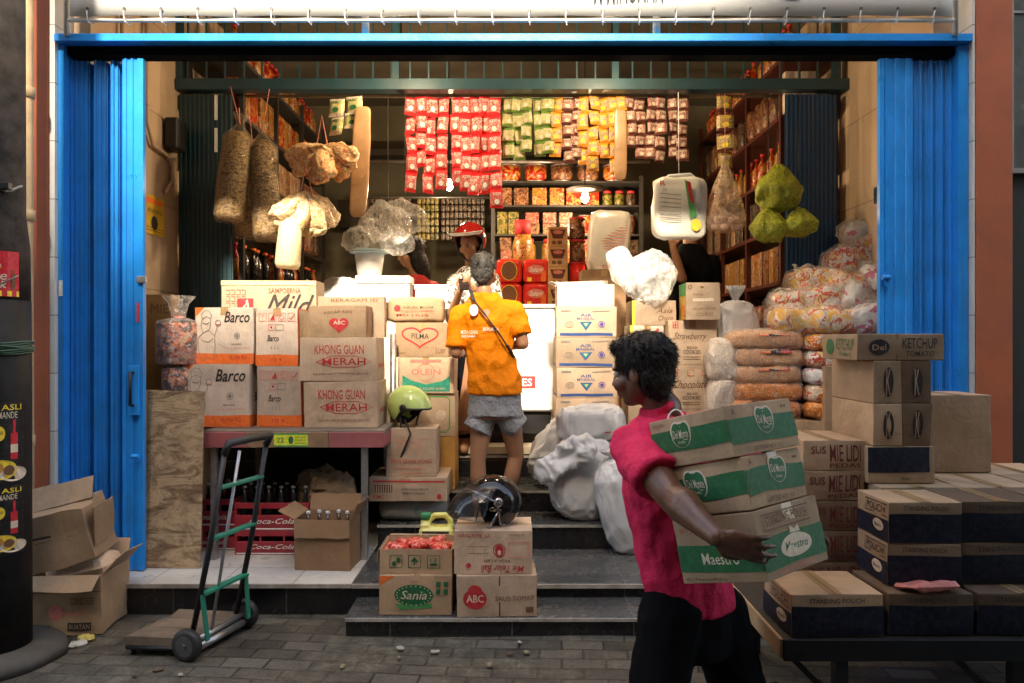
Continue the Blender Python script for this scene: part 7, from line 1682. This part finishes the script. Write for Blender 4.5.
# ---- 1. the man carrying cartons (right foreground, seen from behind-left)
D0 = 2.62
neck = P(664, 408, D0); hc = P(642, 371, D0 - .01); shL = P(636, 448, 2.50); shR = P(706, 432, 2.78); hipL = P(672, 612, 2.58); hipR = P(716, 612, 2.72)
elL = P(672, 497, 2.25); wrL = P(716, 536, 2.075); haL = P(770, 555, 2.06)
root = thing('person', 'man in a pink T-shirt and black trousers carrying three cartons behind his back', 'person', (P(694, 700, D0).x, D0, 0))
yaw = R(-130)                                   # faces left and a little away
bm = bmesh.new(); s = 1.04
Mh = head_parts(bm, hc, yaw, s, R(8)); capsule(bm, P(654, 395, D0), .056, neck, .062)
loft(bm, [(P(690, 625, 2.64), .15, .11, R(30)), (P(684, 590, 2.64), .145, .105, R(30)), (P(672, 540, 2.63), .14, .10, R(35)), (P(664, 480, 2.63), .165, .11, R(48)), (P(664, 445, 2.63), .17, .10, R(50)), (P(664, 420, 2.63), .10, .075, R(50))])
capsule(bm, shL, .062, shL.lerp(elL, .6), .056); capsule(bm, shL.lerp(elL, .6), .056, elL, .045); capsule(bm, elL, .046, elL.lerp(wrL, .28) + Vector((.0, 0, .006)), .054); capsule(bm, elL.lerp(wrL, .28) + Vector((0, 0, .006)), .054, elL.lerp(wrL, .7), .037); capsule(bm, elL.lerp(wrL, .7), .037, wrL, .028)
hd_ = (haL - wrL).normalized()
hand(bm, wrL, hd_ + Vector((0, 0, .02)), Vector((-.15, .9, .35)), side=-1, s=1.04, curl=14, spread=1.5)
elR = P(800, 515, 2.85); wrR = P(812, 548, 2.62); capsule(bm, shR, .06, elR, .044); capsule(bm, elR, .045, wrR, .029)
hand(bm, wrR, Vector((-.1, -.9, .12)), Vector((-.6, 0, .8)), side=1, s=1.1, curl=30)
knL = P(648, 735, 2.50); anL = Vector((P(610, 700, 2.5).x, 2.55, .09)); knR = P(752, 735, 2.72); anR = Vector((P(800, 700, 2.7).x, 2.86, .12))
for h_, k_, a_ in ((hipL, knL, anL), (hipR, knR, anR)): capsule(bm, h_, .088, k_, .058); capsule(bm, k_, .058, a_, .038); capsule(bm, a_ + Vector((0, 0, -.045)), .036, a_ + Vector((-.15, .02, -.055)), .028)
body = skinned('body', bm, M_skin, root, .0052, 3)
eyes(Mh, root, s)
hair_cap(root, Mh, M_hair, s * 1.05, seed=4)
bm = bmesh.new(); loft(bm, [(P(691, 606, 2.64), .168, .125, R(30)), (P(688, 585, 2.64), .166, .124, R(30)), (P(676, 540, 2.63), .163, .122, R(35)), (P(666, 490, 2.63), .182, .13, R(48)), (P(664, 452, 2.63), .188, .122, R(50)), (P(664, 428, 2.63), .135, .10, R(50)), (P(663, 413, 2.63), .078, .075, R(50))])
sl_end = shL.lerp(elL, .66); capsule(bm, P(646, 440, 2.54), .082, shL, .084); capsule(bm, shL, .084, sl_end, .083, flat_b=True)
capsule(bm, P(690, 436, 2.74), .078, shR, .078); capsule(bm, shR, .078, shR.lerp(elR, .5), .076, flat_b=True)
capsule(bm, P(661, 409, D0), .070, P(659, 403, D0), .068, flat_a=True, flat_b=True)
skinned('t_shirt', bm, M_pinkc, root, .0075, 3, .012, 10, 3, fold=(1.0, 1.0, .7))
bm = bmesh.new(); tube(bm, [P(676 + 9 * math.cos(a), 424 + 15 * math.sin(a) - (a > 3) * 0, 2.475) for a in [R(-200 + 20 * i) for i in range(12)]], .0028, 5); link('back_print', bm, I_white, root, True, True)
bm = bmesh.new(); loft(bm, [(P(690, 650, 2.64), .16, .125, R(30)), (P(690, 602, 2.64), .158, .118, R(30))])
for h_, k_, a_ in ((hipL, knL, anL), (hipR, knR, anR)): capsule(bm, h_, .112, k_, .088); capsule(bm, k_, .088, a_ + Vector((0, 0, .02)), .068, flat_b=True)
skinned('trousers', bm, M_blackc, root, .009, 3, .007, 8, 8)
for a_ in (anL, anR):
    bm = bmesh.new(); capsule(bm, a_ + Vector((.03, 0, -.06)), .045, a_ + Vector((-.17, .02, -.066)), .04, sq=.6)
    for v in bm.verts: v.co.z = max(v.co.z, a_.z - .09)
    link('shoe', bm, M_rubber, root, True, True)
# three cartons on his back
base = P(768, 582, 2.09)
TM = Matrix.Translation(base) @ Matrix.Rotation(R(-10), 4, 'Y') @ Matrix.Rotation(R(-11), 4, 'X') @ Matrix.Rotation(R(40), 4, 'Z')
def dm(face_txt=True):
    pep = lambda u, k=1: [('e', u, .62, .13 * k, .27, I_cream), ('e', u - .06 * k, .70, .075 * k, .2, I_cream), ('e', u + .06 * k, .70, .075 * k, .2, I_cream), ('e', u, .60, .115 * k, .24, I_green), ('e', u - .055 * k, .69, .06 * k, .17, I_green), ('e', u + .055 * k, .69, .06 * k, .17, I_green), ('t', u - .10 * k, .55, u + .10 * k, .72, 'Del Monte', I_cream, 0, .02), ('t', u - .05 * k, .43, u + .05 * k, .5, 'Quality', I_cream, .3)]
    return {'F': [('r', 0, .22, 1, .72, I_green), ('t', .28, .05, .72, .13, 'CONTENT 40 X 1 KG', I_brown, 0, .01), ('t', .08, .8, .14, .92, 'A', I_brown, 0, .02), ('e', .83, .86, .015, .03, I_brown), ('e', .88, .86, .015, .03, I_brown)] + pep(.52),
            'L': [('r', 0, .3, 1, .74, I_green), ('t', .05, .84, .2, .91, 'KECAP', I_brown, 0, .01)] + pep(.42)}
mae = {'F': [('r', 0, .14, 1, .60, I_green), ('l', [(.10, .70), (.82, .70), (.82, .92), (.10, .92), (.10, .70)], .003, I_brown), ('t', .14, .74, .78, .88, 'STANDING POUCH', I_brown, 0, .01), ('e', .52, .38, .25, .17, I_cream), ('e', .52, .38, .235, .15, I_cream), ('t', .34, .32, .70, .45, 'Maestro', I_green, .1, .03), ('p', [(.44, .56), (.60, .56), (.58, .66), (.52, .6), (.46, .66)], I_cream), ('t', .2, .04, .8, .1, 'SAUS SAMBAL', I_pink)],
       'L': [('r', 0, .18, 1, .58, I_green), ('t', .3, .3, .75, .47, 'Maestro', I_cream, 0, .03), ('t', .08, .75, .5, .85, 'POUCH', I_pink), ('t', .05, .04, .6, .1, 'Quality', I_brown, .3)]}
wc, dc = .33, .30
def corner(zl, ox=0, oy=0, rz=0): return TM @ Matrix.Translation((ox + wc / 2, oy + dc / 2, zl)) @ Matrix.Rotation(R(rz), 4, 'Z')
zl = 0
for lab, hh, pr, ox, oy, rz, cr in (('green and kraft sauce pouch carton, bottom one of the three being carried', .195, mae, 0, 0, 0, .008), ('dented green and kraft sauce carton, middle one of the three being carried', .15, dm(), -.005, .004, 3, .016), ('green-banded sauce carton, top one of the three being carried', .15, dm(), -.012, -.004, -2, .004)):
    carton(lab, w=wc, dep=dc, h=hh, M=corner(zl, ox, oy, rz), prints=pr, group='cartons carried by the man in pink', crump=cr, m=K_kraft); zl += hh + .004

# ---- 2. the customer in the orange shirt (back to us)
D2 = 4.95
root = thing('person', 'man in an orange T-shirt and grey shorts standing on the steps with his back turned', 'person', (X(492, D2), D2, .329))
bm = bmesh.new(); hc = P(484, 271, D2 + .02)
Mh = head_parts(bm, hc, R(168), 1.0, R(10)); capsule(bm, P(484, 290, D2), .054, P(484, 302, D2), .062)
loft(bm, [(P(495, 418, D2), .155, .11, 0), (P(494, 390, D2), .15, .10, 0), (P(489, 350, D2), .145, .10, 0), (P(487, 318, D2), .175, .105, 0), (P(486, 300, D2), .13, .08, 0)])
sl_, sr_ = P(460, 314, D2), P(516, 312, D2); eL, wL_ = P(456, 352, D2 - .03), P(462, 352, D2 + .24); eR, wR_ = P(523, 343, D2 - .02), P(508, 346, D2 + .25)
for a, b, c_, sd in ((sl_, eL, wL_, 1), (sr_, eR, wR_, -1)):
    capsule(bm, a, .054, b, .040); capsule(bm, b, .041, c_, .027); hand(bm, c_, Vector((.0, 1, .1)), Vector((sd * .6, 0, -.5)), side=-sd, s=1.0, curl=32)
hL, hR = P(482, 420, D2), P(510, 420, D2); kL, kR = P(478, 458, D2 - .03), P(516, 455, D2 + .04); aL = Vector((X(479, D2), D2 - .02, .33 + .07)); aR = Vector((X(505, D2), D2 + .02, .33 + .07))
for h_, k_, a_ in ((hL, kL, aL), (hR, kR, aR)):
    capsule(bm, h_, .078, k_, .054); c1 = k_.lerp(a_, .35) + Vector((0, -.01, 0)); capsule(bm, k_, .05, c1, .054); capsule(bm, c1, .054, a_, .034)
    capsule(bm, a_ + Vector((0, -.02, -.035)), .033, a_ + Vector((0, .13, -.045)), .026, sq=.8)
skinned('body', bm, M_skin2, root, .008, 3); eyes(Mh, root)
hair_cap(root, Mh, M_hairg, 1.0, seed=9)
bm = bmesh.new(); loft(bm, [(P(496, 393, D2), .182, .13, 0), (P(495, 382, D2), .176, .125, 0), (P(490, 350, D2), .155, .115, 0), (P(487, 322, D2), .175, .12, 0), (P(486, 304, D2), .15, .095, 0), (P(485, 293, D2), .078, .075, 0)])
capsule(bm, P(470, 312, D2), .07, sl_, .066); capsule(bm, sl_, .066, sl_.lerp(eL, .86), .070, flat_b=True); capsule(bm, P(505, 310, D2), .07, sr_, .066); capsule(bm, sr_, .066, sr_.lerp(eR, .72), .070, flat_b=True)
skinned('t_shirt', bm, M_oran, root, .008, 3, .013, 9, 5, fold=(1, 1, .8))
bm = bmesh.new(); loft(bm, [(P(496, 415, D2), .185, .13, 0), (P(495, 388, D2), .165, .115, 0)])
capsule(bm, hL, .09, P(477, 430, D2 - .01), .098, flat_b=True); capsule(bm, hR, .09, P(517, 427, D2 + .01), .095, flat_b=True)
skinned('shorts', bm, M_greyc, root, .008, 2, .006, 9, 2)
pts = [P(470, 289, D2 - .06), P(474, 300, D2 - .125), P(485, 314, D2 - .142), P(497, 330, D2 - .145), P(507, 345, D2 - .13), P(514, 357, D2 - .06)]
bm = bmesh.new()
for a, b in zip(pts, pts[1:]): bar(bm, a, b, .022, .008)
link('bag_strap', bm, M_rubber, root, False, True)
mats = []; bm = bmesh.new()
def sp_(u, v, lf):
    px = 461 + u * 40; py = 337 - v * 36; xx = (px - 488) / 30; return P(px, py, D2 - .136 - lf + .06 * max(0, abs(xx) - .3) ** 2)
art(bm, [('e', .32, .76, .11, .16, I_white), ('t', .0, .10, .42, .2, 'MITRA USAHA', I_white, 0, .03), ('t', .02, 0, .36, .07, 'BERSAMA', I_white, 0, .02), ('t', .55, .18, .95, .28, 'BERSAMA', I_white, 0, .02)], sp_, mats, .27, .24); link('back_print', bm, mats, root, False, True)
for a_ in (aL, aR):
    bm = bmesh.new(); capsule(bm, a_ + Vector((0, -.03, -.063)), .04, a_ + Vector((0, .15, -.063)), .038, sq=.3); link('sandal', bm, M_rubber, root, True, True)

# ---- 3. woman in a red helmet beyond him
D3 = 5.72
root = thing('person', 'person in a red open-face helmet and patterned cream shirt looking down at a phone', 'person', (X(472, D3), D3 + .05, .64))
M_pat = printed('patterned_blouse', [(.06, .05, .045), (.5, .44, .36), (.65, .6, .5), (.12, .1, .09)], 20, .7, .3)
bm = bmesh.new(); hc = P(470, 243, D3 + .03); Mh = head_parts(bm, hc, R(-22), .95, R(18)); capsule(bm, P(471, 255, D3 + .05), .048, P(472, 268, D3 + .06), .055)
loft(bm, [(P(474, 430, D3 + .05), .15, .11, 0), (P(474, 360, D3 + .05), .15, .11, 0), (P(473, 310, D3 + .05), .14, .1, 0), (P(472, 280, D3 + .05), .165, .1, 0), (P(472, 268, D3 + .05), .1, .07, 0)])
a1, b1, c1 = P(455, 282, D3 + .05), P(452, 312, D3 - .02), P(460, 290, D3 - .22); a2, b2, c2 = P(491, 280, D3 + .05), P(497, 312, D3 + .02), P(480, 296, D3 - .16)
for a, b, c_, sd in ((a1, b1, c1, 1), (a2, b2, c2, -1)): capsule(bm, a, .05, b, .038); capsule(bm, b, .038, c_, .025); hand(bm, c_, Vector((sd * .5, -.5, .5)), Vector((0, 0.5, .8)), side=sd, s=.9, curl=30)
for px in (464, 482): capsule(bm, P(px, 425, D3 + .05), .085, Vector((X(px, D3), D3 + .05, .72)), .045); capsule(bm, Vector((X(px, D3), D3 + .05, .70)), .04, Vector((X(px, D3), D3 - .06, .685)), .035)
skinned('body', bm, M_skin2, root, .009, 3); eyes(Mh, root, .95)
bm = bmesh.new(); loft(bm, [(P(474, 350, D3 + .05), .17, .13, 0), (P(473, 310, D3 + .05), .16, .12, 0), (P(472, 282, D3 + .05), .185, .115, 0), (P(472, 267, D3 + .05), .085, .08, 0)])
capsule(bm, a1, .068, a1.lerp(b1, .95), .06, flat_b=True); capsule(bm, a2, .068, a2.lerp(b2, .9), .06, flat_b=True)
skinned('blouse', bm, M_pat, root, .009, 3, .006, 9, 4)
bm = bmesh.new()
for px in (464, 482): capsule(bm, P(px, 345, D3 + .05), .11, Vector((X(px, D3), D3 + .05, .76)), .065, flat_b=True)
skinned('trousers', bm, M_blackc, root, .012, 2)
hm = helmet('red_helmet', 'glossy red open-face helmet with pale brim worn by the person with the phone', hc + Vector((0, .01, .035)), R(-22), mat('red_helmet_shell', (.42, .015, .015), .1, bumps=0), None, M_rubber, .132, rx=R(14))
bm = bmesh.new()
g = [[bm.verts.new(Vector((.135 * 1.04 * math.cos(th) * .92 * (1 + .13 * j), .135 * 1.15 * math.sin(th) * (1 + .13 * j), .045 + .012 * j))) for j in range(3)] for th in [R(-155 + 130 * i / 14) for i in range(15)]]
for i in range(14):
    for j in range(2): bm.faces.new((g[i][j], g[i][j + 1], g[i + 1][j + 1], g[i + 1][j]))
o = link('peak', bm, M_white, hm, True); sm = o.modifiers.new('s', 'SOLIDIFY'); sm.thickness = .004
bm = bmesh.new(); box(bm, -.035, -.006, -.07, .035, .004, .07, bev=.004); o = link('mobile_phone', bm, M_bshell); o.location = P(464, 284, D3 - .30); o.rotation_euler = (R(-50), 0, R(12)); tag(o, 'black mobile phone held by the person in the red helmet', 'phone')

# ---- 4. dark-haired person in red by the counter
D4 = 6.15
root = thing('person', 'dark-haired person in a red top seen in profile behind the foam boxes', 'person', (X(416, D4), D4 + .1, .762))
bm = bmesh.new(); hc = P(410, 253, D4); Mh = head_parts(bm, hc, R(-72), .95, R(12)); capsule(bm, P(413, 265, D4), .047, P(416, 276, D4), .055)
loft(bm, [(P(418, 400, D4), .15, .11, R(20)), (P(418, 330, D4), .14, .1, R(20)), (P(417, 290, D4), .16, .1, R(20)), (P(416, 276, D4), .09, .07, R(20))])
for a, b, c_ in ((P(402, 288, D4 - .05), P(398, 320, D4 - .1), P(385, 318, D4 - .22)), (P(432, 288, D4 + .05), P(436, 322, D4), P(420, 325, D4 - .2))): capsule(bm, a, .05, b, .038); capsule(bm, b, .038, c_, .026); hand(bm, c_, Vector((-.6, -.6, -.1)), Vector((0, 0, -1)), 1, .9)
for px in (409, 427): capsule(bm, P(px, 395, D4), .085, Vector((X(px, D4), D4, .83)), .045); capsule(bm, Vector((X(px, D4), D4, .80)), .038, Vector((X(px, D4) - .1, D4, .80)), .034)
skinned('body', bm, M_skin2, root, .010, 3); eyes(Mh, root, .95)
hair_cap(root, Mh, M_hair, 1.12, seed=12, long=True, vox=.008)
bm = bmesh.new(); loft(bm, [(P(418, 345, D4), .165, .125, R(20)), (P(417, 292, D4), .18, .115, R(20)), (P(416, 275, D4), .09, .08, R(20))])
for a, b in ((P(402, 288, D4 - .05), P(398, 320, D4 - .1)), (P(432, 288, D4 + .05), P(436, 322, D4))): capsule(bm, a, .066, a.lerp(b, .7), .062, flat_b=True)
skinned('red_top', bm, mat('red_cloth', (.5, .02, .02), .7), root, .010, 3, .005, 9, 6)
bm = bmesh.new()
for px in (409, 427): capsule(bm, P(px, 340, D4), .105, Vector((X(px, D4), D4, .85)), .065, flat_b=True)
skinned('trousers', bm, M_blackc, root, .012, 2)

# ---- 5. shopkeeper in black, right
D5 = 6.0
root = thing('person', 'person in a black top reaching up behind the cookie cartons', 'person', (X(690, D5), D5 + .05, .762))
bm = bmesh.new(); hc = P(688, 216, D5 + .1); Mh = head_parts(bm, hc, R(-40), .98, 0); capsule(bm, P(689, 230, D5 + .08), .05, P(690, 243, D5 + .06), .058)
loft(bm, [(P(694, 390, D5), .15, .11, 0), (P(693, 320, D5), .14, .1, 0), (P(692, 265, D5), .17, .1, 0), (P(691, 246, D5), .1, .07, 0)])
a, b, c_ = P(674, 262, D5 - .05), P(682, 278, D5 - .22), P(673, 246, D5 - .26); capsule(bm, a, .05, b, .04); capsule(bm, b, .04, c_, .027); hand(bm, c_, Vector((-.1, -.1, 1)), Vector((0, -1, 0)), 1, .95, 20)
a2, b2, c2 = P(712, 262, D5), P(716, 298, D5), P(708, 318, D5 - .18); capsule(bm, a2, .05, b2, .04); capsule(bm, b2, .04, c2, .027); hand(bm, c2, Vector((-.4, -.8, 0)), Vector((0, 0, -1)), -1, .95)
for px in (685, 702): capsule(bm, P(px, 385, D5), .09, Vector((X(px, D5), D5, .83)), .045); capsule(bm, Vector((X(px, D5), D5, .80)), .038, Vector((X(px, D5), D5 - .12, .80)), .034)
skinned('body', bm, M_skin2, root, .010, 3); eyes(Mh, root, .98); hair_cap(root, Mh, M_hair, 1.0, seed=15, vox=.008)
bm = bmesh.new(); loft(bm, [(P(694, 340, D5), .165, .125, 0), (P(692, 268, D5), .19, .12, 0), (P(691, 244, D5), .09, .08, 0)])
capsule(bm, a, .068, a.lerp(b, .6), .064, flat_b=True); capsule(bm, a2, .068, a2.lerp(b2, .6), .064, flat_b=True)
skinned('black_top', bm, M_blackc, root, .010, 3, .005, 9, 6)
bm = bmesh.new()
for px in (685, 702): capsule(bm, P(px, 335, D5), .105, Vector((X(px, D5), D5, .85)), .065, flat_b=True)
skinned('trousers', bm, M_greyc, root, .012, 2)
